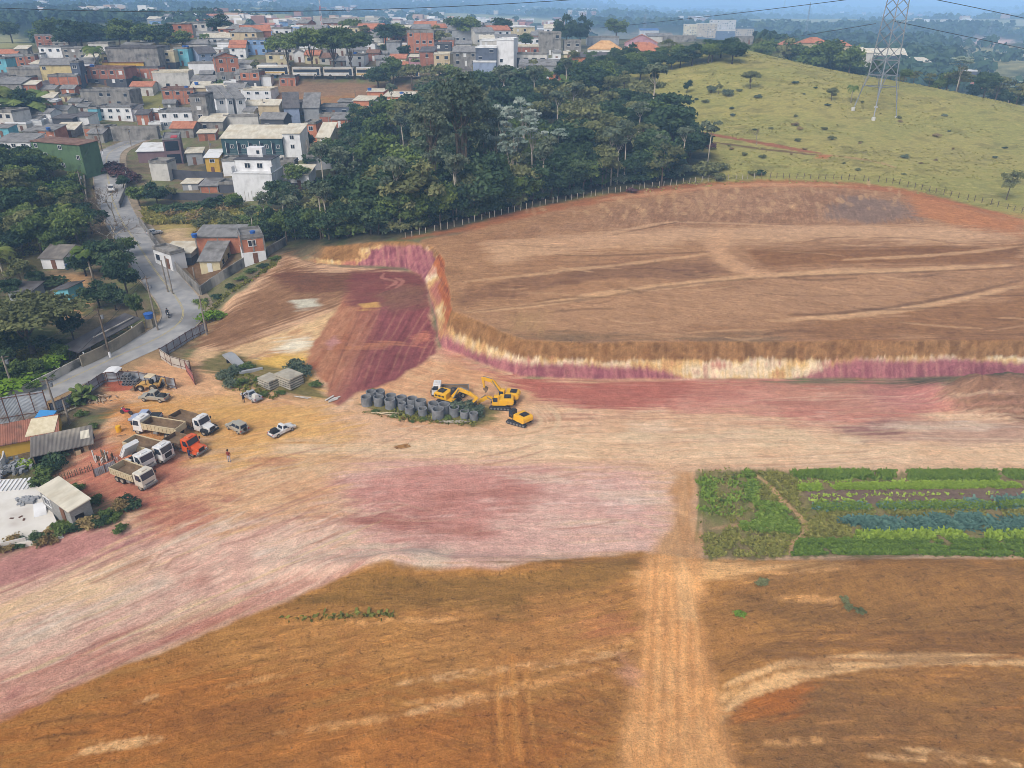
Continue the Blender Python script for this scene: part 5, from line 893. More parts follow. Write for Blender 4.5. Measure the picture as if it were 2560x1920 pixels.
# ------------------------------------------------------------------ materials of the buildings
def brick_mat(name, c1, c2, mortar):
    m, t, b = prin(name, c1, .92); N, L = t.nodes.new, t.links.new
    tc = N('ShaderNodeTexCoord'); sx = N('ShaderNodeSeparateXYZ'); L(tc.outputs['Object'], sx.inputs[0]); ad = N('ShaderNodeMath'); L(sx.outputs[0], ad.inputs[0]); L(sx.outputs[1], ad.inputs[1])
    cx = N('ShaderNodeCombineXYZ'); L(ad.outputs[0], cx.inputs[0]); L(sx.outputs[2], cx.inputs[1])
    br = N('ShaderNodeTexBrick'); br.inputs['Scale'].default_value = 3; br.inputs['Color1'].default_value = (*c1, 1); br.inputs['Color2'].default_value = (*c2, 1); br.inputs['Mortar'].default_value = (*mortar, 1); br.inputs['Mortar Size'].default_value = .03; L(cx.outputs[0], br.inputs['Vector'])
    n = N('ShaderNodeTexNoise'); n.inputs['Scale'].default_value = .6; n.inputs['Detail'].default_value = 5; L(tc.outputs['Object'], n.inputs['Vector'])
    mr = N('ShaderNodeMapRange'); mr.inputs[1].default_value = .3; mr.inputs[2].default_value = .7; mr.inputs[3].default_value = .7; mr.inputs[4].default_value = 1.15; L(n.outputs['Fac'], mr.inputs[0])
    sc_ = N('ShaderNodeVectorMath'); sc_.operation = 'SCALE'; L(br.outputs[0], sc_.inputs[0]); L(mr.outputs[0], sc_.inputs['Scale']); L(sc_.outputs[0], b.inputs['Base Color']); return m
def T(*c, k=.82): return tuple(float(q) for q in C(*c, k))
def plaster(name, c, dirt=.62): return noisy(name, T(*c), tuple(q * .88 for q in T(*c)), .9, c3=tuple(q * dirt for q in T(*c)), scale3=.45, stretch=(1, 1, .35))
WM = dict(white=plaster('white plaster', (238,238,240), .74), cream=plaster('cream plaster', (222,208,170)), yellow=plaster('yellow plaster', (226,206,150)), grey=plaster('grey plaster', (160,162,166)), dark=plaster('dark plaster', (84,84,90)), pale=plaster('pale plaster', (212,208,202)),
    blue=plaster('light blue plaster', (132,164,208)), green=plaster('green plaster', (96,124,88)), teal=plaster('dark teal plaster', (62,92,98)), orange=plaster('orange plaster', (214,140,104)), pink=plaster('pink plaster', (196,150,160)), mauve=plaster('mauve plaster', (136,112,116)), bluegrey=plaster('blue grey plaster', (150,164,190)), turq=plaster('turquoise plaster', (120,190,206)), gold=plaster('golden plaster', (214,172,70)), slate=plaster('slate plaster', (98,106,122)), beige=plaster('beige plaster', (204,184,150)),
    brick=brick_mat('clay block', T(186,104,70), T(204,122,84), T(170,140,120)), brick2=brick_mat('dark clay block', T(158,88,64), T(178,104,76), T(150,128,112)),
    concrete=noisy('bare concrete', T(128,124,120), T(156,152,146), .8, c3=T(88,86,84), scale3=.4, stretch=(1, 1, .4)), block=brick_mat('grey concrete block', T(150,150,150), T(166,165,162), T(124,122,120)))
def ribbed(name, c1, c2, c3=None, w=7, metal=0, rough=.7, rust=.35):
    m = noisy(name, T(*c1), T(*c2), 1.2, rough, c3=None if c3 is None else T(*c3), scale3=rust, metal=metal, stretch=(1, .3, 1)); t = m.node_tree; N, L = t.nodes.new, t.links.new; b = t.nodes['Principled BSDF']
    tc = N('ShaderNodeTexCoord'); wv = N('ShaderNodeTexWave'); wv.inputs['Scale'].default_value = w / 6.28 * 2; wv.bands_direction = 'X'; L(tc.outputs['Object'], wv.inputs['Vector'])
    bp = N('ShaderNodeBump'); bp.inputs['Strength'].default_value = .5; bp.inputs['Distance'].default_value = .06; L(wv.outputs['Fac'], bp.inputs['Height']); L(bp.outputs[0], b.inputs['Normal']); return m
RM = dict(fibre=ribbed('fibre cement sheets', (126,124,124), (150,148,146), (100,96,92)), dark=ribbed('dark roof sheets', (92,88,90), (112,108,108), (76,70,68)), cream=ribbed('cream roof sheets', (202,194,176), (226,218,200), (196,182,156)), white=ribbed('white roof sheets', (226,228,230), (236,236,236), (200,198,196)),
    tile=ribbed('clay tiles', (176,110,82), (196,132,102), (140,92,74), w=4), redtile=ribbed('old red tiles', (134,88,72), (162,108,88), (96,78,68), w=4, rust=.7), tan=ribbed('tan tiles', (202,156,106), (216,176,128), (176,132,92), w=4), rust=ribbed('rusty sheets', (124,92,78), (146,116,98), (106,70,54)), slab=WM['concrete'], bluemetal=ribbed('blue sheets', (54,92,150), (70,110,168)), old=ribbed('old patched sheets', (104,98,94), (128,122,116), (154,146,134), rust=.25))
PANE = prin('window glass', T(44,50,60), .15, spec=.6)[0]; FRAME = prin('white frames', T(226,226,226), .5)[0]; DARKHOLE = prin('unlit opening', T(34,32,34), .9)[0]; DOORM = noisy('door paint', T(112,78,60), T(130,94,74), 3); GATE = ribbed('gate sheets', (120,124,132), (140,144,150)); TANK = prin('blue tank plastic', T(52,100,176), .5)[0]; BLACKM = noisy('black metal', T(38,38,40), T(54,54,56), 3, .6)
def put_window(p, x, z, w_, h_, lod, y=0, kind='window', frame=FRAME, pane=PANE):
    if lod > 1:
        f = MB(); t_ = .09
        f.box(x, y - .05, z - t_, w_ + 2 * t_, .12, t_).box(x, y - .05, z + h_, w_ + 2 * t_, .12, t_).box(x - w_ / 2 - t_ / 2, y - .05, z, t_, .12, h_).box(x + w_ / 2 + t_ / 2, y - .05, z, t_, .12, h_).box(x, y - .035, z, .06, .07, h_)
        o = f.build(kind, frame, p); MB().box(x, y - .02, z, w_, .06, h_).build('pane', pane, o)
    else: MB().box(x, y - .03, z, w_, .12, h_, 0).box(x, y - .045, z - .1, w_ + .2, .15, .1, 1).box(x, y - .045, z + h_, w_ + .2, .13, .08, 1).build(kind, [pane, frame], p)
HOUSES, HB = [], []
def house(u0, u1, vb, vt, wall, roof, rc, label, depth=8, yaw=0, win=None, lod=1, rise=None, name='house', low=None, lowh=.5, cat='house', door=True, over=.35, side=None, xyz=None, dims=None, parapet=.5, posts=None, group=None):
    """a house by its front: left, right, foot and eave in the photo, standing on the ground found there"""
    if xyz is None:
        x, y, z = G((u0 + u1) / 2, vb); s = ppm(x, y, z); ya = math.radians(yaw); w_ = (u1 - u0) / s / max(.35, abs(math.cos(ya) - x / y * math.sin(ya))); h = max(1.8, (vb - vt) / s / .975)
    else: x, y, z = xyz; w_, h = dims; ya = math.radians(yaw)
    p = thing(name, label, cat, (x, y, z), ya, group); a = MB(); d = depth
    rise = rise if rise is not None else (0 if roof == 'flat' else min(w_, d) * .22)
    m0 = 1 if low else 0; hl = h * lowh if low else 0
    if low: a.box(0, d / 2, -5, w_ + .06, d + .06, 5 + hl, 1)
    zb = hl if low else -5
    if roof == 'gx': a.prism([(0, zb), (d, zb), (d, h), (d / 2, h + rise), (0, h)], -w_ / 2, w_ / 2, 0, axis='x')
    elif roof == 'gy': a.prism([(-w_ / 2, zb), (w_ / 2, zb), (w_ / 2, h), (0, h + rise), (-w_ / 2, h)], 0, d, 0)
    elif roof == 'shed': a.prism([(0, zb), (d, zb), (d, h + rise), (0, h)], -w_ / 2, w_ / 2, 0, axis='x')
    elif roof == 'side': a.prism([(-w_ / 2, zb), (w_ / 2, zb), (w_ / 2, h + rise), (-w_ / 2, h)], 0, d, 0)
    else: a.box(0, d / 2, zb, w_, d, h - zb)
    a.build('wall', [WM[wall], WM[low or wall]], p)
    r = MB(); o_ = over; th = .14
    if roof == 'flat':
        r.box(0, d / 2, h + .003, w_ + .3, d + .3, .16)
        if parapet: r.box(0, .05, h + .16, w_, .15, parapet).box(0, d - .05, h + .16, w_, .15, parapet).box(-w_ / 2 + .05, d / 2, h + .16, .15, d - .3, parapet).box(w_ / 2 - .05, d / 2, h + .16, .15, d - .3, parapet)
    elif roof == 'gx':
        k = rise / (d / 2)
        for sg, ya_, yb_ in ((1, -o_, d / 2), (-1, d + o_, d / 2)): r.prism([(ya_, h - o_ * k + .01), (yb_, h + rise + .01), (yb_, h + rise + th), (ya_, h - o_ * k + th)], -w_ / 2 - o_, w_ / 2 + o_, axis='x')
    elif roof == 'gy':
        k = rise / (w_ / 2)
        for xa_ in (-w_ / 2 - o_, w_ / 2 + o_): r.prism([(xa_, h - o_ * k + .01), (0, h + rise + .01), (0, h + rise + th), (xa_, h - o_ * k + th)], -o_, d + o_)
    elif roof == 'hip':
        e = o_; q = min(w_, d) / 2; pts = [(-w_ / 2 - e, -e, h), (w_ / 2 + e, -e, h), (w_ / 2 + e, d + e, h), (-w_ / 2 - e, d + e, h)]
        rdg = [(-w_ / 2 + q, d / 2, h + rise), (w_ / 2 - q, d / 2, h + rise)] if w_ > d else [(0, q, h + rise), (0, d - q, h + rise)]
        f = [(0,1,5,4), (2,3,4,5), (1,2,5), (3,0,4)] if w_ > d else [(0,1,4), (1,2,5,4), (2,3,5), (3,0,4,5)]
        r.add(pts + rdg, f + [(3, 2, 1, 0)])
    elif roof == 'shed': k = rise / d; r.prism([(-o_, h - o_ * k + .01), (d + o_, h + rise + o_ * k + .01), (d + o_, h + rise + o_ * k + th), (-o_, h - o_ * k + th)], -w_ / 2 - o_, w_ / 2 + o_, axis='x')
    elif roof == 'side': k = rise / w_; r.prism([(-w_ / 2 - o_, h - o_ * k + .01), (w_ / 2 + o_, h + rise + o_ * k + .01), (w_ / 2 + o_, h + rise + o_ * k + th), (-w_ / 2 - o_, h - o_ * k + th)], -o_, d + o_)
    r.build('roof', RM[rc] if rc in RM else WM[rc], p)
    if 'brick' in wall and lod:          # concrete frame of an unplastered house
        f = MB(); n = max(2, int(w_ / 3)); [f.box(-w_ / 2 + w_ * i / n, -.02, zb, .28, .1, h - zb) for i in range(n + 1)]; f.box(0, -.025, h - .3, w_, .1, .3); f.build('concrete_frame', WM['concrete'], p)
    nf = max(1, round(h / 2.7)); nw = max(1, int(w_ / 3.0)); fh = h / nf
    if win is None: win = 1
    rr = random.Random(int(u0 * 7 + vb * 13 + w_ * 5))
    if win:
        for fl in range(nf):
            for i in range(nw):
                xx = -w_ / 2 + w_ * (i + .5) / nw + rr.uniform(-.2, .2); ww = min(1.3, w_ / nw * .5) * rr.uniform(.8, 1.1)
                if fl == 0 and door and i == nw // 2: MB().box(xx, -.03, 0.02, .9, .1, min(2.1, fh * .8)).build('door', DOORM if rr.random() < .5 else FRAME, p); continue
                if win < 1 and rr.random() > win: continue
                put_window(p, xx, fl * fh + fh * .36, ww, min(1.2, fh * .42), lod, pane=PANE if rr.random() < .85 else FRAME)
        if side is not None:
            for i in range(side): f = MB().box(w_ / 2 + .02, d * (i + .6) / (side + .3), fh * .38, .1, 1.1, 1.0).box(w_ / 2 + .03, d * (i + .6) / (side + .3), fh * .38 - .1, .12, 1.3, .1, 1); f.build('window', [PANE, FRAME], p)
    HOUSES.append((p, w_, h, d, rise, roof)); ua_, va_ = proj(x - w_ / 2, y, z); ub_, vb2 = proj(x + w_ / 2, y, z + h); HB.append((ua_, ub_, vb2, va_)); return p, w_, h, d
TANKP = None
def tank(hs, fx, fy, label, s=1.0, color=None):
    """a water tank standing on a roof"""
    global TANKP
    p, w_, h, d = hs[:4]; R = Matrix.Rotation(p.rotation_euler.z, 3, 'Z'); q = R @ Vector((w_ * fx, d * fy, h + .165)) + Vector(p.location)
    o = thing('water_tank', label, 'water tank', q, 0, 'blue water tanks on the roofs'); o.scale = (s, s, s)
    if TANKP is None:
        TANKP = [MB().cyl(0, 0, 0, .62, .75, 14, 0, .75).data if False else None]
        a = MB().cyl(0, 0, 0, .62, .8, 14, 0, .76).build('body', TANK, o, smooth=False); b = MB().cyl(0, 0, .803, .8, .1, 14, 0).cyl(0, 0, .9, .74, .12, 14, 0, .3).build('lid', TANK, o); TANKP = [a.data, b.data]
    else: link(bpy.data.objects.new('body', TANKP[0]), o); link(bpy.data.objects.new('lid', TANKP[1]), o)
    return o
def hp(hs, x, y, z): 
    p = hs[0]; return Matrix.Rotation(p.rotation_euler.z, 3, 'Z') @ Vector((x, y, z)) + Vector(p.location)

# ------------------------------------------------------------------ houses that the photo shows one by one
h = house
h(95,212,424,362,'green','shed','rust','long plain green wall building with rusty roof edge by the road',6,-22,win=.3,lod=2,rise=.3,door=False)
h(0,84,395,357,'white','shed','fibre','white low house at the left edge beside the green building',7,-6,lod=2,rise=1.2,side=1)
a = h(98,142,356,328,'brick','shed','fibre','small brick house with grey sheet roof behind the green building',6,-8,lod=1,rise=.9); tank(a,.3,-.1,'blue water tank on the small brick house behind the green building',.9)
h(64,100,352,330,'concrete','shed','fibre','grey block annex left of the small brick house',6,-8,lod=1,rise=.7)
h(-20,40,324,284,'pale','flat','slab','tall pale concrete house at the far left edge',8,-10,lod=1)
h(-10,26,344,322,'turq','shed','fibre','small turquoise house at the left edge below the concrete one',5,0,rise=.5)
a = h(186,226,320,294,'white','shed','dark','white cottage with long dark sheet roof below the concrete house',6,-4,lod=2,rise=.7,side=0); h(137,187,322,298,'dark','shed','dark','dark walled shed joined to the white cottage',6,-4,win=0,rise=.6)
a = h(248,333,302,272,'white','flat','fibre','white single storey house with flat grey roof on the slope',7,-3,lod=2); h(226,249,302,275,'turq','flat','slab','pale turquoise annex beside the white single storey house',6,-3)
a = h(208,330,268,232,'concrete','flat','slab','bare concrete house on tall pillars in mid slope',8,-6,lod=1,win=.4)
a = h(107,192,198,166,'yellow','gx','fibre','pale yellow two storey house with grey gabled roof',11,12,lod=2,rise=2.2,win=.5,door=False); h(190,212,222,164,'slate','flat','fibre','narrow blue grey stair tower joined to the yellow house',6,10,lod=2,door=False)
h(128,200,224,194,'brick','flat','slab','brick terrace house standing below the yellow house',7,0,lod=1,low='dark',lowh=.35,win=.3)
a = h(212,318,214,176,'brick2','flat','rust','curved brick house with dark open floors right of the yellow house',9,-6,lod=1,low='dark',lowh=.4); tank(a,-.32,.3,'dark water tank on the curved brick house',1.2)
h(258,362,176,158,'gold','shed','redtile','long low building with red and yellow eave band',5,0,win=0,rise=.6); h(258,336,160,137,'cream','shed','dark','cream house with white windows behind the red and yellow eave',7,0,rise=1.0)
h(276,404,182,128,'concrete','flat','dark','large windowless grey hall on the slope',14,2,win=0,lod=1)
h(104,160,152,122,'white','flat','fibre','long white house with dark windows behind the yellow house',8,-8,lod=1); h(160,217,148,124,'concrete','flat','fibre','raw concrete half of the long white house',8,-8,win=.6)
h(93,134,118,92,'brick2','flat','fibre','dark two storey building on the left near the meadow',8,0); h(134,173,120,94,'concrete','flat','slab','grey unfinished block beside the dark building near the meadow',8,0)
h(-5,46,150,136,'white','gx','tile','house with bright orange tile roof at the upper left edge',7,0,rise=1.6); h(15,66,168,144,'brick','shed','fibre','brick house with grey roof under the orange roof at the left',7,-5,rise=.6); h(-8,24,188,152,'turq','flat','slab','light blue narrow house at the left edge',7,0); h(90,108,160,139,'white','flat','slab','small white block left of the yellow house',6,0); h(66,92,166,142,'brick2','flat','slab','brown brick block between the left edge and the yellow house',6,0)
h(18,72,224,198,'brick','flat','slab','low orange brick house above the banana clump',7,-5,lod=1); h(25,108,205,176,'concrete','flat','slab','wide grey concrete wall house left of the yellow house',7,-4,win=0)
h(380,456,130,112,'beige','gx','cream','wide barn with cream sheet roof near the grove',10,8,win=0,rise=1.5)
h(408,442,174,134,'cream','flat','cream','narrow white house with dark garage opening beside the light blue one',9,2,lod=1,low='dark',lowh=.4); a = h(442,476,165,127,'turq','flat','slab','pale blue house with roof tanks left of the grey gabled house',8,0); tank(a,0,.5,'pair tank on the pale blue house, front one',1.0); tank(a,.25,.5,'pair tank on the pale blue house, right one',1.0)
h(500,545,160,136,'bluegrey','gx','dark','blue grey house with dark gabled roof and green windows',11,38,lod=2,rise=2.4)
h(474,544,184,162,'white','flat','slab','long white yard wall building below the grey gabled house',5,4,win=0)
h(577,617,148,122,'white','gx','tile','white house under a bright orange gabled roof',9,6,rise=2.6,lod=1,door=False); h(616,668,137,104,'blue','flat','fibre','sky blue two storey house right of the orange roof',8,-4,lod=1)
a = h(546,604,206,150,'brick','gy','dark','tall brick tower house with grey lower floor',9,24,lod=2,low='concrete',lowh=.42,rise=1.6)
h(605,652,222,184,'brick','flat','slab','brick house over a dark garage left of the bus embankment',7,-3,low='dark',lowh=.5)
a = h(388,478,224,186,'pale','flat','cream','old stained cream building with dark left bay',9,8,lod=1,win=.4)
a = h(411,490,262,228,'brick','flat','rust','row of narrow brick units with blue tanks',8,10,lod=1); tank(a,.25,.3,'blue water tank on the row of brick units'); tank(a,.4,.75,'blue water tank behind the row of brick units, back left'); a = h(481,524,250,222,'beige','shed','cream','plain beige gabled wall above the brick units',8,10,win=0,rise=1.4); tank((a[0],a[1],a[2]+.6,a[3]),-.2,.4,'double blue tank on the plain beige house')
a = h(404,486,322,284,'white','flat','fibre','white house over a wide grey garage gate',8,4,lod=2,low='grey',lowh=.42); h(372,402,306,282,'brick','flat','white','small brick annex left of the white garage house',6,4)
h(487,527,322,248,'concrete','flat','dark','narrow grey three storey house with a green gate',9,4,lod=2)
for k, (ua, ub, vv, lb) in enumerate([(546,572,291,'white terrace house with grey roof, left unit of the pair'), (574,588,291,'slim middle unit of the white terrace pair with balcony'), (596,618,288,'white terrace house with grey roof, right unit of the pair')]): h(ua,ub,vv,250,'white','shed','fibre',lb,11,34,lod=2,rise=3.2)
h(612,680,256,229,'white','flat','cream','white house with blue windows behind the terrace pair',9,-2,lod=2)
h(562,648,318,294,'pale','flat','slab','long white garden wall block below the terrace pair',2.5,4,win=0)
h(650,702,302,266,'beige','gx','cream','beige weathered barn with stained walls beside the terrace pair',9,0,win=.3,rise=1.4)
h(714,752,310,273,'bluegrey','shed','dark','tall white sided house with steep dark roof, left of two alike',10,14,win=0,rise=3.8); h(762,800,304,272,'grey','shed','fibre','tall grey house with steep pale roof, right of two alike',10,8,win=0,rise=3.6)
a = h(418,460,412,353,'mauve','flat','fibre','modern box house with two black glass fronts',13,20,win=0,parapet=.3)
for zz in (.4, 4.0): MB().box(0, -.03, zz, a[1] * .8, .12, 2.6).build('shop_window', PANE, a[0])
o = MB().box(a[1] * .18, 4, a[2] + .2, a[1] * .4, 4, .12).build('red_roof_panel', prin('red sheet', T(190,40,52), .5)[0], a[0])
h(348,418,406,380,'mauve','shed','white','low mauve walled garage under a pale metal canopy',9,10,win=0,rise=1.0); h(497,540,352,334,'brick','shed','cream','small brick lean-to behind the modern box house',5,10,win=.4,rise=.4); h(470,510,412,384,'grey','shed','cream','grey stair annex right of the modern box house',6,14,rise=.5)
a = h(563,712,412,350,'teal','shed','cream','long dark green row house with cream roof and white window frames',9,-1,win=0,lod=2,low='pale',lowh=.38,rise=2.2)
for i in range(5):
    xx = -a[1] * .36 + a[1] * .19 * i; put_window(a[0], xx + .5, a[2] * .64, .9, .8, 2); MB().box(xx - .8, -.03, a[2] * .42, .8, .1, a[2] * .4).box(xx - 1.3, -.04, a[2] * .4, .1, .14, a[2] * .5, 1).build('balcony_door', [PANE, FRAME], a[0]); MB().box(xx, -.05, a[2] * .41, a[1] * .16, .06, .06).box(xx, -.05, a[2] * .52, a[1] * .16, .06, .05).build('railing', FRAME, a[0])
for xx in (-.3, .3): MB().box(xx * a[1], -.06, .1, a[1] * .24, .1, a[2] * .3).build('garage_door', GATE, a[0])
h(714,757,402,338,'white','shed','cream','narrow white three storey house with red arched door',8,-2,lod=2,low='white',rise=1.4); h(767,795,358,314,'orange','flat','slab','slim orange two storey house between the white ones',7,-2,lod=2); h(797,828,388,346,'cream','shed','cream','cream house with large beige roof left of the wood',8,-4,lod=2,rise=2.8)
a = h(590,688,502,437,'white','flat','white','tall blank white building with a recessed top floor',8.5,-3,win=0,parapet=0)
u_ = MB().box(0, 5.2, a[2] + .2, a[1] * .92, 6.2, 2.7).build('top_floor', WM['white'], a[0])
for xx in (-1.5, 1.6): put_window(a[0], xx, a[2] + 1.0, 1.3, 1.1, 2, y=2.08)
MB().box(0, 5.2, a[2] + 2.903, a[1] * .96, 6.5, .16).box(0, 5, a[2] + 3.06, a[1] * .9, .2, .5).build('terrace_roof', WM['dark'], a[0]); u_ = MB().box(-.3, 6.2, a[2] + 3.07, 3.8, 2.6, 2.3).build('roof_room', WM['white'], a[0]); MB().box(.5, 4.88, a[2] + 3.9, .7, .1, .8).build('window', PANE, a[0])
f_ = MB(); [f_.box(-a[1] * .25 + k * .9, -.04, .3, .09, .08, 2.2 - .3 * (k % 2)) for k in range(6)]; f_.build('downpipe', WM['pale'], a[0])
[MB().box(q, 1, a[2] + .17, .2, 2, 1.4).build('terrace_parapet', WM['white'], a[0]) for q in (-a[1] / 2 + .1, a[1] / 2 - .1)]
h(728,775,472,438,'white','shed','cream','little white house with cream roof beside the wood',6,-4,lod=2,low='dark',lowh=.4,rise=1.2); a = h(518,552,432,396,'gold','shed','white','small yellow and white house left of the blank white building',7,6,lod=2,rise=1.0)
h(381,426,452,410,'pale','flat','slab','roofless hut with a pale green painted wall',5,-4,win=0); h(458,497,476,460,'grey','shed','cream','small grey tool shed with cream roof in the sloping yard',4,0,rise=.4,win=.3); h(503,546,482,470,'brick','shed','fibre','low brick lean-to with grey roof in the sloping yard',5,0,rise=.8,win=0)
h(550,592,482,462,'dark','flat','slab','dark block wall shed left of the blank white building',5,0,win=0); h(690,726,472,452,'pale','shed','cream','stacked pale sheet canopy right of the blank white building',4,0,rise=.3,win=0); h(560,592,440,405,'white','flat','slab','white garage with an arched opening left of the blank white building',6,0,win=0)
h(700,740,440,408,'concrete','flat','slab','grey retaining wall block below the white balcony house',4,0,win=0); h(770,830,425,395,'grey','flat','slab','grey block wall below the cream house',4,0,win=0)
h(215,268,350,322,'brick','flat','slab','orange brick boundary block at the top of the road',4,-4,win=0,low='concrete',lowh=.3); h(283,398,352,324,'concrete','flat','slab','long grey retaining wall with a gateway above the road',2,0,win=0); h(268,284,345,322,'pale','flat','slab','pale gatehouse beside the orange brick block',4,0,win=0)
# by the road and the works
a = h(503,553,680,652,'cream','shed','fibre','cream house with a big grey sloping roof inside the concrete wall',9,4,lod=2,rise=1.9,win=.4,side=2)
b = h(497,606,640,592,'brick','shed','fibre','long brick house with grey roof behind the cream one',6,2,lod=1,rise=.7,win=0); tank(b,-.47,-.15,'blue water tank on the left end of the long brick house',.8)
c = h(612,668,658,594,'brick','flat','fibre','two storey brick block with white lower floor at the yard corner',6,24,lod=2,low='white',lowh=.45,win=.5); tank(c,.1,.3,'white and blue tank on the two storey brick block',.7)
h(412,482,662,632,'grey','shed','cream','open carport with pale roof left of the cream house',6,0,low='dark',lowh=.6,rise=.5,win=0); h(392,432,668,630,'white','flat','slab','narrow white room built into the wall by the pavement',3,-38,lod=1,win=.7)
a = h(108,164,672,645,'white','gx','old','white cottage with old grey gabled roof among garden trees',9,-4,lod=2,rise=1.4,side=1,win=.3); MB().box(a[1] / 2 + .5, 3, -.6, .12, 7, 1.6).build('yard_wall', prin('blue wall paint', T(64,104,160), .8)[0], a[0])
h(140,176,750,736,'turq','side','dark','tiny turquoise hut with dark roof in the garden',4,-10,rise=.5,win=0); h(26,84,752,740,'grey','shed','dark','low grey shed roof half hidden by the spreading tree',4,0,win=0,rise=.4)
a = h(0,44,1152,1104,'gold','gx','redtile','old yellow house with patched red tile roof by the yard fence',7,18,lod=2,rise=1.5)
a2 = h(100,252,1290,1262,'block','shed','cream','small grey block house with cream sheet roof beside the pale yard',4,0,lod=2,win=0,rise=.3) if False else None
# the three buildings at the lower left
HOUSES.pop(); [bpy.data.objects.remove(o) for o in list(a[0].children_recursive) + [a[0]]]
a = h(0,157,1128,1094,'gold','gx','redtile','old yellow house with patched red tile roof by the yard fence',5.2,25,lod=2,rise=1.3,win=.5)
MB().add([(-.2, .15, a[2] + .22), (3.0, .1, a[2] + .2), (3.6, 2.3, a[2] + 1.33), (.6, 2.5, a[2] + 1.42)], [(0,1,2,3)]).add([(-.2, .15, a[2] + .26), (3.0, .1, a[2] + .24), (3.6, 2.3, a[2] + 1.37), (.6, 2.5, a[2] + 1.46)], [(3,2,1,0)]).build('roof_tarp', noisy('canvas tarp', T(206,192,160), T(226,214,186), 2), a[0])
x, y, z = G(164, 1146); p = thing('open_shed', 'open shed with sloping patched grey sheet roof before the yellow house', 'shed', (x, y, z), math.radians(27))
MB().prism([(-.3, 1.25), (3.4, 2.05), (3.4, 2.15), (-.3, 1.35)], -3.4, 3.4, axis='x').build('roof', RM['old'], p)
q_ = MB(); [q_.box(xx, 0, 0, .1, .1, 1.3) for xx in (-3.2, -1.1, 1.1, 3.2)]; q_.build('posts', BARK, p); MB().box(0, 3.1, -.3, 6.6, .15, 2.2).box(-3.2, 1.5, -.3, .12, 3, 1.6).build('back_wall', WM['dark'], p); MB().box(1.5, .12, 0, .6, .4, .7).box(-.5, .4, 0, .9, .5, .5).box(2.4, .5, 0, .5, .5, .9).build('clutter', WM['beige'], p)
[MB().box(*q, .03, rx=.213).build('pale_roof_sheet', RM['cream'], p) for q in ((-2.2, .9, 1.56, 1.1, 1.2), (2.5, 1.8, 1.78, 1.0, 1.6))]
P0, P1, P2 = [np.array(G(u, v)) for u, v in [(115,1276), (187,1322), (253,1304)]]; e_ = P1 - P0; ya_ = math.atan2(e_[1], e_[0]); n_ = np.array([-math.sin(ya_), math.cos(ya_)])
a = h(113,187,0,0,'block','shed','cream','small grey block house with cream sheet roof beside the pale yard',float((P2 - P1)[:2] @ n_),math.degrees(ya_),lod=2,rise=.3,win=.6,xyz=(*((P0 + P1) / 2)[:2], float(P1[2])),dims=(float(np.hypot(*e_[:2])), 2.2),over=.15)
MB().box(a[1] / 2 + .02, .8, .02, .1, .9, 1.4).build('doorway', DARKHOLE, a[0])
# middle of the town, right of the umbrella trees
h(736,762,156,134,'white','gy','slab','small white house with a rounded gable behind the buses',6,10,rise=1.2); h(764,800,160,140,'cream','gx','tile','cream house with tile roof behind the bus trees',8,0,rise=1.6); h(800,838,162,146,'pale','gx','rust','pale house with brownish roof behind the bus trees',8,0,rise=1.6)
a = h(866,911,166,142,'white','flat','slab','white house with a blue roof tank behind the third bus',8,-4); tank(a,-.1,.5,'blue water tank on the white house behind the third bus',1.0)
h(918,948,153,135,'brick2','gx','rust','low reddish brick house right of the umbrella trees',7,0,rise=1.2); h(912,939,130,112,'white','gy','slab','small white house with a round dark window on the ridge',6,0,rise=.8); h(968,1002,142,110,'grey','flat','slab','plain grey windowless wall house on the ridge',7,0,win=0)
h(1020,1086,132,86,'brick','flat','slab','tall orange brick house with open balconies on the ridge',9,-6,win=.6); h(1088,1136,118,101,'brick','flat','slab','long low brick house on the ridge right of the tall one',8,0,win=.5); a = h(1051,1086,174,134,'brick2','shed','dark','brick house with two white shutters and grey roof',8,-4,rise=1.4); h(1024,1052,174,146,'pink','shed','cream','pinkish house left of the one with white shutters',7,0,rise=.6)
h(1088,1128,142,114,'dark','flat','dark','dark house with one bright white shutter below the ridge',8,0); h(1087,1126,190,142,'beige','flat','cream','beige three storey house with balcony above the wood',8,-6,lod=1); h(1134,1194,166,134,'concrete','gx','fibre','grey house with wide hipped grey roof',9,0,rise=2.0); h(1140,1178,130,112,'pale','gx','fibre','pale house with grey roof on the ridge left of the white block',8,0,rise=1.4)
a = h(1190,1242,190,128,'slate','flat','white','slate grey block with white parapet and slit window',11,-4,win=.2,lod=1); h(1183,1240,194,160,'bluegrey','flat','white','pale blue lower block in front of the slate grey one',4,-4,win=0)
a = h(1242,1284,184,110,'white','flat','white','tall white modern building with stepped white roofs',12,-8,lod=1,win=.3); h(1205,1250,150,108,'pale','flat','white','white penthouse block behind the slate grey building',9,0,win=.3)
a = h(1284,1367,172,140,'pale','flat','slab','white yard wall building with four dark garage gates',4,-10,win=0)
for i in range(4): MB().box(-a[1] * .38 + a[1] * .25 * i, -.04, .1, a[1] * .14, .1, a[2] * .75).build('garage_door', BLACKM, a[0])
a = h(1251,1294,214,182,'orange','flat','white','round fronted orange house above the wood',8,-6,win=.4,low='dark',lowh=.2); a = h(1294,1330,200,177,'orange','flat','slab','orange house with two windows right of the round fronted one',7,-4); tank(a,.2,.4,'blue water tank on the orange house with two windows')
h(1298,1414,186,166,'grey','shed','fibre','very long grey roofed shed above the orange wall',8,-4,win=0,rise=1.6); h(1338,1402,204,188,'orange','flat','slab','low orange wall house at the upper edge of the wood',6,-4,win=.3); h(1240,1262,228,202,'white','flat','cream','white house with blue tank at the upper edge of the wood',7,0); h(1195,1240,232,212,'brick','shed','cream','brick hut with cream roof at the upper edge of the wood',6,0,rise=.6)
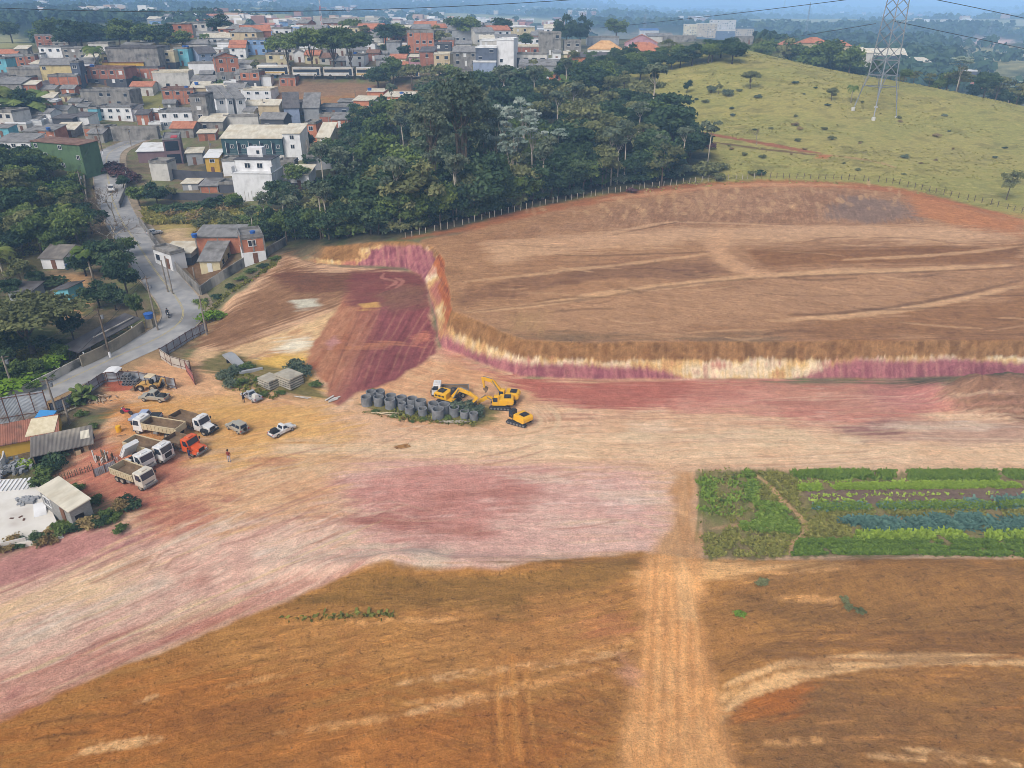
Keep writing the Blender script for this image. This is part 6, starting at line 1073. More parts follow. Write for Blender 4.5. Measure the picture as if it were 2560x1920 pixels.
h(1364,1426,170,156,'pale','shed','white','white roofed carport between the garages and the peach house',7,-4,win=0,rise=.8); a = h(1428,1534,168,146,'orange','shed','dark','peach house with white framed porch and long grey roof',9,-6,lod=1,rise=1.2); h(1410,1452,138,109,'concrete','flat','slab','brown house with white chimney behind the peach house',9,0)
h(1468,1552,144,126,'white','hip','tan','white house with wide tan hipped roof',10,-8,rise=3.2); h(1560,1642,128,110,'pink','gy','tile','pink gabled house with orange roofs on the ridge',11,-10,rise=4.0); h(1560,1640,146,130,'concrete','hip','tile','house with two orange dormers below the pink gable',8,-8,rise=3.0); h(1600,1650,138,122,'concrete','hip','tile','low orange roof at the right end of the ridge houses',8,0,rise=2)
h(1468,1546,118,97,'grey','flat','slab','wide plain grey block behind the tan roof',10,0,win=0); h(1347,1402,138,90,'concrete','flat','slab','square grey concrete tower house by the dark tree clump',9,0,win=.4); h(1283,1347,138,119,'brick2','flat','cream','brown shed row right of the white modern building',9,0,win=.2)
for ua, ub, vb_, vt_, wl, lb in [(1708,1740,96,66,'cream','cream left wing of the hilltop villa'), (1740,1790,94,64,'beige','beige middle block of the hilltop villa with roof terrace'), (1772,1836,90,56,'pale','tall pale right block of the hilltop villa'), (1790,1836,100,80,'slate','dark front block of the hilltop villa with white windows')]: h(ua,ub,vb_,vt_,wl,'flat','cream',lb,8,-4,win=.5)
h(1599,1646,94,78,'pale','shed','bluemetal','shed with a blue metal roof on the ridge',9,0,win=0,rise=1.8); h(1619,1682,106,92,'pale','shed','fibre','long grey roof shed on the ridge right of the blue one',9,0,win=0,rise=1.2); h(1836,1882,96,76,'beige','flat','slab','low beige house at the top of the grassy hill',9,0,win=.5); h(1845,1882,110,96,'concrete','flat','fibre','grey wall house behind the hilltop trees',8,0,win=.3); h(1660,1740,106,94,'concrete','flat','slab','long grey boundary house below the hilltop villa',6,0,win=0)
for ua, ub, yy_, vt_, wl, rf, lb in [(1943,1978,345,90,'white','tile','white house with red roof on the far crest'), (1990,2055,350,86,'beige','tile','long red roof on the far crest'), (2075,2112,352,92,'beige','tile','red roofed house right of the crest tree'), (2115,2170,356,106,'pale','cream','pale low house on the far crest')]:
    zz = H(0, 0) * 0 + CAMZ - (vt_ - HORIZON) / FPX * yy_ - 5; xx = ((ua + ub) / 2 - 1280) / FPX * (yy_ * CP + 30 * SP); h(ua,ub,0,0,wl,'hip',rf,lb,8,0,win=0,rise=2.2,xyz=(xx,yy_,zz),dims=((ub-ua)/ppm(xx,yy_,zz),4))
a = h(2158,2260,172,142,'dark','gx','cream','big warehouse with a curved pale roof beyond the pylon',20,-10,win=0,rise=3.5); h(2244,2322,182,158,'pale','shed','cream','white sheds with cream roof right of the warehouse',12,-6,win=.4,rise=2); h(2410,2440,192,180,'dark','flat','white','dark box hut with a white roof in the far valley',8,0,win=0); h(2325,2408,190,180,'pale','flat','slab','long silver sheet wall beside the dark box hut',1.5,-3,win=0); h(2234,2252,172,164,'white','flat','white','small white van shaped shed by the warehouse',4,0,win=0)
# orange row below the buses
a = h(886,934,280,254,'orange','shed','cream','salmon pink house with red window at the wood edge',7,-6,rise=.8,lod=1); h(934,968,274,256,'pale','shed','fibre','grey white house beside the salmon pink one',6,-4,rise=.6); a = h(920,960,258,232,'orange','shed','cream','square orange house behind the salmon pink one',7,-4,win=0,rise=.4); tank(a,-.42,.3,'blue tank left of the square orange house'); a = h(960,1036,268,244,'orange','shed','cream','long orange house half hidden by the wood',8,-6,rise=.8); tank(a,.0,.6,'blue tank on the long orange house')
h(800,874,292,270,'slate','flat','fibre','dark grey low house right of the two tall ones',7,-4,win=.6); h(800,846,314,292,'brick2','flat','slab','low brick house below the dark grey one',5,-4,win=0,low='dark',lowh=.4); h(846,884,270,256,'concrete','shed','fibre','grey shed left of the salmon pink house',6,0,win=0,rise=.5)
# infill: named from what is around them
FILL = [(-20,60,240,212,'concrete'), (330,400,196,172,'brick'), (300,372,140,120,'cream'), (225,275,132,112,'pale'), (470,520,132,112,'pale'), (545,585,126,108,'white'), (330,385,240,218,'pale'), (480,540,222,205,'dark'), (560,612,240,222,'white'), (668,720,170,140,'cream'), (690,740,150,125,'pale'), (540,600,180,164,'grey'), (655,690,196,170,'blue'), (700,760,290,262,'concrete'), (655,712,330,300,'dark'), (430,486,345,322,'concrete'), (500,560,330,306,'concrete'), (830,870,320,300,'brick'), (950,985,190,168,'grey'), (995,1022,190,165,'brick'), (1130,1180,205,176,'concrete'), (1150,1190,225,205,'white'), (940,975,165,150,'pale'), (975,1015,165,148,'cream'), (1200,1236,118,100,'white'), (1120,1160,100,84,'cream'), (1230,1290,116,98,'pale'), (1290,1350,112,98,'white'), (830,866,140,120,'pale'), (860,905,130,110,'grey'), (700,740,215,195,'brick'), (590,640,205,186,'concrete'), (60,100,300,278,'concrete'), (40,90,278,252,'brick'), (-20,40,262,240,'pale'), (225,262,358,335,'concrete'), (140,190,342,326,'concrete'), (60,110,200,178,'pale'), (195,240,182,160,'white')]
ADJ = dict(concrete='bare concrete', brick='orange brick', cream='cream', pale='pale', white='white', dark='dark', grey='grey', blue='blue'); rh = random.Random(4)
for k, (ua, ub, vb_, vt_, wl) in enumerate(FILL):
    rf, rc_ = rh.choice([('flat','slab'), ('shed','fibre'), ('gx','fibre'), ('shed','cream'), ('gx','tile'), ('flat','dark')]); rn = dict(slab='slab', fibre='grey', cream='cream', tile='orange', dark='dark')[rc_]
    zn = 'in the left town' if ua < 480 else 'in the middle town' if ua < 900 else 'in the right town'
    a = h(ua,ub,vb_,vt_,wl,rf,rc_,None,7,rh.uniform(-8,12),lod=0 if vb_ < 140 else 1,rise=None,win=.7); PENDING.append((a[0], '%s house with %s roof %s' % (ADJ[wl], rn, zn), ua))
for reg, n_, zn in (([(-10,140),(380,120),(560,128),(700,205),(700,330),(420,335),(240,300),(-10,345)], 46, 'in the left town'), ([(690,120),(900,110),(1200,118),(1430,118),(1430,150),(1200,205),(1050,180),(700,165)], 34, 'in the ridge town')):
    c_ = 0
    for _ in range(900):
        if c_ >= n_: break
        u, v = rh.uniform(min(q[0] for q in reg), max(q[0] for q in reg)), rh.uniform(min(q[1] for q in reg), max(q[1] for q in reg))
        if not inside(np.array([u]), np.array([v]), reg)[0]: continue
        wd, hh_ = rh.uniform(20, 44) * (.7 + v / 700), rh.choice([12, 14, 22, 24]) * (.75 + v / 800); bx = (u - wd / 2, u + wd / 2, v - hh_, v)
        ov = sum(max(0, min(bx[1], o[1]) - max(bx[0], o[0])) * max(0, min(bx[3], o[3]) - max(bx[2], o[2])) for o in HB) / (wd * hh_)
        if ov > .22 or (690 < u < 1060 and 165 < v < 262) or (u > 330 and u < 420 and 205 < v < 300): continue
        wl = rh.choice(['white','pale','concrete','brick','white','cream','grey','pale','concrete']); rf, rc_ = rh.choice([('flat','slab'), ('shed','fibre'), ('gx','fibre'), ('shed','cream'), ('shed','dark'), ('flat','white')]); c_ += 1; rn = dict(slab='flat', fibre='grey sheet', cream='cream sheet', dark='dark sheet', white='white')[rc_]
        a = h(bx[0],bx[1],v,bx[2],wl,rf,rc_,None,rh.uniform(4,7),rh.uniform(-8,14),lod=1,win=.7,rise=None); PENDING.append((a[0], ('low ' if hh_ < 17 else 'two storey ') + ADJ[wl] + ' house with ' + rn + ' roof ' + zn, u))
# the far town on the ridge
rf_ = random.Random(12); COLS = ['white','pale','cream','brick','concrete','orange','grey','blue','brick2','beige','pink']; placed = []
for k in range(900):
    if len(placed) >= 130: break
    u = rf_.uniform(380, 1420); v = rf_.uniform(58, 118) if u < 640 else rf_.uniform(66, 112)
    if u < 480 and v > 100: continue
    if any(abs(u - a_) < 13 and abs(v - b_) < 4 for a_, b_ in placed): continue
    x, y, z = G(u, v)
    if y > 1500: continue
    placed.append((u, v)); wl = rf_.choice(COLS); roof, rc_ = rf_.choice([('gx','tile'), ('gx','fibre'), ('flat','slab'), ('hip','fibre'), ('shed','cream'), ('flat','white'), ('gx','fibre')]); wd = rf_.uniform(7, 14); ht = rf_.choice([3, 3.2, 5.5, 6, 6.2])
    rn = dict(slab='flat', fibre='grey', cream='cream', tile='red', white='white')[rc_]; cn = dict(brick2='dark brick', concrete='raw concrete').get(wl, wl)
    a = h(0,0,u,0,wl,roof,rc_,None,rf_.uniform(7,11),rf_.uniform(-25,25),win=.8 if y < 700 else 0,lod=0,xyz=(x,y,z),dims=(wd,ht),door=False,group='houses of the far town',rise=None if roof != 'hip' else 2.0); PENDING.append((a[0], ('low ' if ht < 4 else 'tall ') + cn + ' house with ' + rn + ' roof in the distant town', u))
def far_box(u, v, w_, ht, wl, label, rc_='cream', roof='flat', d=14):
    x, y, z = G(u, v); a = h(0,0,u,0,wl,roof,rc_,label,d,0,win=0,lod=0,xyz=(x,y,z - 1),dims=(w_ / ppm(x, y, z), ht / ppm(x, y, z))); return a
far_box(735,64,44,15,'white','long white hall with dark band among the far roofs'); far_box(853,78,18,18,'cream','cream apartment block with orange edges, left one of a pair'); far_box(880,80,22,20,'cream','cream apartment block with orange edges, right one of a pair'); far_box(468,56,44,14,'white','big white shed on the upper left hill','white','gx'); far_box(455,86,60,24,'gold','yellow stepped building on the upper left hill'); far_box(480,78,40,14,'pale','pale building right of the yellow stepped one'); far_box(955,58,30,12,'white','white hall on the far ridge'); far_box(1000,62,24,10,'white','white block on the far ridge')
# distant settlements, counted in hundreds: one mesh
rs = np.random.default_rng(41); V, F_, Cc = [], [], []
CL = [(0,1300,2,46,26), (560,1400,50,68,110), (90,135,10,34,34), (200,275,28,42,46), (265,330,20,30,16), (830,900,18,30,22), (940,1000,26,38,24), (1010,1080,4,12,14), (1290,1330,20,36,14), (1420,1490,27,40,26), (1680,1800,30,60,16), (640,700,6,14,8), (2080,2160,30,42,10), (2150,2560,30,60,14)]
pal_ = np.array([T(232,230,228), T(214,206,196), T(190,160,140), T(236,234,232), T(170,126,108), T(200,190,170)])
for (ua, ub, va, vb_, n) in CL:
    for k in range(n):
        u, v = rs.uniform(ua, ub), rs.uniform(va, vb_); x, y, z = G(u, v)
        if y < 620: continue
        s = min(2.2, .8 + y / 4500); w_, d_, hh_ = rs.uniform(7, 14) * s, rs.uniform(7, 11) * s, rs.uniform(3.5, 7) * s; b0 = len(V) * 8; c, sn = math.cos(q0 := rs.uniform(-.5, .5)), math.sin(q0)
        V.append(np.array([(x + px * c - py * sn, y + px * sn + py * c, z + pz) for pz in (-3, hh_) for px, py in ((-w_ / 2, -d_ / 2), (w_ / 2, -d_ / 2), (w_ / 2, d_ / 2), (-w_ / 2, d_ / 2))])); F_ += [tuple(b0 + i for i in f) for f in ((4,5,6,7), (0,1,5,4), (1,2,6,5), (2,3,7,6), (3,0,4,7))]; Cc.append(np.repeat(pal_[rs.integers(6)][None], 8, 0))
am, t, b = prin('far houses'); at = t.nodes.new('ShaderNodeAttribute'); at.attribute_name = 'soil'; t.links.new(at.outputs['Color'], b.inputs['Base Color'])
tag(np_mesh('distant_houses', np.concatenate(V), np.array(F_), am, cols=np.concatenate(Cc)), 'pale specks of houses on the distant hills', None, None, 'stuff')
# distant woods
n = 26000; Yw = np.exp(rs.uniform(math.log(430), math.log(5200), n)); Xw = Yw * rs.uniform(-.8, .8, n); fo_ = fbm(Xw / 140, Yw / 170, 4, 23); op = fbm(Xw / 260 + 5, Yw / 210, 4, 29)
uw, vw = proj(Xw, Yw, H(Xw, Yw)); keep = ((op < .565) | (Yw > 2600)) & ~((uw > 520) & (uw < 1480) & (vw > 52) & (vw < 130) & (rs.uniform(0, 1, n) > .10)) & ~((uw > 215) & (uw < 395) & (vw > 58) & (vw < 96)) & ~((uw < 100) & (vw > 80) & (vw < 126)) & ~((uw > 2395) & (vw > 92) & (rs.uniform(0, 1, n) > .12)) & ~((uw > 1480) & (uw < 1890) & (vw > 70)) & (Yw > np.where((uw > 380) & (uw < 1480), 640, 430))
Xw, Yw = Xw[keep], Yw[keep]; Zw = H(Xw, Yw); n = len(Xw); k = 16; size = np.clip(4.2 + Yw / 600, 4, 11) * rs.uniform(.7, 1.3, n)
d = rs.normal(size=(n, k, 3)); d /= np.linalg.norm(d, axis=2)[..., None]; d[..., 2] = np.abs(d[..., 2]); P = np.stack([Xw, Yw, Zw + size * .35], 1)[:, None] + d * size[:, None, None] * np.array([1, 1, 1.05]) * rs.uniform(.7, 1, (n, k, 1))
nr_ = d + rs.normal(size=d.shape) * .4; nr_ /= np.linalg.norm(nr_, axis=2)[..., None]; a_ = np.cross(nr_, rs.normal(size=d.shape)); a_ /= np.linalg.norm(a_, axis=2)[..., None]; c_ = np.cross(nr_, a_); s_ = (size[:, None] * rs.uniform(.3, .55, (n, k)))[..., None]
Vw = np.stack([P - a_ * s_, P - c_ * s_, P + a_ * s_, P + c_ * s_], 2).reshape(-1, 3); tone = np.clip(.35 + .8 * (fbm(Xw / 60, Yw / 60, 3, 55) - .5) + rs.normal(0, .12, n), 0, 1); tone = np.repeat(tone, k * 4)
tag(np_mesh('distant_wood', Vw, np.arange(len(Vw)).reshape(-1, 4), LM['dark'], cols=np.stack([tone] * 3, 1)), 'wooded hills far behind the town', None, None, 'stuff')
# ------------------------------------------------------------------ road, kerb, markings, yard slab
def ribbon(name, P, w0, w1, dz, mat, n=1, z=None, thick=0):
    """strip between two offsets of a line, lying on the ground"""
    P = [Vector((p[0], p[1], 0)) for p in P]; V, F_ = [], []; m = n + 1
    for i, p in enumerate(P):
        d = (P[min(i + 1, len(P) - 1)] - P[max(i - 1, 0)]).normalized(); nx = Vector((-d.y, d.x, 0))
        for j in range(m):
            q = p + nx * (w0 + (w1 - w0) * j / n); V.append((q.x, q.y, float(H(q.x, q.y, False)) + dz))
    for i in range(len(P) - 1):
        for j in range(n): F_.append((i * m + j, i * m + j + 1, (i + 1) * m + j + 1, (i + 1) * m + j))
    if thick:
        b0 = len(V); V += [(a, b, c - thick) for a, b, c in V]; k = len(P)
        for i in range(k - 1):
            F_.append((i * m, (i + 1) * m, b0 + (i + 1) * m, b0 + i * m)); F_.append((i * m + n, b0 + i * m + n, b0 + (i + 1) * m + n, (i + 1) * m + n))
    return np_mesh(name, V, np.array(F_), mat, smooth=False)
RC = catmull(ROADW, 14)
ASPH = noisy('asphalt', T(150,150,152), T(172,170,168), .5, .9, c3=T(126,124,124), scale3=.12)
tag(ribbon('road', RC, -3.5, 3.5, .05, ASPH, 6), kind='structure'); YL = noisy('worn yellow paint', T(196,178,110), T(170,160,130), 2)
tag(ribbon('road_marking', RC[10:], -.16, -.06, .06, YL), kind='structure'); tag(ribbon('road_marking', RC[10:], .06, .16, .06, YL), kind='structure')
KB = noisy('kerb stone', T(150,138,120), T(178,160,136), 1)
tag(ribbon('kerb', RC, 3.5, 3.72, .15, KB, thick=.3), kind='structure'); tag(ribbon('kerb', RC[70:], -3.72, -3.5, .15, KB, thick=.3), kind='structure')
tag(ribbon('pavement', RC[80:], -5.3, -3.72, .09, noisy('pavement', T(138,124,104), T(164,146,122), .7), 2), kind='structure')
def flat_px(name, pts, dz, mat, kind='structure', step=1):
    P = W(pts); zz = max(H(*p) for p in P) + dz; mb = MB(); n = len(P); mb.add([(x, y, zz) for x, y in P] + [(x, y, zz - 1.2) for x, y in P], [tuple(range(n))] + [(i, i + n, (i + 1) % n + n, (i + 1) % n) for i in range(n)]); o = mb.build(name, mat); tag(o, kind=kind); return o
flat_px('yard_slab', [(-60,1215),(60,1205),(115,1235),(128,1275),(160,1345),(60,1368),(-60,1380)], .05, noisy('pale concrete', T(214,208,198), T(232,228,222), .4, c3=T(190,180,170), scale3=.2))
# ------------------------------------------------------------------ walls and fences
def wall_px(pts, hgt, th, mat, name, label, cat='wall', cap=None, step=2.2):
    """wall standing along photo points, following the ground"""
    P = catmull([G(u, v)[:2] for u, v in pts], 3) if len(pts) > 2 and step > 0 else [G(u, v)[:2] for u, v in pts]
    mb = MB()
    for (ax, ay), (bx, by) in zip(P[:-1], P[1:]):
        L = math.hypot(bx - ax, by - ay); k = max(1, int(L / 3))
        for i in range(k):
            x0, y0, x1, y1 = ax + (bx - ax) * i / k, ay + (by - ay) * i / k, ax + (bx - ax) * (i + 1) / k, ay + (by - ay) * (i + 1) / k; dx, dy = (x1 - x0), (y1 - y0); l = math.hypot(dx, dy); nx, ny = -dy / l * th / 2, dx / l * th / 2
            za, zb = H(x0, y0), H(x1, y1); V = [(x0 - nx, y0 - ny, za - .6), (x1 - nx, y1 - ny, zb - .6), (x1 + nx, y1 + ny, zb - .6), (x0 + nx, y0 + ny, za - .6)]; V += [(a, b, (za if j in (0, 3) else zb) + hgt) for j, (a, b, c) in enumerate(V)]
            mb.add(V, [(0,3,2,1), (4,5,6,7), (0,1,5,4), (1,2,6,5), (2,3,7,6), (3,0,4,7)])
    c = thing(name, label, cat, (0, 0, 0)); o = mb.build('panel', mat, c); 
    return c, P
def fence_px(pts, hgt, mat, label, n, post=None, rail=True, name='sheet_metal_fence', pr=.05):
    c, P = wall_px(pts, hgt, .04, mat, name, label, 'fence', step=0); pl = np.array([p[:2] for p in P]); seg = np.r_[0, np.cumsum(np.hypot(*np.diff(pl, axis=0).T))]
    for i in range(n + 1):
        s = seg[-1] * i / n; x, y = np.interp(s, seg, pl[:, 0]), np.interp(s, seg, pl[:, 1]); z = H(x, y); MB().box(x, y, z - .4, pr * 2, pr * 2, hgt + .5).build('post', post or RUST, c)
    if rail:
        for f in (.25, .95):
            m = MB(); pp = [(x, y, H(x, y) + hgt * f) for x, y in [(np.interp(s, seg, pl[:, 0]), np.interp(s, seg, pl[:, 1])) for s in np.linspace(0, seg[-1], n * 2 + 1)]]; m.tube([(a, b - .06, z) for a, b, z in pp], .05, 4); m.build('rail', post or RUST, c)
    return c
RUST = noisy('rusty steel', T(90,62,50), T(116,82,66), 3); SHEET = ribbed('grey sheet metal', (150,156,166), (176,182,190), (132,118,106), rust=.5); SHEETP = ribbed('pale sheet metal', (190,182,170), (208,202,192), (160,138,118), rust=.6); REDS = ribbed('red sheet metal', (164,96,92), (186,120,114))
OLDW = noisy('old lime washed wall', T(214,208,198), T(190,184,172), .8, c3=T(112,108,100), scale3=.35, stretch=(1, 1, .4)); GREYW = noisy('weathered block wall', T(150,146,140), T(126,122,118), .8, c3=T(84,82,80), scale3=.4, stretch=(1, 1, .35)); TANW = noisy('stained tan wall', T(170,158,136), T(150,138,118), .8, c3=T(104,98,86), scale3=.4, stretch=(1, 1, .35))
wall_px([(-60,1040),(0,1012),(60,986),(130,952),(204,914)], 1.35, .2, OLDW, 'boundary_wall', 'long white lime washed wall along the road below the dark garden')
c, _ = wall_px([(206,918),(260,893),(320,858),(362,828)], 1.9, .2, TANW, 'boundary_wall', 'stained tan wall of the ruined shed along the pavement')
for u, v in [(218,908), (337,842)]: x, y, z = G(u, v); MB().box(x, y - .2, z - .3, .16, .16, 2.3).build('post', FRAME, c)
x0, y0, _z = G(206, 912); x1, y1, _z = G(362, 824); mb = MB()
dx, dy = x1 - x0, y1 - y0; L_ = math.hypot(dx, dy); nx, ny = -dy / L_, dx / L_
mb.add([(x0, y0, H(x0, y0) + 1.95), (x1, y1, H(x1, y1) + 1.95), (x1 + nx * 3.6, y1 + ny * 3.6, H(x1, y1) + 2.5), (x0 + nx * 3.6, y0 + ny * 3.6, H(x0, y0) + 2.4)], [(0,1,2,3)]); mb.add([(a, b, q + .1) for a, b, q in mb.v[:4]], [(0,1,2,3)]); rs_ = thing('ruined_shed', 'long dark roof of the ruined shed behind the stained tan wall', 'shed', (0, 0, 0)); mb.build('roof', RM['dark'], rs_)
q_ = MB(); [q_.box(x0 + dx * t + nx * 3.2, y0 + dy * t + ny * 3.2, H(x0, y0) - .5, .2, .2, 2.8) for t in (.05, .35, .65, .95)]; q_.build('pillars', TANW, rs_); MB().tube([(x0 + dx * .3 + nx, y0 + dy * .3 + ny, 2.15), (x0 + dx * .95 + nx * 1.2, y0 + dy * .95 + ny * 1.2, 2.35)], .12, 5).build('loose_batten', OLDW, rs_)
wall_px([(350,560),(372,590),(394,618),(412,640)], 1.7, .2, GREYW, 'boundary_wall', 'grey block wall along the pavement above the white room')
wall_px([(432,664),(455,692),(480,718),(503,739)], 1.9, .2, GREYW, 'boundary_wall', 'grey weathered wall between the pavement and the cream house yard')
wall_px([(504,739),(530,720),(562,699),(595,678),(626,659)], 1.9, .2, GREYW, 'boundary_wall', 'dark stained wall facing the earthworks below the cream house')
wall_px([(670,640),(700,622),(716,612)], 1.7, .2, GREYW, 'boundary_wall', 'short dark wall between the brick block and the wood')
wall_px([(335,492),(400,497),(470,500),(560,503)], 1.8, .25, WM['dark'], 'boundary_wall', 'long black block wall above the wild grass lot')
wall_px([(420,446),(500,452),(560,456)], 2.6, .2, WM['dark'], 'boundary_wall', 'black retaining wall with pale top below the modern box house'); wall_px([(300,520),(318,470),(314,430)], 1.5, .2, GREYW, 'boundary_wall', 'grey wall climbing beside the road on its right')
wall_px([(225,530),(216,490),(212,440)], 1.4, .2, TANW, 'boundary_wall', 'low tan wall climbing beside the road on its left')
fence_px([(-10,1066),(60,1052),(127,1042)], 4.0, SHEET, 'tall grey sheet metal gate in a brown frame at the lower left', 4)
fence_px([(131,1036),(175,1016),(222,984),(262,956),(300,952),(350,954),(441,972)], 1.65, SHEET, 'grey sheet metal fence with rusty posts along the road behind the backhoe', 13)
fence_px([(404,896),(440,874),(480,848),(519,829)], 1.75, SHEET, 'blue grey sheet fence with brown posts at the road bend', 7)
fence_px([(403,896),(430,915),(478,928)], 1.7, SHEETP, 'pale rusty sheet fence at the site entrance', 4); fence_px([(467,930),(488,962)], 1.7, REDS, 'red sheet metal gate leaf standing open at the site entrance', 1, name='sheet_metal_gate')
x, y, z = G(290, 958); o = thing('guard_canopy', 'small white arched canopy over the sheet metal fence', 'canopy', (x, y, z)); MB().prism([(-1, 2.1), (-.5, 2.3), (.5, 2.3), (1, 2.1), (1, 2.16), (.5, 2.36), (-.5, 2.36), (-1, 2.16)], -.9, .9).build('roof', WM['white'], o); [MB().box(xx, yy_, 0, .07, .07, 2.1).build('post', RUST, o) for xx in (-.9, .9) for yy_ in (-.8, .8)]
fence_px([(238,1192),(270,1178),(291,1168)], 1.0, SHEET, 'low dented sheet of metal beside the open shed', 2, rail=False); 
c = thing('stick_fence', 'crooked stick fence in front of the open shed', 'fence', (0, 0, 0))
for k in range(16): u = 140 + k * 6.2; v = 1206 - k * 2.0; x, y, z = G(u, v); MB().tube([(x, y, z - .3), (x + rh.uniform(-.1, .1), y, z + rh.uniform(.8, 1.2))], .045, 4).build('post', BARK, c)
mb = MB(); pts = [(140 + k * 6.2, 1206 - k * 2.0) for k in range(16)]; mb.tube([(lambda q: (q[0], q[1], q[2] + .55))(G(u, v)) for u, v in pts], .03, 4).build('rail', BARK, c)
wall_px([(-30,1205),(12,1185),(20,1160)], 1.9, .15, WM['pale'], 'boundary_wall', 'leaning pale slab wall at the left edge above the block pile'); wall_px([(-40,1388),(20,1374),(70,1362)], 1.0, .12, WM['pale'], 'boundary_wall', 'low pale wall below the yard under the creepers')
# wire fence round the field: posts and wires
EP = catmull([G(u, v)[:2] for u, v in [(1010,596),(1140,566),(1300,526),(1500,487),(1700,461),(1850,449),(2000,446),(2200,456),(2300,474),(2420,500),(2560,534),(2700,580)]], 12); pl = np.array(EP); seg = np.r_[0, np.cumsum(np.hypot(*np.diff(pl, axis=0).T))]
wf = thing('wire_fence', 'long post and wire fence between the dirt field and the pasture', 'fence', (0, 0, 0)); NP_ = 98; tops = []
for i in range(NP_):
    s = seg[-1] * (i + rh.uniform(-.2, .2)) / (NP_ - 1); x, y = np.interp(s, seg, pl[:, 0]), np.interp(s, seg, pl[:, 1]); z = H(x, y); hh = rh.uniform(1.0, 1.35); lx = rh.uniform(-.08, .08); MB().tube([(x, y, z - .4), (x + lx, y, z + hh)], .075, 5).build('post', PALEBARK if i < 55 else BARK, wf); tops.append((x, y, z))
for f in (.4, .75, 1.0): MB().tube([(a, b, q + f) for a, b, q in tops], .012, 3, cap=False).build('wire', RUST, wf)
# ------------------------------------------------------------------ utility poles, wires, pylon
POLE = noisy('concrete pole', T(132,122,112), T(158,148,136), 2)
def pole(u, v, vt, label, arms=1, white=False, lean=0, s=1.0):
    x, y, z = G(u, v); lo_, hi_ = 2.0, 30.0
    for _ in range(30):
        m_ = (lo_ + hi_) / 2
        if proj(x, y, z + m_)[1] > vt: lo_ = m_
        else: hi_ = m_
    p = thing('utility_pole', label, 'utility pole', (x, y, z)); MB().tube([(0, 0, -.5), (lean, 0, m_)], [.17 * s, .11 * s], 8).build('pole', POLE if not white else BARK, p)
    if white: MB().tube([(0, 0, 0), (lean * .12, 0, m_ * .12)], [.19, .18], 8).build('white_base', WM['white'], p)
    for k in range(arms): MB().box(lean, 0, m_ * (.95 - .1 * k), 1.5 * s, .1, .1, rz=.6).build('crossarm', BARK, p)
    if arms: MB().cyl(lean + .3 * s, .2, m_ * .78, .22 * s, .6 * s, 8).build('transformer', GATE, p)
    return Vector((x + lean, y, z + m_))
PT = [pole(276,893,770,'utility pole with white painted foot on the pavement by the tan wall',1,True), pole(395,826,690,'utility pole at the inside of the road bend',1), pole(143,1036,948,'utility pole standing among the sheet metal fences',1), pole(36,982,890,'grey utility pole behind the white boundary wall',2), pole(258,386,313,'utility pole with white foot at the top of the road',1,True), pole(328,364,322,'thin utility pole before the grey retaining wall',1), pole(218,520,427,'utility pole on the left verge of the climbing road',1), pole(532,412,350,'utility pole with a round lamp before the small yellow house',1), pole(664,300,248,'utility pole with lamp behind the pale garden wall',1), pole(775,420,350,'utility pole between the white and orange houses',0), pole(410,322,265,'white utility pole beside the white garage house',0), pole(85,160,128,'utility pole behind the brick houses at the left',1), pole(890,260,225,'dark twin pole at the foot of the bus embankment',0), pole(432,735,640,'thin pole by the white wall above the pavement',0), pole(420,730,650,'second thin pole by the white wall',0), pole(175,1060,1000,'slim dark post beside the tall sheet gate',0), pole(488,700,668,'post at the corner of the concrete wall',0), pole(517,836,740,'slim pole beside the young palm',0)]
def wire(pts, r, label, name='power_line'): return tag(MB().tube(pts, r, 4, cap=False).build(name, BLACKM), label, 'power line')
def sag(a, b, s, n=10): return [tuple(Vector(a).lerp(Vector(b), t) - Vector((0, 0, 4 * s * t * (1 - t)))) for t in np.linspace(0, 1, n)]
wire(sag(PT[3], PT[0], .8), .03, 'street cable between the grey pole and the white footed pole'); wire(sag(PT[3] - Vector((0, 0, .8)), PT[0] - Vector((0, 0, .8)), .9), .03, 'lower street cable between the grey pole and the white footed pole'); wire(sag(PT[0], PT[1], .6), .03, 'street cable round the inside of the bend'); wire(sag(PT[1], PT[6], .8), .03, 'street cable climbing along the road'); wire(sag(PT[6], PT[4], .7), .03, 'street cable near the top of the road'); wire(sag(PT[2], PT[1], 1.0), .03, 'street cable crossing the road by the sheet fence')
def at_px(u, v, Y):
    d = ray(u, v); t = Y / d[1]; return (d[0] * t, Y, CAMZ + d[2] * t)
def px_curve(pts, Ya, Yb, n=24):
    us = np.linspace(pts[0][0], pts[-1][0], n); k = np.polyfit([p[0] for p in pts], [p[1] for p in pts], 2); return [at_px(u, np.polyval(k, u), Ya + (Yb - Ya) * i / (n - 1)) for i, u in enumerate(us)]
wire(px_curve([(-200,11), (0,20), (300,28.5), (640,30), (900,25), (1240,10), (1420,-1), (1700,-20)], 200, 235), .075, 'long high voltage wire sagging across the hills at the upper left'); wire(px_curve([(1500,70), (1575,62), (1880,29), (2105,0), (2250,-18)], 420, 232), .1, 'high voltage wire rising to the pylon top over the blue hills'); wire(px_curve([(2250,-18), (2342,0), (2560,45), (2700,78)], 232, 260), .09, 'high voltage wire falling from the pylon top to the right edge'); wire(px_curve([(1900,105), (2036,84), (2189,59)], 420, 228), .09, 'lower high voltage wire left of the pylon'); wire(px_curve([(2232,52), (2400,88), (2560,121), (2700,150)], 228, 270), .09, 'lower high voltage wire right of the pylon'); wire(px_curve([(-100,104), (200,108), (600,112), (1000,104)], 260, 270), .04, 'faint wire across the left roofs')
STEEL = noisy('galvanised steel', T(122,126,132), T(150,154,160), 2, .5, metal=.3)
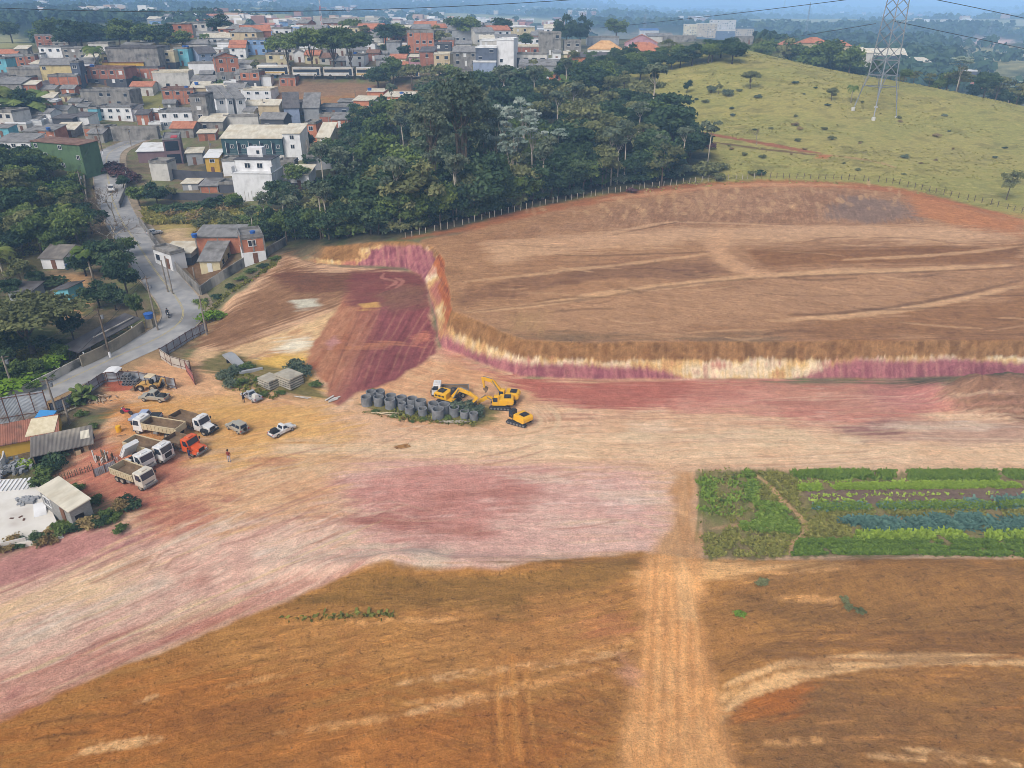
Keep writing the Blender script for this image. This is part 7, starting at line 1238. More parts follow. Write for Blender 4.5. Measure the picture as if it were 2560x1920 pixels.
def pylon(x, y, z, rz, hh, wb, wt, label, foot=True, s=1.0):
    p = thing('pylon', label, 'pylon', (x, y, z), rz); c4 = ((-1, -1), (1, -1), (1, 1), (-1, 1)); hw = 10.8 / 47 * hh; wwaist = wb * .62
    def wd(zz): return wb + (wwaist - wb) * zz / hw if zz < hw else wwaist + (wt - wwaist) * (zz - hw) / (hh - hw)
    for sx, sy in c4:
        zf = H(x + sx * wb / 2, y + sy * wb / 2) - z if foot else 0
        MB().tube([(sx * wb / 2, sy * wb / 2, zf), (sx * wwaist / 2, sy * wwaist / 2, hw), (sx * wt / 2, sy * wt / 2, hh)], .2 * s, 4).build('leg', STEEL, p)
        if foot: MB().cyl(sx * wb / 2, sy * wb / 2, zf - .4, .55, 1.0, 10).build('footing', WM['pale'], p)
        g = MB(); m_ = wwaist / 2
        for tx_, ty_ in ((0, -sy), (-sx, 0)): # sub-bracing of the splayed legs
            for f in (.35, .65): a_ = wb / 2 + (m_ - wb / 2) * f; g.tube([(sx * a_, sy * a_, hw * f), (sx * a_ + tx_ * a_ * .9 * f, sy * a_ + ty_ * a_ * .9 * f, hw)], .06 * s, 3)
        g.build('leg_bracing', STEEL, p)
    lv = [hw * .72, hw] ; zz = hw
    while zz < hh - 1: zz += wd(zz) * .75; lv.append(min(zz, hh))
    for k in range(4):
        (ax, ay), (bx, by) = c4[k], c4[(k + 1) % 4]; g = MB()
        for z0, z1 in zip(lv[1:-1], lv[2:]): a0, a1 = wd(z0) / 2, wd(z1) / 2; g.tube([(ax * a0, ay * a0, z0), (bx * a1, by * a1, z1)], .11 * s, 3); g.tube([(bx * a0, by * a0, z0), (ax * a1, ay * a1, z1)], .11 * s, 3)
        for z0 in lv[:3] + [hh]: a0 = wd(z0) / 2; g.tube([(ax * a0, ay * a0, z0), (bx * a0, by * a0, z0)], .12 * s, 3)
        g.build('lattice', STEEL, p)
    for f in (.73, .86, .97): g = MB(); q = hh * f; a0 = wd(q) / 2; [g.tube([(sx * a0, sy * a0, q + (.9 if top else 0)), (sx * (a0 + 4.5), 0, q + .4)], .07 * s, 3) for sx in (-1, 1) for sy in (-1, 1) for top in (0, 1)]; g.build('crossarm', STEEL, p)
    return p
x, y, z = G(2186, 286); pylon(x, y, z, .35, 46, 8.4, 2.6, 'tall lattice steel pylon standing on the green pasture')
for u, v, hpx, lb in [(2410,180,60,'small distant pylon in the right valley'), (2470,92,40,'tiny far pylon on the blue hillside at the right'), (1610,92,50,'distant pylon on the blue hills above the ridge houses')]:
    x, y, z = G(u, v); s = ppm(x, y, z); pylon(x, y, z, .3, hpx / s, hpx / s * .2, hpx / s * .06, lb, False, .02 * hpx / s)
RW = [prin('mast red', T(196,92,76), .6)[0], prin('mast white', T(226,222,220), .6)[0]]
def mast(u, v, vt, label, red=True):
    x, y, z = G(u, v); s = ppm(x, y, z); hh = (v - vt) / s; p = thing('radio_mast', label, 'radio mast', (x, y, z)); w_ = 2.6 / s * 1.0
    for k in range(7): g = MB(); [g.tube([(sx * w_ * (1 - k / 9), sy * w_ * (1 - k / 9), hh * k / 7), (sx * w_ * (1 - (k + 1) / 9), sy * w_ * (1 - (k + 1) / 9), hh * (k + 1) / 7)], .28 / s, 4) for sx in (-1, 1) for sy in (-1, 1)]; g.tube([(-w_ * (1 - k / 9), -w_ * (1 - k / 9), hh * k / 7), (w_ * (1 - (k + 1) / 9), -w_ * (1 - (k + 1) / 9), hh * (k + 1) / 7)], .25 / s, 4); g.build('section', RW[k % 2] if red else STEEL, p)
mast(806,78,-2,'red and white lattice radio mast above the town'); mast(2012,96,16,'thin grey mast on the far crest',False); mast(1957,40,5,'tiny mast on the skyline left of the pylon',False)
# ------------------------------------------------------------------ vehicles
S_ = .8
def paint(name, c, rough=.35, dirt=(176,140,106)): return noisy(name, T(*c), tuple(q * .96 for q in T(*c)), 1.2, rough, c3=tuple(.55 * a + .45 * b for a, b in zip(T(*c), T(*dirt))), scale3=.8, spec=.45)
PW, PS, PG, PO, PY, PC, PB, PD = paint('white paint', (226,226,226)), paint('silver paint', (178,182,188)), paint('grey beige paint', (168,164,152)), paint('orange paint', (226,92,34)), paint('machine yellow', (240,180,24), .5), paint('cream body paint', (206,190,156), .7), paint('black paint', (40,40,44), .5), paint('silver blue paint', (168,180,206))
TYRE = noisy('tyre rubber', T(46,44,44), T(84,74,64), 2, .9); RIM = noisy('dusty rim', T(150,140,126), T(186,176,160), 4, .6); BROWN = noisy('soil stained steel', T(116,96,76), T(146,122,96), 1.2, .9, c3=T(86,70,56), scale3=.6); LIGHT = prin('lamp glass', T(226,226,214), .2)[0]; REDL = prin('red lamp', T(170,34,30), .3)[0]; GL = prin('vehicle glass', T(50,58,72), .12, spec=.7)[0]; GREYM = noisy('grey steel', T(110,110,112), T(140,138,136), 2, .6); TANM = paint('faded yellow paint', (200,158,88), .7)
def heading(a, b): p, q = G(*a), G(*b); return math.atan2(q[1] - p[1], q[0] - p[0])
def vehicle(name, label, cat, u, v, a, b, group=None, s=S_):
    x, y, z = G(u, v); o = thing(name, label, cat, (x, y, z + .02), heading(a, b), group); o.scale = (s, s, s); return o
def wheel(p, x, y, r, w_=.22, dual=False):
    t = MB().wheel(x, y, r, r, w_ * (1.9 if dual else 1), 16).build('wheel', TYRE, p); sg = 1 if y > 0 else -1; MB().wheel(x, y + sg * w_ * (.98 if dual else .52), r, r * .58, .05, 12).build('rim', RIM, t)
def car(p, mat, L=4.4, W_=1.72, kind='pickup', glass=GL, cargo=None, cover=False):
    """x forward; lower body, greenhouse with panes, wheels, lamps"""
    h0, h1, h2, r = .34, .92, 1.52, .32; f, bk = L / 2, -L / 2
    if kind == 'suv': h1, h2 = 1.0, 1.68
    if kind == 'double': h1, h2, r = 1.08, 1.8, .38; h0 = .45
    cab0, cab1 = dict(pickup=(-.35, 1.0), suv=(-2.0, .75), double=(-.75, 1.25), hatch=(-1.9, .7))[kind]
    bed = kind in ('pickup', 'double')
    prof = [(bk, h0), (bk, h1 - .05), (cab0, h1), (cab1, h1), (f - .35, h1 - .16), (f, h1 - .34), (f, h0)]
    if bed:
        m = MB(); e = cab0 - .05
        m.prism([(e, h0), (e, h1), (cab1, h1), (f - .35, h1 - .16), (f, h1 - .34), (f, h0)], -W_ / 2, W_ / 2); m.box((bk + e) / 2, 0, h0, e - bk, W_, .25).box((bk + e) / 2, W_ / 2 - .06, h0 + .25, e - bk, .12, h1 - h0 - .27).box((bk + e) / 2, -W_ / 2 + .06, h0 + .25, e - bk, .12, h1 - h0 - .27).box(bk + .05, 0, h0 + .25, .1, W_ - .24, h1 - h0 - .29)
        body = m.build('body', mat, p, bevel=.05); MB().box((bk + e) / 2, 0, h0 + .252, e - bk - .12, W_ - .25, .04).build('load_bed', BLACKM, p)
        if cover: MB().box((bk + e) / 2, 0, h1 - .02, e - bk - .1, W_ - .1, .06).build('bed_cover', BLACKM, p)
        if cargo: MB().box((bk + e) / 2 - .1, .1, h0 + .29, (e - bk) * .7, W_ * .55, .75, tx=.7, ty=.6).build('cargo', cargo, p)
    else: body = MB().prism(prof, -W_ / 2, W_ / 2).build('body', mat, p, bevel=.07)
    k0, k1 = .12 if kind in ('suv', 'hatch') else .22, .62; w0, w1 = W_ / 2 - .06, W_ / 2 - .22
    q = [(cab0, -w0, h1), (cab1, -w0, h1), (cab1, w0, h1), (cab0, w0, h1), (cab0 + k0, -w1, h2 - .06), (cab1 - k1, -w1, h2 - .06), (cab1 - k1, w1, h2 - .06), (cab0 + k0, w1, h2 - .06)]
    MB().add(q, [(3,2,1,0), (4,5,6,7), (0,1,5,4), (1,2,6,5), (2,3,7,6), (3,0,4,7)]).build('cab', mat, p)
    def face(n, a, b, c, d, off, i0=.12, i1=.88, j0=.14, j1=.9):
        A, B, Cc_, D = [Vector(q[i]) for i in (a, b, c, d)]; nn = (B - A).cross(D - A).normalized() * .012; bl = lambda s, t: A.lerp(B, s).lerp(D.lerp(Cc_, s), t) + nn
        MB().add([bl(i0, j0), bl(i1, j0), bl(i1, j1), bl(i0, j1)], [(0,1,2,3)]).build(n, glass, p)
    face('windscreen', 1, 2, 6, 5, 0, .06, .94); face('rear_window', 3, 0, 4, 7, 0)
    if kind == 'pickup': face('side_window', 0, 1, 5, 4, 0, .12, .85); face('side_window', 2, 3, 7, 6, 0, .15, .88)
    else:
        for i0, i1 in ((.08, .46), (.52, .9)): face('side_window', 0, 1, 5, 4, 0, i0, i1); face('side_window', 2, 3, 7, 6, 0, 1 - i1, 1 - i0)
    MB().box((cab0 + k0 + cab1 - k1) / 2, 0, h2 - .058, cab1 - k1 - cab0 - k0 + .04, 2 * w1 + .04, .06).build('roof', mat, p, bevel=.02)
    for sx in (1, -1):
        for sy in (1, -1): wheel(p, sx * L * .3 + (.05 if sx > 0 else 0), sy * (W_ / 2 - .1), r)
    for sy in (1, -1): MB().box(f - .03, sy * W_ * .36, h0 + .24, .08, .36, .15).build('headlight', LIGHT, p); MB().box(bk - .015, sy * W_ * .42, h0 + .3, .06, .18, .24).build('taillight', REDL, p); MB().box(cab1 - .35, sy * (W_ / 2 + .05), h1, .12, .2, .14).build('mirror', BLACKM, p)
    MB().box(f + .03, 0, h0 - .02, .14, W_ * .96, .2).build('front_bumper', GREYM, p, bevel=.03); MB().box(bk - .05, 0, h0, .12, W_ * .96, .18).build('rear_bumper', GREYM, p, bevel=.03)
    if kind == 'suv': MB().wheel(0, 0, 0, .34, .2, 14).build('spare_wheel', TYRE, p).matrix_local = Matrix.Translation((bk - .14, 0, .95)) @ Matrix.Rotation(math.pi / 2, 4, 'Z')
    return p
def tipper(p, mat, x0, x1, W_, z0, hgt, ribs=BROWN, inner=BROWN, tilt=0, back=True, nr=9):
    t = .07; m = MB(); L = x1 - x0; cx = (x0 + x1) / 2
    m.box(cx, 0, z0, L, W_, .1).box(cx, W_ / 2 - t / 2, z0 + .1, L, t, hgt).box(cx, -W_ / 2 + t / 2, z0 + .1, L, t, hgt).box(x1 - t / 2, 0, z0 + .1, t, W_ - 2 * t, hgt + .12)
    if back: m.box(x0 + t / 2, 0, z0 + .1, t, W_ - 2 * t, hgt)
    for sy in (1, -1):
        m.box(cx, sy * (W_ / 2 + .03), z0 + hgt + .02, L, .1, .1)
        for i in range(nr): m.box(x0 + L * (i + .5) / nr, sy * (W_ / 2 + .025), z0 + .12, .09, .07, hgt - .12)
    o = m.build('tipper_body', mat, p); MB().box(cx, 0, z0 + .102, L - 2 * t, W_ - 2 * t - .01, .03).box(cx, W_ / 2 - t - .01, z0 + .13, L - .2, .012, hgt - .1).box(cx, -W_ / 2 + t + .01, z0 + .13, L - .2, .012, hgt - .1).box(x1 - t - .012, 0, z0 + .13, .012, W_ - .2, hgt - .05).build('soiled_interior', inner, o)
    MB().box(x0 - .035, 0, z0 + .1, .06, W_, hgt * .96).build('tailgate', mat, o)
    if tilt: o.matrix_local = Matrix.Translation((x0, 0, z0)) @ Matrix.Rotation(-tilt, 4, 'Y') @ Matrix.Translation((-x0, 0, -z0))
    return o
def truck(p, cabm, bedm, style='flat', L=7.0, axles=2, tilt=0, grille=None, chassis=BLACKM, bedh=1.0, bed=True):
    W_ = 2.4; f = L / 2; r = .5; MB().box(-.2, 0, .62, L - .6, .9, .28).build('chassis', chassis, p)
    nose = style == 'nose'; c1 = f - (1.35 if nose else 0); c0 = c1 - (1.55 if nose else 1.75); z0, zw, zt = .62, 1.65, 2.75
    if nose: prof = [(c0, z0), (c0, zt - .12), (c0 + .15, zt), (c1 - .35, zt), (c1, zw), (c1, z0)]
    else: prof = [(c0, z0), (c0, zt), (c1 - .3, zt + .02), (c1 - .02, zw), (c1, z0)]
    cab = MB().prism(prof, -W_ / 2 + .05, W_ / 2 - .05).build('cab', cabm, p, bevel=.07)
    if nose:
        MB().prism([(c1 - .02, z0 + .1), (c1 - .02, zw - .02), (f - .2, zw - .32), (f, zw - .5), (f, z0 + .1)], -.72, .72).build('bonnet', cabm, p, bevel=.08)
        for sy in (1, -1): MB().prism([(c1 - .3, z0), (c1 - .1, 1.15), (f - .5, 1.15), (f - .05, .95), (f, z0)], sy * .98 - .24, sy * .98 + .24).build('mudguard', cabm if style == 'nose' and cabm is PO else BLACKM, p, bevel=.06)
        MB().box(f + .012, 0, z0 + .2, .03, 1.0, .55).build('grille', BLACKM, p)
    else: MB().box(c1 + .012, 0, z0 + .22, .03, 1.25 if grille else 1.7, .78 if grille else .26).build('grille', grille or GREYM, p)
    A, B = (c1 - .35, zt) if nose else (c1 - .3, zt + .02), (c1, zw) if nose else (c1 - .02, zw); d = Vector((B[0] - A[0], 0, B[1] - A[1])); nn = Vector((-d.z, 0, d.x)).normalized(); nn = nn if nn.x > 0 else -nn
    pt = lambda t, yy_: tuple(Vector((A[0], yy_, A[1])) + d * t + nn * .015); ww = W_ / 2 - .2
    MB().add([pt(.92, -ww), pt(.92, ww), pt(.14, ww), pt(.14, -ww)], [(0,1,2,3)]).build('windscreen', GL, p)
    for sy in (1, -1):
        yy_ = sy * (W_ / 2 - .038); MB().add([(c0 + .45, yy_, zw + .02), (c1 - .14, yy_, zw + .02), (c1 - .42, yy_, zt - .2), (c0 + .45, yy_, zt - .2)], [(0,1,2,3) if sy < 0 else (3,2,1,0)]).build('side_window', GL, p)
        MB().box(c1 - .2, sy * (W_ / 2 + .16), zw + .2, .1, .22, .42).build('mirror', BLACKM, p); MB().box((f if nose else c1) + .02, sy * .86, z0 + .16, .05, .3, .2).build('headlight', LIGHT, p)
    MB().box((f if nose else c1) + .07, 0, .42, .18, W_ - .05, .3).build('bumper', GREYM if style != 'nose' or cabm is PO else BLACKM, p, bevel=.04); MB().box((c0 + c1) / 2 - .1, 0, zt + .004, .8, .9, .16).build('roof_hatch', cabm, p, bevel=.04)
    wf_ = f - (.95 if nose else .75)
    for sy in (1, -1):
        wheel(p, wf_, sy * (W_ / 2 - .2), r, .28)
        for k in range(axles): wheel(p, -f + .95 + k * 1.08, sy * (W_ / 2 - .3), r, .26, True)
        MB().box(.0, sy * .85, .5, .9, .5, .45).build('fuel_tank', GREYM, p, bevel=.08); MB().box(-f + .95 + (axles - 1) * .54, sy * (W_ / 2 - .3), 1.1, 1.0 * axles + .2, .55, .05).build('mudguard', bedm, p)
    if bed: tipper(p, bedm, -f - .1, c0 - .12, W_ + .06, 1.18, bedh, tilt=tilt)
    return p
gv = 'dump trucks parked on the site'
truck(vehicle('dump_truck', 'cream tipper truck with white flat cab, nearest to the camera', 'dump truck', 339, 1206, (300,1200), (372,1226), gv), paint('cream white paint', (220,214,200)), PC, 'flat', 6.6, 2)
truck(vehicle('dump_truck', 'white cab-over tipper with a big dark grille, second in the row behind the small tipper', 'dump truck', 378, 1140, (330,1126), (432,1160), gv), PW, PC, 'flat', 7.6, 2, grille=BLACKM)
truck(vehicle('dump_truck', 'orange long-nosed tipper truck in the parked row', 'dump truck', 468, 1127, (425,1115), (512,1141), gv), PO, BROWN, 'nose', 6.4, 1, bedh=.7)
truck(vehicle('dump_truck', 'white tipper truck with its cab facing left and a clean cream body', 'dump truck', 402, 1085, (436,1090), (350,1077), gv), PW, PC, 'flat', 8.2, 2)
truck(vehicle('dump_truck', 'white long-nosed tipper with black chassis and rust brown body, farthest of the row', 'dump truck', 488, 1072, (440,1058), (536,1086), gv), PW, BROWN, 'nose', 8.0, 1, bedh=.8)
p = vehicle('small_tipper_truck', 'small white tipper truck with its white body raised between the dump trucks', 'tipper truck', 352, 1165, (318,1146), (386,1180)); truck(p, PW, PW, 'flat', 4.6, 1, bed=False); tipper(p, PW, -2.3, .35, 2.3, 1.2, .45, inner=WM['white'], tilt=.95, nr=5)
car(vehicle('pickup_truck', 'silver double cab pickup with a loaded bed in front of the backhoe', 'pickup truck', 388, 1000, (424,1004), (352,1000)), PG, 5.0, 1.8, 'double', cargo=BLACKM)
car(vehicle('pickup_truck', 'silver blue double cab pickup with dark bed cover behind the left facing truck', 'pickup truck', 366, 1052, (405,1054), (330,1050)), PD, 5.0, 1.8, 'double', cover=True)
car(vehicle('parked_car', 'grey beige sport utility car with a spare wheel on its back door', 'car', 594, 1075, (611,1082), (577,1066)), PG, 4.2, 1.75, 'suv')
car(vehicle('pickup_truck', 'small white pickup standing alone right of the parked cars', 'pickup truck', 706, 1082, (688,1093), (730,1073)), PW, 4.4, 1.7, 'pickup', cargo=BLACKM)
car(vehicle('pickup_truck', 'small white pickup near the stacked slabs with a person at its door', 'pickup truck', 630, 997, (645,1005), (612,988)), PS, 4.3, 1.7, 'pickup', cargo=WM['pale'])
car(vehicle('parked_car', 'silver hatchback parked under the small grey carport', 'car', 387, 586, (372,589), (402,583), s=.8), PS, 4.0, 1.68, 'hatch')
car(vehicle('driving_car', 'white car driving down the empty road', 'car', 279, 478, (272,455), (281,492), s=.95), PW, 4.0, 1.7, 'hatch'); car(vehicle('parked_car', 'dark car half hidden by the purple bushes at the roadside', 'car', 284, 440, (278,420), (287,455), s=.9), PB, 4.2, 1.7, 'hatch')
def motorbike(p, mat):
    for x in (.65, -.65): MB().wheel(x, 0, .3, .3, .12, 14).build('wheel', TYRE, p)
    MB().prism([(-.75, .75), (-.2, .72), (.1, .82), (.35, .95), (.5, .8), (.2, .4), (-.25, .35)], -.14, .14).build('body', mat, p, bevel=.05); MB().box(-.35, 0, .76, .65, .26, .1).build('seat', BLACKM, p, bevel=.03); MB().tube([(.65, 0, .3), (.42, 0, 1.0)], .05, 6).build('fork', GREYM, p); MB().tube([(.36, -.36, 1.02), (.44, 0, 1.0), (.36, .36, 1.02)], .03, 6).build('handlebar', BLACKM, p); MB().cyl(.55, 0, .78, .1, .16, 8).build('headlight', LIGHT, p)
    return p
motorbike(vehicle('motorcycle', 'pinkish red motorcycle parked on bare ground left of the silver blue pickup', 'motorcycle', 317, 1036, (328,1038), (307,1033), s=1.0), paint('magenta red paint', (170,30,70)))
MC = motorbike(vehicle('motorcycle', 'dark motorcycle ridden along the road bend', 'motorcycle', 421, 792, (417,775), (424,805), s=.95), BLACKM)
# buses
def bus(u0, u1, v, label, mat, band):
    x, y, z = G((u0 + u1) / 2, v); s = ppm(x, y, z); L = (u1 - u0) / s; k = L / 12 * 1.22; p = thing('parked_bus', label, 'bus', (x, y + .2, z + .7), 0, 'buses parked in a row'); Wd, hh = 2.5 * k, 3.1 * k
    MB().box(0, 0, .45 * k, L, Wd, hh - .45 * k).build('body', mat, p, bevel=.12); MB().box(-.2 * k, -Wd / 2 - .01, 1.55 * k, L * .88, .04, .95 * k).build('window_band', GL, p); MB().box(0, -Wd / 2 - .012, .9 * k, L * .98, .03, .4 * k).build('stripe', band, p); MB().box(L / 2 - .9 * k, -Wd / 2 - .015, .6 * k, .9 * k, .04, 2.0 * k).build('door', GL, p); MB().box(L / 2 + .005, 0, 1.4 * k, .04, Wd * .86, 1.3 * k).build('windscreen', GL, p); MB().box(0, 0, hh + .003, L * .96, Wd * .8, .12 * k).build('roof', WM['white'], p)
    for xx in (-.28, .3): t = MB().wheel(L * xx, -Wd / 2 + .1, .5 * k, .5 * k, .3 * k, 14).build('wheel', TYRE, p); MB().wheel(L * xx, -Wd / 2 - .06, .5 * k, .25 * k, .04, 10).build('rim', RIM, t)
BG = paint('bus gold stripe', (222,184,110)); BWH = paint('bus white', (222,216,204))
bus(648,727,195,'cream bus at the left end of the row under the umbrella trees',BWH,BG); bus(735,805,197,'white bus with a dark window band, left of the gap between trunks',BWH,WM['white']); bus(812,886,198,'white bus fully in view between the umbrella tree trunks',BWH,WM['white']); bus(893,965,198,'cream bus half hidden by the big dark tree',BWH,BG); bus(980,1050,199,'cream and gold bus at the right end of the row',BWH,BG)
# excavators and backhoe
def excavator(p, boom=None, cabm=PY, yaw=0.0, bucket=True):
    """boom = list of (x, z) joints from the foot of the boom to the bucket"""
    for sy in (1, -1):
        t = MB(); pr_ = [(-2.1, .38), (-1.75, .02), (1.75, .02), (2.1, .38), (1.8, .78), (-1.8, .78)]; t.prism(pr_, sy * 1.15 - .3, sy * 1.15 + .3); o = t.build('track', BLACKM, p, bevel=.08); w_ = MB(); [w_.wheel(-1.6 + .64 * k, sy * 1.47, .36, .2, .06, 10) for k in range(6)]; w_.build('rollers', GREYM, o)
    MB().box(0, 0, .42, 1.9, 1.9, .5).build('undercarriage', BLACKM, p)
    u = link(bpy.data.objects.new('upper_body', None), p); u.rotation_euler.z = yaw; bpy.data.objects.remove(u)
    R = Matrix.Rotation(yaw, 4, 'Z'); mk = lambda m, n, mt, bv=.06: setattr(m.build(n, mt, p, bevel=bv), 'matrix_local', R)
    mk(MB().prism([(-2.3, 1.05), (-2.5, 1.4), (-2.4, 2.1), (-1.9, 2.25), (.2, 2.2), (.3, 1.05)], -1.25, 1.25), 'engine_house', PY, .1); mk(MB().box(-1.3, -.1, 2.253, 1.3, 1.5, .1).box(-1.5, .4, 2.35, .3, .3, .2), 'engine_cover', BLACKM, .03); mk(MB().box(.2, 0, .95, 2.6, 2.4, .12), 'deck', PY, .02); mk(MB().box(-2.46, 0, 1.3, .16, 2.3, .6), 'counterweight', PY, .05)
    mk(MB().prism([(.3, 1.05), (.3, 2.85), (1.15, 2.85), (1.6, 2.0), (1.6, 1.05)], .25, 1.2), 'cab', cabm, .06); mk(MB().box(1.0, 1.213, 1.75, .9, .02, .85).box(.8, .237, 1.75, .7, .02, .85).box(.285, .72, 1.85, .02, .7, .7), 'cab_window', GL, 0)
    mk(MB().add([(1.61, .33, 1.5), (1.61, 1.12, 1.5), (1.61, 1.12, 2.0), (1.61, .33, 2.0)], [(0,1,2,3)]).add([(1.61, .33, 2.02), (1.61, 1.12, 2.02), (1.2, 1.12, 2.8), (1.2, .33, 2.8)], [(0,1,2,3)]), 'windscreen', GL, 0)
    for i in range(3): mk(MB().box(-1.9 + .7 * i, -1.262, 1.5, .5, .02, .3), 'side_vent', BLACKM, 0)
    if boom:
        B = [Vector((x, -.25, z)) for x, z in boom]; n = len(B)
        def limb(a, b, w0, w1, nm, wd=.42): 
            d = (b - a).normalized(); q = Vector((-d.z, 0, d.x)); m = MB(); m.prism([((a - q * w0).x, (a - q * w0).z), ((b - q * w1).x, (b - q * w1).z), ((b + q * w1).x, (b + q * w1).z), ((a + q * w0).x, (a + q * w0).z)], -.25 - wd / 2, -.25 + wd / 2); mk(m, nm, PY, .03)
        for i in range(n - 3): limb(B[i], B[i + 1], .24 if i == 0 else .36, .36 if i < n - 4 else .2, 'boom')
        limb(B[n - 3] + (B[n - 3] - B[n - 2]) * .12, B[n - 2], .3, .15, 'stick', .34)
        if n > 4: mk(MB().tube([B[0] + Vector((.3, .3, -.2)), B[1] + Vector((0, .3, .1))], .09, 6).tube([B[0] + Vector((.3, -.3, -.2)), B[1] + Vector((0, -.3, .1))], .09, 6).tube([B[1] + Vector((.2, 0, .5)), B[2] + Vector((.1, 0, .45))], .08, 6), 'hydraulic_cylinder', GREYM, 0)
        e, q = B[n - 2], B[n - 1]
        if bucket:
            d = (q - e).normalized(); k = Vector((-d.z, 0, d.x)); m = MB(); pr = [(e + k * .25), (e - k * .2), (e + d * .6 - k * .45), (q - k * .1), (q + k * .35), (e + d * .55 + k * .1)]; m.prism([(a.x, a.z) for a in pr], -.85, .35); mk(m, 'bucket', BROWN, .03)
    return p
ge = 'excavators parked by the concrete rings'
excavator(vehicle('excavator', 'yellow excavator with a black cab, nearest to the camera of the machines', 'excavator', 1298, 1057, (1268,1050), (1326,1066), ge, .72), None, PB, math.radians(160))
excavator(vehicle('excavator', 'yellow excavator with its boom lowered to the left, in the middle of the machines', 'excavator', 1252, 1018, (1285,1024), (1225,1020), ge, .72), [(1.0,1.5),(2.6,2.0),(3.7,1.3),(4.3,.9),(4.6,.7),(5.4,.5)], PY, .1)
excavator(vehicle('excavator', 'yellow excavator with boom raised in an arch, partly hidden behind the middle one', 'excavator', 1268, 1002, (1290,1006), (1230,1000), ge, .70), [(1.0,1.6),(3.0,4.0),(4.8,4.4),(5.0,4.4),(4.7,2.4),(4.2,1.6)], PY, 0)
excavator(vehicle('excavator', 'yellow excavator with arched boom reaching right, left one of the machines', 'excavator', 1122, 1006, (1098,998), (1150,1012), ge, .74), [(1.0,1.6),(2.6,3.5),(4.6,3.2),(6.2,2.5),(4.9,.8),(4.2,.5)], PB, 0)
truck(vehicle('flatbed_truck', 'white truck with a grey bed standing behind the arched excavator', 'truck', 1126, 988, (1180,990), (1108,990), None, .72), PW, GREYM, 'flat', 7, 1, bedh=.5)
p = vehicle('loose_bucket', 'dark toothed excavator bucket standing left of the white truck', 'bucket', 1092, 987, (1080,986), (1100,989)); MB().prism([(-.7, .1), (-.9, 1.0), (-.5, 1.9), (.3, 2.1), (.8, 1.6), (.5, 1.4), (.1, 1.6), (-.3, 1.2), (-.3, .5), (.6, .1)], -.9, .9).build('shell', BROWN, p); t_ = MB(); [t_.box(.7, -.7 + .35 * k, .02, .3, .14, .12) for k in range(5)]; t_.build('teeth', GREYM, p)
p = vehicle('backhoe_loader', 'faded yellow backhoe loader with a pale canopy by the sheet metal fence', 'backhoe', 378, 974, (410,976), (345,974), None, .82)
MB().prism([(-1.6, .6), (-1.6, 1.2), (-.4, 1.3), (.3, 1.5), (1.7, 1.35), (1.8, .7)], -.5, .5).build('body', TANM, p, bevel=.06); c_ = MB().box(-.4, 0, 2.7, 1.5, 1.5, .12).build('canopy', paint('pale canopy paint', (224,206,170)), p, bevel=.04); q_ = MB(); [q_.box(xx, yy_, 1.2, .08, .08, 1.5) for xx in (-1.0, .2) for yy_ in (-.65, .65)]; q_.build('canopy_posts', BLACKM, p); MB().box(-.4, 0, 1.25, .6, .6, .7).build('seat', BLACKM, p)
for x_, r_ in ((-1.1, .72), (1.3, .5)):
    for sy in (1, -1): wheel(p, x_, sy * .85, r_, .38)
for sy in (1, -1): MB().tube([(.4, sy * .6, 1.4), (2.0, sy * .6, 1.0), (2.6, sy * .6, .5)], .11, 6).build('loader_arm', TANM, p)
MB().prism([(2.5, .05), (2.5, .9), (2.7, .95), (2.75, .3), (3.5, .12), (3.5, .03)], -1.05, 1.05).build('front_bucket', BROWN, p); MB().tube([(-1.7, 0, 1.0), (-2.6, 0, 2.5), (-3.1, 0, 2.4), (-3.2, 0, 1.0)], [.2, .17, .15, .12], 6).build('rear_boom', TANM, p); MB().prism([(-3.5, .5), (-3.5, 1.1), (-3.0, 1.1), (-2.8, .7)], -.35, .35).build('rear_bucket', BROWN, p)
# ------------------------------------------------------------------ site goods
RINGM = noisy('wet looking concrete', T(112,114,118), T(140,140,142), 1.5, c3=T(84,86,90), scale3=.8)
RL = [(158,660,1.0), (290,658,1.0), (205,600,.95), (300,590,.98), (420,640,1.05), (412,692,1.02), (532,660,1.0), (535,705,.78), (642,680,1.02), (615,752,.88), (735,705,1.06), (755,770,.86), (865,720,1.0), (980,745,1.1), (918,800,1.15), (1090,770,.95), (1200,800,.86), (1298,818,.8)]
RD = ['ring at the far left end, front row','ring second from the left, front row','ring at the far left end, back row','ring second from the left, back row','ring fifth along the row, standing behind a mossy one','mossy stained ring left of the narrow one','ring behind the narrow short one','narrow short ring left of centre','ring at the centre of the back row','slim tall ring before the centre one','wide ring right of the centre, back row','slim ring right of the centre, front row','ring fifth from the right, back row','broad ring with grass around it near the right','largest and nearest ring','ring third from the right','slim ring second from the right','slim tilted ring at the right end']
for (zx, zy, s), dsc in zip(RL, RD):
    x, y, z = G(880 + zx * .2351, 860 + zy * .2351 - 3); o = MB().ring(0, 0, 0, .73, .6, 1.3, 22).build('concrete_ring', RINGM, loc=(x, y, z - .05)); o.scale = (s, s, s * rh.uniform(.95, 1.08)); o.rotation_euler = (rh.uniform(-.03, .03), rh.uniform(-.03, .03), rh.uniform(0, 6)); tag(o, 'dark concrete ' + dsc, 'concrete ring', 'concrete well rings in two rows')
SLAB = noisy('weathered slab', T(166,158,142), T(190,182,166), 1, c3=T(128,124,118), scale3=.6)
ra_ = heading((645,955), (700,984))
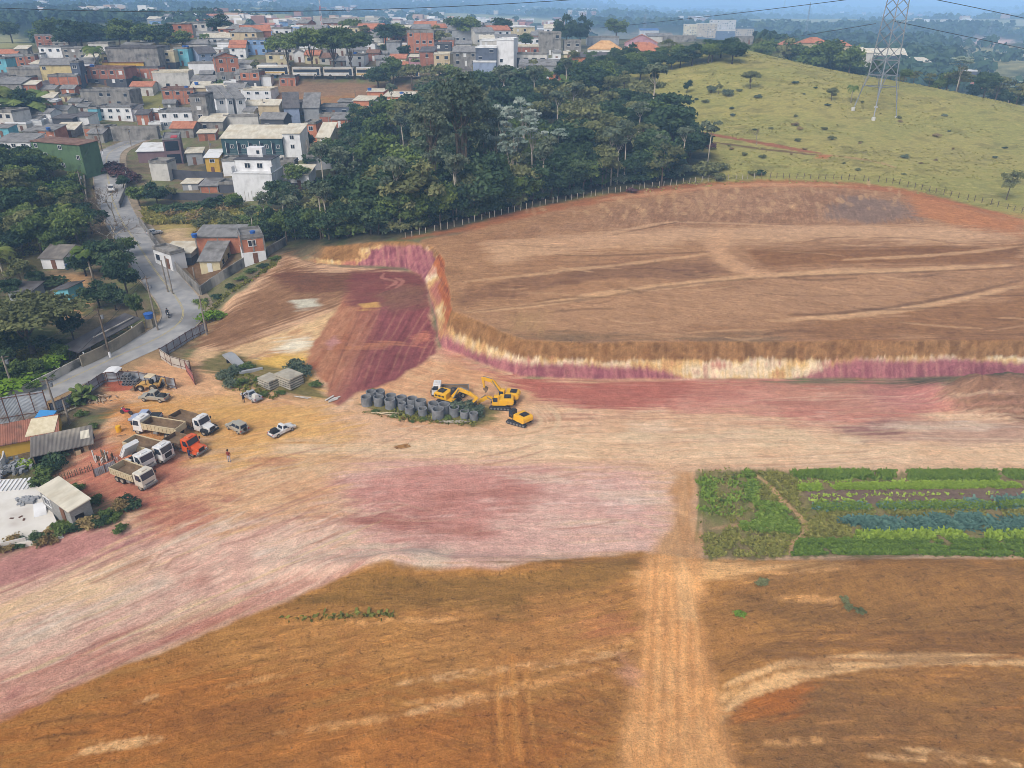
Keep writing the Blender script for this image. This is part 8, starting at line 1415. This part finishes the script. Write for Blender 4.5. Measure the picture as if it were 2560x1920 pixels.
def stack(u, v, L, Wd, n, label, tk=.2, gap=.09, name='slab_stack'):
    x, y, z = G(u, v); p = thing(name, label, 'slab stack', (x, y, z - .1), ra_)
    for k in range(n): MB().box(rh.uniform(-.05, .05), rh.uniform(-.05, .05), k * (tk + gap), L, Wd, tk).build('slab', SLAB, p)
    q_ = MB(); [q_.box(xx * L * .35, 0, k * (tk + gap) - gap, .12, Wd * .7, gap) for k in range(1, n) for xx in (-1, 0, 1)]; q_.build('spacers', BARK, p)
stack(724, 958, 3.4, 2.5, 5, 'stack of weathered concrete slabs, right and taller one of two', .2, .16); stack(676, 961, 2.6, 2.2, 4, 'stack of weathered concrete slabs, left one of two beside the weeds', .2, .16)
x, y, z = G(590, 912); p = thing('concrete_ramp', 'grey bent concrete ramp slab lying beyond the slab stacks', 'ramp', (x, y, z), heading((556,893), (622,929))); MB().prism([(-2.6, 1.0), (-2.4, 1.25), (-1.0, 1.3), (2.4, .15), (2.4, -.2), (-1.0, .7), (-2.0, .75)], -.7, .7).build('deck', WM['grey'], p); MB().box(-1.6, 0, -.3, .3, 1.2, 1.0).build('support', BLACKM, p)
x, y, z = G(628, 930); o = MB().box(0, 0, 0, 3.4, .45, .42, rz=.45).build('concrete_beam', WM['grey'], loc=(x, y, z)); tag(o, 'long grey concrete beam lying behind the left slab stack', 'beam')
def sticks(pts, name, label, n, L, mat, r=.05, spread=.5):
    p = None; mb = MB(); u, v, ag = pts; x, y, z = G(u, v)
    for k in range(n): a = ag + rh.uniform(-.25, .25); cx, cy = rh.uniform(-spread, spread), rh.uniform(-spread * .6, spread * .6); l = L * rh.uniform(.6, 1); mb.tube([(cx - math.cos(a) * l / 2, cy - math.sin(a) * l / 2, .06 + rh.uniform(0, .15)), (cx + math.cos(a) * l / 2, cy + math.sin(a) * l / 2, .06 + rh.uniform(0, .2))], r, 5)
    tag(mb.build(name, mat, loc=(x, y, z + .02)), label, 'timber')
sticks((962,1036,-.35), 'timber_pile', 'pale loose boards lying before the concrete rings', 5, 3.6, WM['beige'], .07); sticks((1140,1056,-.05), 'timber_pile', 'thin poles on the ground at the right end of the rings', 5, 4.2, PALEBARK, .05); sticks((352,1060,-.5), 'timber_pile', 'grey planks on the ground left of the silver blue pickup', 8, 2.4, GREYM, .06); sticks((830,1000,.9), 'timber_pile', 'white beams dumped at the right end of the slab yard', 4, 1.6, WM['pale'], .12); sticks((760,995,-.1), 'timber_pile', 'pale plank in the grass before the slab stack', 2, 2.6, WM['pale'], .06); sticks((315,1090,0), 'timber_pile', 'dark bar lying on the soil below the yellow drum', 1, 1.4, BROWN, .05); sticks((170,1030,1.2), 'timber_pile', 'poles leaning by the sheet fence', 4, 2.4, PALEBARK, .05); sticks((1005,1118,.4), 'dry_branch', 'brown dry branches dropped on the haul road', 16, 1.6, noisy('dry twigs', T(150,106,58), T(176,134,82), 2), .06, .5)
x, y, z = G(245, 1000); mb = MB(); [mb.box(rh.gauss(0, .9), rh.gauss(0, .6), rh.uniform(-.1, .35), rh.uniform(.2, 1.2), .12, .12, rz=rh.uniform(0, 3)) for k in range(60)]; tag(mb.build('rubble_heap', noisy('broken wood', T(150,126,104), T(190,168,144), 1), loc=(x, y, z)), 'heap of broken boards and rubble inside the sheet fence', 'rubble heap')
x, y, z = G(262, 1156); mb = MB(); [mb.box(rh.gauss(0, .5), rh.gauss(0, .35), rh.uniform(-.1, .9), .12, .12, rh.uniform(.3, .9), rz=rh.uniform(0, 3), m=rh.randrange(2)) for k in range(40)]; tag(mb.build('scrap_heap', [BROWN, WM['pale']], loc=(x, y, z)), 'scrap heap behind the low dented metal sheet', 'scrap heap')
x, y, z = G(30, 1178); mb = MB(); [mb.box(rh.gauss(0, 1.3), rh.gauss(0, .8), rh.uniform(-.1, .8), .5, .3, .3, rz=rh.uniform(0, 3)) for k in range(110)]; tag(mb.build('block_heap', WM['grey'], loc=(x, y, z)), 'heap of grey concrete blocks above the pale yard', 'block heap')
x, y, z = G(20, 1225); mb = MB(); [mb.box(-2.4 + .45 * k, rh.uniform(-.1, .1), 0, .22, 2.4, .4) for k in range(12)]; tag(mb.build('block_rows', WM['white'], loc=(x, y, z + .3), rz=.2), 'rows of white precast blocks laid out in the pale yard', 'precast blocks')
x, y, z = G(80, 1260); mb = MB(); [mb.box(rh.gauss(0, .5), rh.gauss(0, .4), rh.uniform(0, .5), .5, .35, .3, rz=rh.uniform(0, 3)) for k in range(40)]; tag(mb.build('rubble_heap', WM['grey'], loc=(x, y, z + .1)), 'grey rubble heap left of the small block house', 'rubble heap')
x, y, z = G(105, 1288); tag(MB().add([(-.6, -1, .5), (.6, -1, .45), (.6, 1, .9), (-.6, 1, .95), (-.5, -1, .1), (.5, -1, .1), (.5, 1, .1), (-.5, 1, .1)], [(0,1,2,3), (7,6,5,4), (4,5,1,0), (5,6,2,1), (6,7,3,2), (7,4,0,3)]).build('white_sheet', WM['white'], loc=(x, y, z + .1), rz=.5), 'white board leaning by the small block house', 'board')
for k, (u, v) in enumerate([(32,1308), (54,1304), (62,1311)]):
    x, y, z = G(u, v); o = thing('rebar_stub', 'rust red stub sticking out of the pale slab, ' + ['leftmost', 'middle', 'rightmost'][k] + ' of three', 'metal stub', (x, y, z + .15)); MB().tube([(0, 0, 0), (.05, 0, .5)], .1, 6).build('stem', RUST, o); MB().box(.1, 0, .4, .4, .2, .14, rz=k).build('cap', RUST, o)
x, y, z = G(298, 1079); o = thing('yellow_drum', 'bright yellow drum standing on the bare soil', 'drum', (x, y, z)); MB().cyl(0, 0, 0, .34, .8, 14).build('body', PY, o); MB().cyl(0, 0, .801, .3, .04, 14).build('lid', PY, o)
x, y, z = G(118, 1052); tag(MB().add([(-1.2, -.5, .8), (1.2, -.4, .9), (1.3, .6, 1.25), (-1, .7, 1.3), (-1.2, -.5, .7), (1.2, -.4, .8), (1.3, .6, 1.1), (-1, .7, 1.2)], [(0,1,2,3), (7,6,5,4), (4,5,1,0), (5,6,2,1), (6,7,3,2), (7,4,0,3)]).build('blue_tarp', prin('blue tarpaulin', T(64,142,206), .6)[0], loc=(x, y, z)), 'bright blue tarpaulin behind the red tile roof', 'tarpaulin')
for k, (dx, dz) in enumerate([(a * .52 + (b % 2) * .26, b * .44) for b in range(4) for a in range(5 - b)]):
    x, y, z = G(326, 958); o = MB().ring(0, 0, 0, .25, .17, .9, 14).build('stacked_pipe', RINGM); o.matrix_world = Matrix.Translation((x + dx - .6, y, z + .25 + dz)) @ Matrix.Rotation(math.pi / 2, 4, 'X'); PENDING.append((tag(o, None, 'pipe', 'pipes stacked by the sheet metal fence'), 'dark pipe in the stack beside the backhoe', dx + .001 * k))
x, y, z = G(378, 817); tag(thing('wall_tank', 'blue tank at the end of the ruined shed by the road bend', 'water tank', (x, y, z + 1.6))) ; o = sc.objects['wall_tank']; o['category'] = 'water tank'; o['label'] = 'blue tank at the end of the ruined shed by the road bend'; link(bpy.data.objects.new('body', TANKP[0]), o); link(bpy.data.objects.new('lid', TANKP[1]), o); MB().box(0, 0, -1.7, 1.2, 1.2, 1.7).build('stand', TANW, o)
# clods and stones on the fill and the floor
mbs = [(u, v, rh.uniform(.03, .1)) for u, v in [(rh.uniform(0, 2560), rh.uniform(1430, 1915)) for _ in range(170)] if v > 1830 - u * .45 and not (1560 < u < 1830)]
Vc, Fc = [], []
for u, v, r in mbs:
    x, y, z = G(u, v); b0 = len(Vc); n_ = 6
    for zz, k in ((0, 1), (.6, .75)): Vc += [(x + r * k * math.cos(j * 1.047) * rh.uniform(.7, 1.2), y + r * k * math.sin(j * 1.047) * rh.uniform(.7, 1.2), z + r * zz) for j in range(6)]
    for j in range(6): Fc.append((b0 + j, b0 + (j + 1) % 6, b0 + 6 + (j + 1) % 6, b0 + 6 + j))
    Fc += [(b0 + 6, b0 + 7, b0 + 8, b0 + 9), (b0 + 6, b0 + 9, b0 + 10, b0 + 11)]
tag(np_mesh('clods', np.array(Vc), np.array(Fc), noisy('dry clods', T(120,82,46), T(170,124,74), 1.5)), 'clods and stones on the brown fill', None, None, 'stuff')
# ------------------------------------------------------------------ people
SKIN = prin('skin', T(150,104,80), .6)[0]
def person(u, v, face, label, top, legs, hair, pose='stand', s=.8, z=None, xy=None, helmet=None):
    x, y, zz = G(u, v) if xy is None else (*xy, z); hd = heading(*face) if not isinstance(face, float) else face
    J = {'pel': (0, 0, .95), 'bel': (.01, 0, 1.12), 'che': (.0, 0, 1.36), 'nek': (.01, 0, 1.5), 'hd0': (.03, 0, 1.6), 'hd1': (.02, 0, 1.74)}
    for sg, n in ((1, 'l'), (-1, 'r')):
        J['hip' + n] = (0, sg * .1, .9); J['kne' + n] = (.03, sg * .12, .5); J['ank' + n] = (-.02, sg * .13, .09); J['toe' + n] = (.15, sg * .15, .04); J['sho' + n] = (0, sg * .19, 1.42); J['elb' + n] = (-.03, sg * .27, 1.14); J['wri' + n] = (.08, sg * .26, .9)
        if pose == 'lean': J['elb' + n] = (.22, sg * .24, 1.2); J['wri' + n] = (.46, sg * .18, 1.15)
        if pose == 'walk': J['kne' + n] = (.12 * sg + .05, sg * .11, .5); J['ank' + n] = (.26 * sg - .05, sg * .11, .1); J['toe' + n] = (.26 * sg + .12, sg * .12, .04); J['wri' + n] = (-.18 * sg + .05, sg * .26, .92)
        if pose == 'ride': J['kne' + n] = (.42, sg * .22, .86); J['ank' + n] = (.2, sg * .24, .42); J['toe' + n] = (.36, sg * .25, .38); J['hip' + n] = (0, sg * .12, .92); J['elb' + n] = (.3, sg * .3, 1.22); J['wri' + n] = (.6, sg * .34, 1.08)
    keys = list(J); E = [('pel', 'bel'), ('bel', 'che'), ('che', 'nek'), ('nek', 'hd0'), ('hd0', 'hd1')] + [(a + n, b + n) for n in 'lr' for a, b in (('hip', 'kne'), ('kne', 'ank'), ('ank', 'toe'), ('sho', 'elb'), ('elb', 'wri'))] + [('pel', 'hip' + n) for n in 'lr'] + [('che', 'sho' + n) for n in 'lr']
    V = [J[k] for k in keys]; Rr = {k: .06 for k in keys}; Rr.update(pel=.15, bel=.145, che=.165, nek=.06, hd0=.095, hd1=.085)
    for n in 'lr': Rr.update({'hip' + n: .095, 'kne' + n: .065, 'ank' + n: .045, 'toe' + n: .04, 'sho' + n: .065, 'elb' + n: .048, 'wri' + n: .036})
    ed = [(keys.index(a), keys.index(b)) for a, b in E]; rr_ = [Rr[k] for k in keys]
    for n, sg in (('l', 1), ('r', -1)):
        w_ = Vector(J['wri' + n]); d = (w_ - Vector(J['elb' + n])).normalized(); sd = Vector((0, 1, 0)).cross(d).normalized(); wi = keys.index('wri' + n); V.append(tuple(w_ + d * .08)); rr_.append(.036); pi_ = len(V) - 1; ed.append((wi, pi_))
        for f in range(5):
            o_ = (f - 2) * .02; ln = [.05, .085, .095, .088, .07][f]; a_ = w_ + d * (.1 if f else .05) + sd * o_ * (1.4 if f == 0 else 1); V.append(tuple(a_)); rr_.append(.012); V.append(tuple(a_ + d * ln + sd * o_ * .6 + Vector((.015, 0, 0)))); rr_.append(.009); ed += [(pi_, len(V) - 2), (len(V) - 2, len(V) - 1)]
    me = bpy.data.meshes.new('person'); me.from_pydata(V, ed, []); o = link(bpy.data.objects.new('person', me)); md = o.modifiers.new('skin', 'SKIN'); md.use_smooth_shade = True
    for i, q in enumerate(rr_): me.skin_vertices[0].data[i].radius = (q, q); me.skin_vertices[0].data[i].use_root = i == 0
    sub = o.modifiers.new('sub', 'SUBSURF'); sub.levels = sub.render_levels = 1
    dg_ = bpy.context.evaluated_depsgraph_get(); nm = bpy.data.meshes.new_from_object(o.evaluated_get(dg_)); o.modifiers.clear(); o.data = nm
    nm.materials.clear(); [nm.materials.append(q) for q in (SKIN, top, legs, BLACKM)]
    wrs = [Vector(J['wril']), Vector(J['wrir'])]
    for f in nm.polygons:
        c = f.center; hand = min((c - q).length for q in wrs) < .17 and not (pose == 'stand' and False)
        f.material_index = 0 if c.z > 1.5 or (hand and min((c - (q + (q - Vector(J['elb' + n])).normalized() * .1)).length for q, n in zip(wrs, 'lr')) < .14) else 3 if min((c - Vector(J['ank' + n])).length for n in 'lr') < .13 and c.z < (.5 if pose == 'ride' else .12) else 2 if (c.z < .98 and pose != 'ride') or (pose == 'ride' and c.z < 1.0 and abs(c.y) < .32 and c.x < .5) else 1
    o.location = (x, y, zz); o.rotation_euler.z = hd; o.scale = (s, s, s); tag(o, label, 'person')
    hm_ = MB(); hm_.tube([(.0, 0, 1.64), (-.01, 0, 1.7), (-.01, 0, 1.78), (0, 0, 1.83)], [.1, .125, .115, .04] if not helmet else [.13, .15, .15, .06], 10); hm_.build('helmet' if helmet else 'hair', helmet or hair, o)
    if not helmet: fm = MB(); fm.box(.125, 0, 1.64, .04, .03, .05, 0).box(.11, .035, 1.68, .02, .025, .015, 1).box(.11, -.035, 1.68, .02, .025, .015, 1).box(.11, 0, 1.6, .02, .05, .012, 1); fm.build('face', [SKIN, BLACKM], o)
    return o
NAVY = noisy('navy cloth', T(38,48,84), T(54,64,100), 4); BLK = noisy('black cloth', T(34,34,40), T(50,50,56), 4); REDC = noisy('dark red cloth', T(124,52,40), T(146,70,52), 4); JEAN = noisy('light jeans', T(164,166,182), T(190,190,204), 4); HAIR = noisy('dark hair', T(34,28,24), T(52,42,36), 5); WHC = noisy('white cloth', T(214,214,214), T(228,228,228), 4); GRC = noisy('grey cloth', T(110,112,120), T(134,136,142), 4)
person(475,1147,((475,1147),(490,1138)),'person in navy blue overalls standing at the orange truck front wheel',NAVY,NAVY,HAIR,'lean',.84); person(574,1155,((574,1155),(560,1170)),'person in a dark red shirt and pale jeans standing alone on the bare ground',REDC,JEAN,HAIR,'stand',.98); person(610,1007,((610,1007),(622,996)),'person dressed in black leaning at the small pickup door',BLK,BLK,HAIR,'lean',.84)
mx, my, mz = MC.location; person(0,0,MC.rotation_euler.z,'rider in dark clothes and helmet on the motorcycle at the bend',BLK,NAVY,HAIR,'ride',.9,mz - .14 + .04,(mx - .25 * math.cos(MC.rotation_euler.z), my - .25 * math.sin(MC.rotation_euler.z)),helmet=BLACKM)
person(237,480,((237,480),(240,495)),'person in black walking down the left road edge, nearest of the walkers',BLK,BLK,HAIR,'walk',1.0); person(231,436,((231,436),(234,445)),'person in pale top walking by the green building, middle of the walkers',WHC,JEAN,HAIR,'walk',1.0); person(231,420,((231,420),(234,430)),'person in dark clothes walking higher up the road, farthest of the walkers',GRC,BLK,HAIR,'walk',1.0)
rank_labels()
# ------------------------------------------------------------------ haze
hz = bpy.data.meshes.new('haze'); hb = [(x, y, z) for z in (-45, 190) for x, y in ((-12000, -150), (12000, -150), (12000, 8000), (-12000, 8000))]
hz.from_pydata(hb, [], [(0,3,2,1), (4,5,6,7), (0,1,5,4), (1,2,6,5), (2,3,7,6), (3,0,4,7)]); hz.update()
ho = link(bpy.data.objects.new('haze', hz)); ho['kind'] = 'stuff'
hm = bpy.data.materials.new('haze'); hm.use_nodes = True; ht = hm.node_tree; ht.nodes.clear()
om = ht.nodes.new('ShaderNodeOutputMaterial'); pv = ht.nodes.new('ShaderNodeVolumePrincipled')
pv.inputs['Color'].default_value = (.36, .62, 1, 1); pv.inputs['Density'].default_value = 0.00043; pv.inputs['Anisotropy'].default_value = -.4
ht.links.new(pv.outputs[0], om.inputs['Volume']); hz.materials.append(hm)
